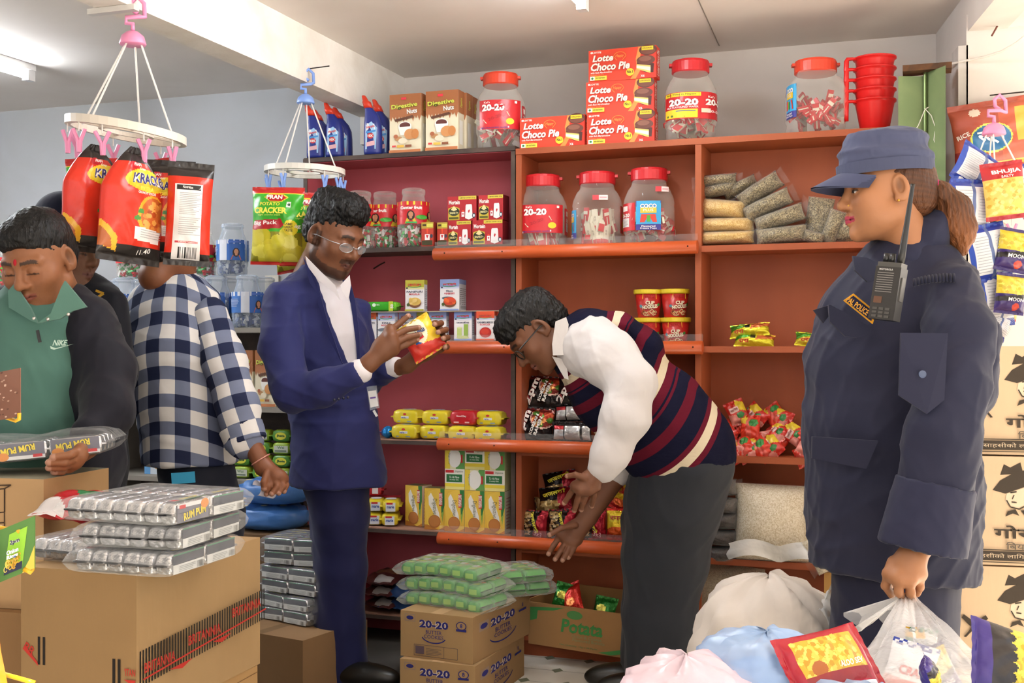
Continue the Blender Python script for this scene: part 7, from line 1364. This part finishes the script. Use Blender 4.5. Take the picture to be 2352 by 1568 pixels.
# ---------------------------------------------------------------- hanging peg racks
def rack(lab, hook, dome, ringc, R, tilt, col, wht, pegs, nail, name='peg_rack'):
    # hook, dome, ringc: world points; pegs: (angle, drop, spread)
    t = thing(name, lab, 'hanger', ringc, 0, 'plastic peg racks'); C = np.array(ringc); MW = lambda p: wear(p, t)
    dm = np.array(dome); hk = np.array(hook); s = R/.16
    mb = MB().lathe([(.034*s, -.014*s), (.036*s, -.010*s), (.030*s, .010*s), (.016*s, .022*s), (.0005, .025*s)], 20, col, tuple(dm)); MW(obj('dome', mb.mesh('dome', 'plastic', True)))
    a = dm+UP*.022*s; P = [a, a+UP*.022*s, a+UP*.024*s-RT*.018*s, a+UP*.04*s-RT*.018*s, a+UP*.042*s+RT*.02*s, hk+RT*.02*s-UP*.05*s, hk+RT*.018*s-UP*.012*s, hk+UP*.006*s, hk-RT*.016*s-UP*.008*s, hk-RT*.014*s-UP*.03*s, hk-UP*.04*s]
    MW(obj('hook', MB().tube(P, .0062*s, 8, col).mesh('hook', 'plastic', True)))
    tl = lambda x, y: C+RT*x+FW*y-UP*(x*tilt)
    def ring(r0, r1, z0, z1):
        V, Fs, n = [], [], 40
        for i in range(n):
            an = 2*math.pi*i/n
            for r, z in ((r1, z0), (r1, z1), (r0, z1), (r0, z0)): V.append(tl(r*math.cos(an), r*math.sin(an)*.9)+UP*z)
        for i in range(n):
            for k in range(4): Fs.append((i*4+k, ((i+1) % n)*4+k, ((i+1) % n)*4+(k+1) % 4, i*4+(k+1) % 4))
        return V, Fs
    MW(obj('ring', MB().raw(*ring(R-.016*s, R, -.012*s, .010*s), wht).mesh('ring', 'plastic')))
    MW(obj('inner_ring', MB().raw(*ring(R*.38, R*.46, -.008*s, .004*s), wht).mesh('inner_ring', 'plastic')))
    for k in range(4):
        an = k*math.pi/2+.5; MW(obj('spoke', MB().tube([tl(R*.44*math.cos(an), R*.4*math.sin(an)), tl(R*.97*math.cos(an), R*.87*math.sin(an))], .006*s, 6, wht).mesh('spoke', 'plastic')))
    for an in (math.pi*.95, math.pi*1.35, .05, math.pi*.5):
        MW(obj('cord', MB().tube([dm+RT*.022*s*math.cos(an)+FW*.02*s*math.sin(an)-UP*.01*s, tl(R*.8*math.cos(an), R*.75*math.sin(an))], .0028*s, 6, '#e4e0da').mesh('cord', 'plastic')))
    for an, op in pegs:
        b = tl(R*.95*math.cos(an), R*.86*math.sin(an)); MW(obj('link', MB().tube([b-UP*.01*s, b-UP*.035*s], .002*s, 5, '#e4e0da').mesh('link', 'plastic')))
        pg = MW(obj('peg', MB().tube([b-UP*.03*s-RT*.016*s*op, b-UP*.062*s-RT*.002*s, b-UP*.092*s], .0055*s, 6, col).mesh('peg', 'plastic')))
        q = obj('peg_jaw', MB().tube([b-UP*.03*s+RT*.016*s*op, b-UP*.062*s+RT*.004*s, b-UP*.092*s+RT*.003*s], .0055*s, 6, col).mesh('peg_jaw', 'plastic')); q.parent = pg; q.matrix_parent_inverse = pg.matrix_parent_inverse.copy() if False else Matrix.Translation(-t.location)
        q.parent = t; q.matrix_parent_inverse = Matrix.Translation(-t.location)
    n0 = np.array(nail); MW(obj('nail', MB().tube([n0-np.array([.02, 0, 0]), n0+np.array([.08, 0, .004])], .0022, 6, '#3a3532').mesh('nail', 'metal')))
    return tl
PK = '#e58fb6'
dd = 3.30; nz = WX(316, -6, -2.105)
tl1 = rack('pink and white peg rack hanging from the beam with red snack bags', W(316, -2, 3.30), W(305, 92, 3.28), W(290, 300, 3.28), .166, .16, PK, '#e0d6c8', [(2.9, 1), (3.5, .8), (4.1, 1), (4.6, 1.2), (5.3, 1.0), (5.9, .7), (1.2, 1), (2.1, 1)], nz)
nz2 = WX(712, 158, -2.105)
tl2 = rack('blue and white peg rack hanging below the beam above the suited man', W(709, 162, DEP(nz2)-.02), W(702, 230, DEP(nz2)-.05), W(700, 392, DEP(nz2)-.06), .146, .03, '#7f9fe0', '#dcd8cf', [(3.0, .6), (3.7, .6), (4.3, .6), (2.4, .6), (5.4, .6), (.2, .6), (5.9, .6)], nz2)
def hang(kind, lab, px, py_top, d, yaw, h=.30, roll=0, sc=None, name='snack_bag', grp='snack bags pegged to the racks', pitch=0):
    p = W(px, py_top, d); s = sc if sc else 1.0; s = s if isinstance(s, tuple) else (s, s, s); R3 = Matrix.Rotation(TH+yaw, 3, 'Z')@Matrix.Rotation(pitch, 3, 'X')@Matrix.Rotation(roll, 3, 'Y')
    off = R3@Vector((0, 0, h*s[2])); return spawn(kind, name, lab, 'snack bag', tuple(np.array(p)-np.array(off)), 0, grp, rot=R3.to_euler(), sc=s)
hang('potato_cracker_bag', 'green potato snack bag behind the red bags, beside the pink peg', 232, 364, 3.38, .1, roll=-.03, sc=(1.02, 1, .88))
hang('potato_cracker_bag', 'green potato snack bag showing a strip between two red bags', 320, 372, 3.42, -.2, roll=-.12, sc=(.95, 1, .88))
hang('cracker_stick_bag_pinched', 'red snack stick bag with black tip, first on the pink rack', 219, 332, 3.2, .95, roll=.03, sc=(1, 1, 1.0))
hang('cracker_stick_bag_pinched', 'red snack stick bag with black tip, second on the pink rack', 310, 338, 3.16, .92, roll=.07, sc=(1.0, 1, 1.06))
hang('cracker_stick_bag', 'red snack stick bag half behind the one showing its back', 382, 368, 3.25, .2, roll=.02, sc=(.8, 1, .9))
hang('cracker_stick_bag', 'red snack bag turned to its white nutrition panel', 440, 374, 3.2, math.pi+.3, roll=-.05, sc=(.62, 1, .95))
hang('potato_cracker_bag', 'green potato snack bag facing out beside the suited man', 640, 430, 4.02, -.12, roll=.03, sc=(.94, 1, .90))
hang('potato_cracker_bag', 'green potato snack bag half behind the suited man\'s head', 700, 442, 4.06, .5, roll=-.03, sc=(.98, 1, .86))
hang('potato_cracker_bag', 'potato snack bag lying low behind the other two green bags', 668, 470, 4.14, -.3, roll=-.15, sc=(.9, 1, .80))
# conduit under the beam
q = WX(300, 40, -2.10); tag(obj('cable_conduit', MB().box(-2.24, -2.08, q[1]-.012, q[1]+.012, 2.10, 2.116, '#cfcbc6').mesh('cable_conduit', 'plastic')), 'short white cable conduit crossing under the beam', 'conduit')
# ---------------------------------------------------------------- packets hanging by the doorway
SW = JY-.04
pack('ratna_bag', .26, .22, .05, '#a34a38', [('r', 58, 0, 42, 100, '#b5573f'), ('r', 78, 34, 22, 50, '#d9a94a'), ('e', 46, 44, 26, 22, '#c9d25a'), ('e', 46, 44, 24, 19.5, '#2f6a9a'), ('e', 30, 84, 7, 6, '#cfc0b0'), ('t', 'रत्न', 46, 44, 20, Wt, {'w': 34, 'b': .03}), ('p', [(0, 30), (8, 30), (14, 0), (0, 0)], '#7a1f24'), ('t', 'RICE', 12, 52, 7, Wt, {'w': 16, 'rot': 15}), ('r', 0, 0, 100, 10, '#d9a94a')], seed=131, nu=80, nv=64, crinkle=.008)
p = WY(2292, 385, SW); spawn('ratna_bag', 'snack_bag', 'large brown bag with a blue oval pinned to the white wall', 'snack bag', tuple(p), 0, rot=(0, -.12, .05), sc=(1.0, 1, 1))
rk = W(2290, 218, 3.42)
rack('pink peg rack hanging by the doorway among blue snack packets', W(2296, 222, 3.42), W(2283, 300, 3.4), W(2300, 480, 3.4), .15, .05, PK, '#e6e0da', [(2.6, 1), (3.4, 1), (4.2, 1.2), (4.9, 1.3), (5.6, 1), (1.0, 1)], rk)
bk = [('r', 0, 0, 100, 12, '#2b3f9a'), ('r', 0, 88, 100, 12, '#2b3f9a'), ('r', 44, 0, 12, 100, '#5a6a9a'), ('r', 0, 12, 8, 76, '#3a55b0')]+[('l', [(10, 18+i*5), (42, 18+i*5)], .9, '#9a9fa8') for i in range(13)]+[('l', [(58, 18+i*5), (92, 18+i*5)], .9, '#9a9fa8') for i in range(13)]
pack('blue_back_pack', .12, .16, .045, '#d9dbe0', bk, '#3a55b0', mat='gloss', seed=141, nu=24, nv=30, seal=.012)
bj = [('r', 0, 70, 100, 30, '#b3242c'), ('r', 0, 8, 100, 62, '#d8b85a')]+[('e', 6+random.random()*88, 12+random.random()*54, 5, 3, random.choice(('#e6cc74', '#c9a03f'))) for _ in range(60)]+[('r', 0, 0, 100, 8, '#a31c2a'), ('t', 'BHUJIA', 50, 80, 9, Wt, {'w': 70, 'b': .03}), ('t', 'SALTY', 50, 72, 4, Wt, {'w': 30})]
pack('bhujia_pack', .115, .16, .045, '#b3242c', bj, '#a31c2a', seed=142, nu=50, nv=64, seal=.012)
mg_ = [('r', 0, 48, 100, 44, '#d3bd3a')]+[('e', 6+random.random()*88, 50+random.random()*38, 6, 4, random.choice(('#e3d25a', '#bfa52c'))) for _ in range(40)]+[('r', 0, 0, 100, 46, '#3a2a6a'), ('p', [(0, 40), (100, 52), (100, 40), (0, 28)], '#1f1a1a'), ('t', 'MOONG', 50, 34, 9, Wt, {'w': 60}), ('e', 60, 18, 12, 9, '#c23a2a')]
pack('moong_pack', .11, .15, .045, '#3a2a6a', mg_, '#3a2a6a', seed=143, nu=44, nv=56, seal=.012)
pack('silver_green_pack', .11, .16, .05, '#b9bdbc', [('r', 0, 0, 22, 100, '#1f7a5a'), ('r', 0, 80, 60, 20, '#c99a2a'), ('r', 22, 0, 8, 100, '#dcdfdd')], '#1f7a5a', mat='foil', seed=144, nu=24, nv=30)
pack('cracker_red_white', .12, .14, .045, '#dfe0e6', [('r', 0, 60, 100, 40, '#e6e4ea'), ('t', 'CRAX', 50, 52, 16, '#c93a3a', {'w': 60, 'b': .03}), ('r', 0, 10, 100, 26, '#c94a3a'), ('r', 0, 0, 100, 10, '#2b3f9a')], '#2b3f9a', seed=145, nu=24, nv=28)
for i, (k, px, py, d, yaw, roll, s, lab) in enumerate((
        ('blue_back_pack', 2265, 352, 3.30, .3, .5, (1.3, 1, .75), 'white backed blue edged packet draped over the doorway rack'),
        ('blue_back_pack', 2222, 385, 3.32, .7, .55, (.9, 1, .9), 'purple edged packet seen edge-on beside the officer\'s cap'),
        ('blue_back_pack', 2232, 412, 3.24, .1, .05, (1, 1, 1), 'white backed blue edged packet above the ponytail'),
        ('bhujia_pack', 2298, 372, 3.20, -.1, -.12, (1, 1, 1), 'red topped packet of yellow crunchy noodles by the doorway'),
        ('cracker_red_white', 2338, 375, 3.26, -.2, .1, (1, 1, .8), 'white and red cracker packet at the picture edge'),
        ('silver_green_pack', 2296, 495, 3.3, 1.0, .1, (1, 1, .85), 'silver and green packet hanging edgewise below the noodles'),
        ('blue_back_pack', 2258, 515, 3.22, .15, -.2, (1, 1, 1.0), 'white backed packet second in the hanging chain'),
        ('silver_green_pack', 2306, 535, 3.26, .6, -.03, (.8, 1, .95), 'silver and green packet lower in the hanging chain'),
        ('moong_pack', 2340, 520, 3.2, .0, .18, (.9, 1, .8), 'upper yellow and purple packet at the picture edge'),
        ('moong_pack', 2325, 622, 3.2, .2, .1, (.85, 1, .75), 'lower yellow and purple packet at the picture edge'),
        ('blue_back_pack', 2282, 620, 3.24, .3, -.12, (.9, 1, 1.0), 'white backed packet third in the hanging chain'),
        ('bhujia_pack', 2312, 660, 3.28, .4, .05, (.7, 1, .6), 'red packet peeking out low in the hanging chain'),
        ('blue_back_pack', 2300, 700, 3.26, .4, .4, (.8, 1, .6), 'lowest silver and blue packet touching the beer cartons'))):
    hang(k, lab, px, py, d, yaw, PROTO[k][0][1].vertices[-1].co.z and (.16 if k != 'cracker_red_white' else .14), roll, s, 'snack_packet', 'packets hanging by the doorway')
for a, b, lab in (((2278, 82), (2308, 30), 'bare nail high on the white wall'),):
    A, B = WY(a[0], a[1], JY-.06), WY(b[0], b[1], JY-.002); tag(obj('wall_nail', MB().tube([A, B], .003, 6, '#8a5a52').mesh('wall_nail', 'metal')), lab, 'nail')
pts = [W(x, y, d) for x, y, d in ((2160, 150, 3.9), (2180, 148, 3.86), (2215, 140, 3.8), (2262, 130, 3.75), (2300, 118, 3.7), (2335, 98, 3.66), (2370, 70, 3.6))]
tag(obj('electric_cable', MB().tube(pts, .004, 8, '#ddd6cd').mesh('electric_cable', 'plastic', True)), 'white cable strung from the shutter bracket across the white wall', 'cable')
# ---------------------------------------------------------------- counter heaped with shopping bags, nearest the viewer
t = thing('counter', 'white counter top below the heap of shopping bags', 'counter', (0, 0, 0))
bx('counter_top', 'white_wood', -.75, 1.5, .55, 1.72, .555, .58, t); bx('counter_side', 'white_wood', -.70, 1.45, .6, 1.66, 0, .555, t)
CZ = .581
def bagblob(lab, px, py, d, w, dp, h, seed, film, inner=None, amp=.02, rz=0, name='shopping_bag', z=None, pw=2.2):
    p = W(px, py, d); th = thing(name, lab, 'bag', (p[0], p[1], CZ if z is None else z), rz)
    obj('bag_film', blob(w, dp, h, seed, amp, 34, 22, pw).mesh('bag_film', film, True), th)
    if inner:
        for k, (c, s) in enumerate(inner): b = blob(w*s*.8, dp*s*.8, h*s*.85, seed+9+k, amp); b.C = [c]*len(b.F); obj('bag_contents', b.mesh('bag_contents', 'gloss', True), th, ((k-.5)*w*.2 if len(inner) > 1 else 0, 0, .004))
    return th
bagblob('pale pink plastic bag in the heap nearest the striped vest man', 1575, 1568, 1.62, .19, .2, .135, 151, 'film_pink', [('#d9a9c0', .75)], .009)
bagblob('pale blue plastic bag in the middle of the heap', 1760, 1560, 1.70, .22, .2, .15, 152, 'film_blue', [('#7fa6dc', .8)], .010)
bagblob('white and blue plastic bag in front of the clear bag', 2010, 1568, 1.52, .26, .2, .115, 153, 'film_blue', [('#8aa9cf', .6), ('#e9e9ea', .6)], .011)
bagblob('milky film bag of packets at the corner of the heap', 2240, 1568, 1.56, .24, .22, .10, 154, 'film_milky', [('#e2dcd8', .8)], .010)
nf = [('r', 0, 0, 100, 14, '#a3182a'), ('r', 0, 86, 100, 14, '#a3182a'), ('r', 14, 14, 72, 72, '#c9a02c')]+[('e', 16+random.random()*68, 16+random.random()*66, 4.5, 2.6, random.choice(('#dcb84a', '#b58a1f', '#e6c75e'))) for _ in range(150)]+[('e', 62, 32, 12, 8, '#a35a22'), ('r', 70, 14, 18, 72, '#8f1d22'), ('r', 90, 10, 10, 80, '#dfe3ea'), ('t', 'ALOO SEV', 78, 50, 6, Wt, {'rot': 90, 'w': 34, 'b': .02})]
pack('sev_pack', .14, .19, .05, '#a3182a', nf, '#a3182a', mat='gloss', seed=161, nu=80, nv=100, seal=.012)
def lay(kind, lab, c, zl, xl, h, sc):
    zl = nrm(zl); xl = nrm(xl-zl*(xl@zl)); yl = np.cross(zl, xl); M3 = Matrix([[xl[i], yl[i], zl[i]] for i in range(3)])
    return spawn(kind, 'snack_packet', lab, 'snack bag', tuple(c-zl*h*sc/2), 0, rot=M3.to_euler(), sc=sc)
lay('sev_pack', 'red edged packet of yellow noodles on top of the heap', W(1902, 1522, 1.62), .93*RT+.30*FW+.12*UP, -.45*RT-.55*FW-.50*UP, .19, .72)
nf2 = [('r', 0, 82, 100, 18, '#3a2a7a'), ('r', 0, 62, 100, 20, '#1f1a1c'), ('r', 0, 0, 100, 62, '#cbb934')]+[('e', 4+random.random()*92, 2+random.random()*58, 5, 3, random.choice(('#dccb4c', '#b39f24'))) for _ in range(90)]+[('e', 10+i*14, 62, 6, 4, '#1f1a1c') for i in range(7)]
pack('chana_pack', .14, .17, .05, '#3a2a7a', nf2, '#3a2a7a', seed=162, nu=70, nv=80, seal=.01)
lay('chana_pack', 'purple and yellow packet lying in front of the beer cartons', W(2336, 1530, 1.70), -.93*RT-.05*FW+.30*UP, .35*RT+.45*FW+.55*UP, .17, .85)
spawn('chana_pack', 'snack_packet', 'purple tipped packet poking up below the clear bag', 'snack bag', tuple(W(2150, 1590, 1.58)), 0, rot=(Matrix.Rotation(TH, 3, 'Z')@Matrix.Rotation(R_(-20), 3, 'Y')@Matrix.Rotation(R_(70), 3, 'Z')).to_euler(), sc=(.4, .5, .28))
tb = thing('plastic_tub', 'pale green plastic tub with a bright green lid in the heap', 'tub', W(1860, 1475, 1.86)*np.array([1, 1, 0])+np.array([0, 0, CZ])); 
obj('tub_body', MB().lathe([(.04, 0), (.045, .03), (.046, .088)], 24, '#a9d9b4').mesh('tub_body', 'plastic', True), tb); obj('tub_lid', MB().lathe([(.047, .086), (.047, .093), (.03, .096), (.0005, .096)], 24, '#3fae5f', (-.0, 0, 0)).mesh('tub_lid', 'plastic', True), tb)
# clear bag gathered in the officer's hand
cb = thing('plastic_carrier', 'clear plastic bag gathered up in the officer\'s hand', 'bag', W(2110, 1560, 2.2)); fo = fold(171); top = W(2082, 1368, 2.45); bot = W(2120, 1600, 2.12)
def P(u, v):
    a = 2*math.pi*u; c = top+(bot-top)*v; r = .012+.135*v**1.15; pl_ = 1+.10*math.sin(9*a+3*v)*(1-v*.5)+.08*math.sin(5*a+1)
    return c+RT*(r*math.cos(a)*pl_*(1.0+.25*(math.cos(a) > 0)))+FW*(r*.75*math.sin(a)*pl_)+UP*(.012*fo(math.cos(a)*2+v*2, math.sin(a)*2))
wear(obj('bag_film', MB().grid(P, 60, 24, '#ffffff').mesh('bag_film', 'film_carrier', True)), cb)
def P2(u, v): a = 2*math.pi*u; r = .012+.05*v; return top-RT*.01*v+RT*(-.045*v)+RT*(r*math.cos(a)*(1+.3*math.sin(7*a)))+FW*(r*.5*math.sin(a))-UP*(.055*v*(1+.35*math.sin(4*a)))
wear(obj('bag_handle', MB().grid(P2, 44, 8, '#ffffff').mesh('bag_handle', 'film_carrier', True)), cb)
for k_, lab, c_, z_, x_, s_ in (('cracker_red_white', 'white and red packet inside the clear carrier bag', W(2090, 1535, 2.26), .3*RT+UP, RT, .8), ('moong_pack', 'purple packet inside the clear carrier bag', W(2150, 1545, 2.28), -.5*RT+UP, RT, .7), ('silver_green_pack', 'silver packet inside the clear carrier bag', W(2112, 1500, 2.32), .1*RT+UP, RT, .6)): lay(k_, lab, c_, z_, x_, .15, s_)
# white woven sack on the floor behind
p = W(1765, 1500, 2.95); th = thing('woven_sack', 'big white woven sack standing behind the heap of bags', 'sack', (p[0], p[1], 0.001))
b = blob(.40, .34, .565, 181, .02, 44, 30, 2.5); b.C = ['#cfc6bd']*len(b.F); obj('sack_body', b.mesh('sack_body', 'cloth', True), th)
fo2 = fold(183); f = MB().grid(lambda u, v: (.08+.10*u+.01*fo2(u*3, v*3), -.02+.05*math.sin(v*6), .50+.05*u-.10*v*u+.02*math.sin(u*9+v*4)), 12, 10, '#d9d2cc'); obj('sack_mouth', f.mesh('sack_mouth', 'film_white', True), th)
# ---------------------------------------------------------------- yellow wire snack stand at the picture edge
ws = thing('snack_stand', 'yellow wire snack stand with printed cards at the picture edge', 'stand', W(-40, 1568, 1.72)*np.array([1, 1, 0]))
def wire(nm, pts, r=.0035): wear(obj(nm, MB().tube([W(*q) for q in pts], r, 8, '#d9a81f').mesh(nm, 'plastic', True)), ws)
wire('wire', [(-60, 1198, 1.72), (0, 1212, 1.66), (45, 1220, 1.64), (60, 1226, 1.66), (62, 1300, 1.66), (74, 1308, 1.65), (70, 1314, 1.64), (55, 1306, 1.64)])
wire('wire', [(-60, 1500, 1.72), (10, 1548, 1.64), (60, 1562, 1.6), (80, 1568, 1.6)]); wire('wire', [(-30, 930, 1.74), (12, 958, 1.72), (36, 966, 1.71), (44, 962, 1.7), (44, 948, 1.7)], .003)
wire('upright', [(-50, 700, 1.75), (-50, 1500, 1.75), (-50, 2580, 1.75)], .006)
def card(nm, quad, d, items, base):
    Pq = [W(x, y, dz) for (x, y), dz in zip(quad, d)]; o_ = Pq[0]; u_ = Pq[1]-Pq[0]; v_ = Pq[3]-Pq[0]; w_, h_ = np.linalg.norm(u_), np.linalg.norm(v_); n_ = nrm(np.cross(u_, v_))
    mp = lambda x, y, k: o_+u_*(x/w_)+v_*(y/h_)+n_*.0006*k
    mb = MB(); q = [mp(0, 0, 0), mp(w_, 0, 0), mp(w_, h_, 0), mp(0, h_, 0)]; mb.raw(q+[a-n_*.002 for a in q], [(0, 1, 2, 3), (7, 6, 5, 4), (0, 4, 5, 1), (1, 5, 6, 2), (2, 6, 7, 3), (3, 7, 4, 0)], base); o = wear(obj(nm, mb.mesh(nm, 'paper')), ws)
    p = MB(); decal(p, D(w_, h_, items), mp); wear(obj('printed_artwork', p.mesh('printed_artwork', 'paper')), ws)
rings = [('l', arc(62+random.random()*18, 20+random.random()*18, 2.2, 5, 0, 330, 10), 1.6, random.choice(('#dcb23a', '#c99a2a', '#e6c75e'))) for _ in range(26)]
card('sign_card', [(-80, 1370), (80, 1304), (78, 1212), (-80, 1250)], [1.64, 1.64, 1.64, 1.64], [('r', 0, 0, 100, 100, '#4f7a3a'), ('p', [(82, 0), (100, 0), (100, 44), (92, 20)], '#d3b84a'), ('p', [(56, 10), (82, 10), (90, 86), (64, 84)], '#8fc43a'), ('p', [(56, 10), (82, 10), (83, 24), (58, 24)], '#2a2f4a')]+rings+[('t', '2pm', 76, 66, 11, '#2a2a4a', {'w': 14, 'b': .04, 'out': .08, 'oc': Wt}), ('t', 'Onion', 73, 50, 9, Wt, {'w': 17, 'b': .04, 'out': .07, 'oc': '#3a5a8a'}), ('t', 'Rings', 73, 40, 9, Wt, {'w': 16, 'b': .04, 'out': .07, 'oc': '#3a5a8a'}), ('p', [(28, 40), (46, 46), (52, 84), (36, 86)], '#a9a0d0'), ('p', [(28, 40), (46, 46), (48, 58), (32, 54)], '#d3b23a'), ('t', 'S', 47, 24, 26, Wt, {'b': .04})], '#4f7a3a')
card('sign_card', [(-40, 972), (46, 956), (47, 854), (-40, 862)], [1.72, 1.7, 1.7, 1.72], [('r', 0, 0, 100, 100, '#7a5444')]+[('e', random.random()*100, random.random()*100, 3, 1.6, random.choice(('#a98a78', '#5f3f34', '#c4a593'))) for _ in range(160)]+[('e', 50, 44, 34, 34, '#d97a3a'), ('e', 60, 72, 30, 10, '#d9708a')]+[('e', 30+random.random()*44, 16+random.random()*54, 6, 4, random.choice(('#e6b24a', '#d95a2c', '#f0cf7a'))) for _ in range(40)]+[('e', 82, 34, 8, 9, '#e09a2c'), ('r', 72, 0, 28, 8, '#d98a2c')], '#7a5444')
pack('yellow_strip_pack', .10, .14, .03, '#d9b21f', [('r', 0, 0, 100, 60, '#e08a1f'), ('t', 'SNACK', 50, 80, 10, '#6a5a10', {'rot': 80, 'w': 60})], seed=191, nu=16, nv=20)
spawn('yellow_strip_pack', 'snack_packet', 'yellow and orange packet low on the wire stand', 'snack bag', tuple(W(-62, 1600, 1.62)), 0, rot=(0, -.12, TH))
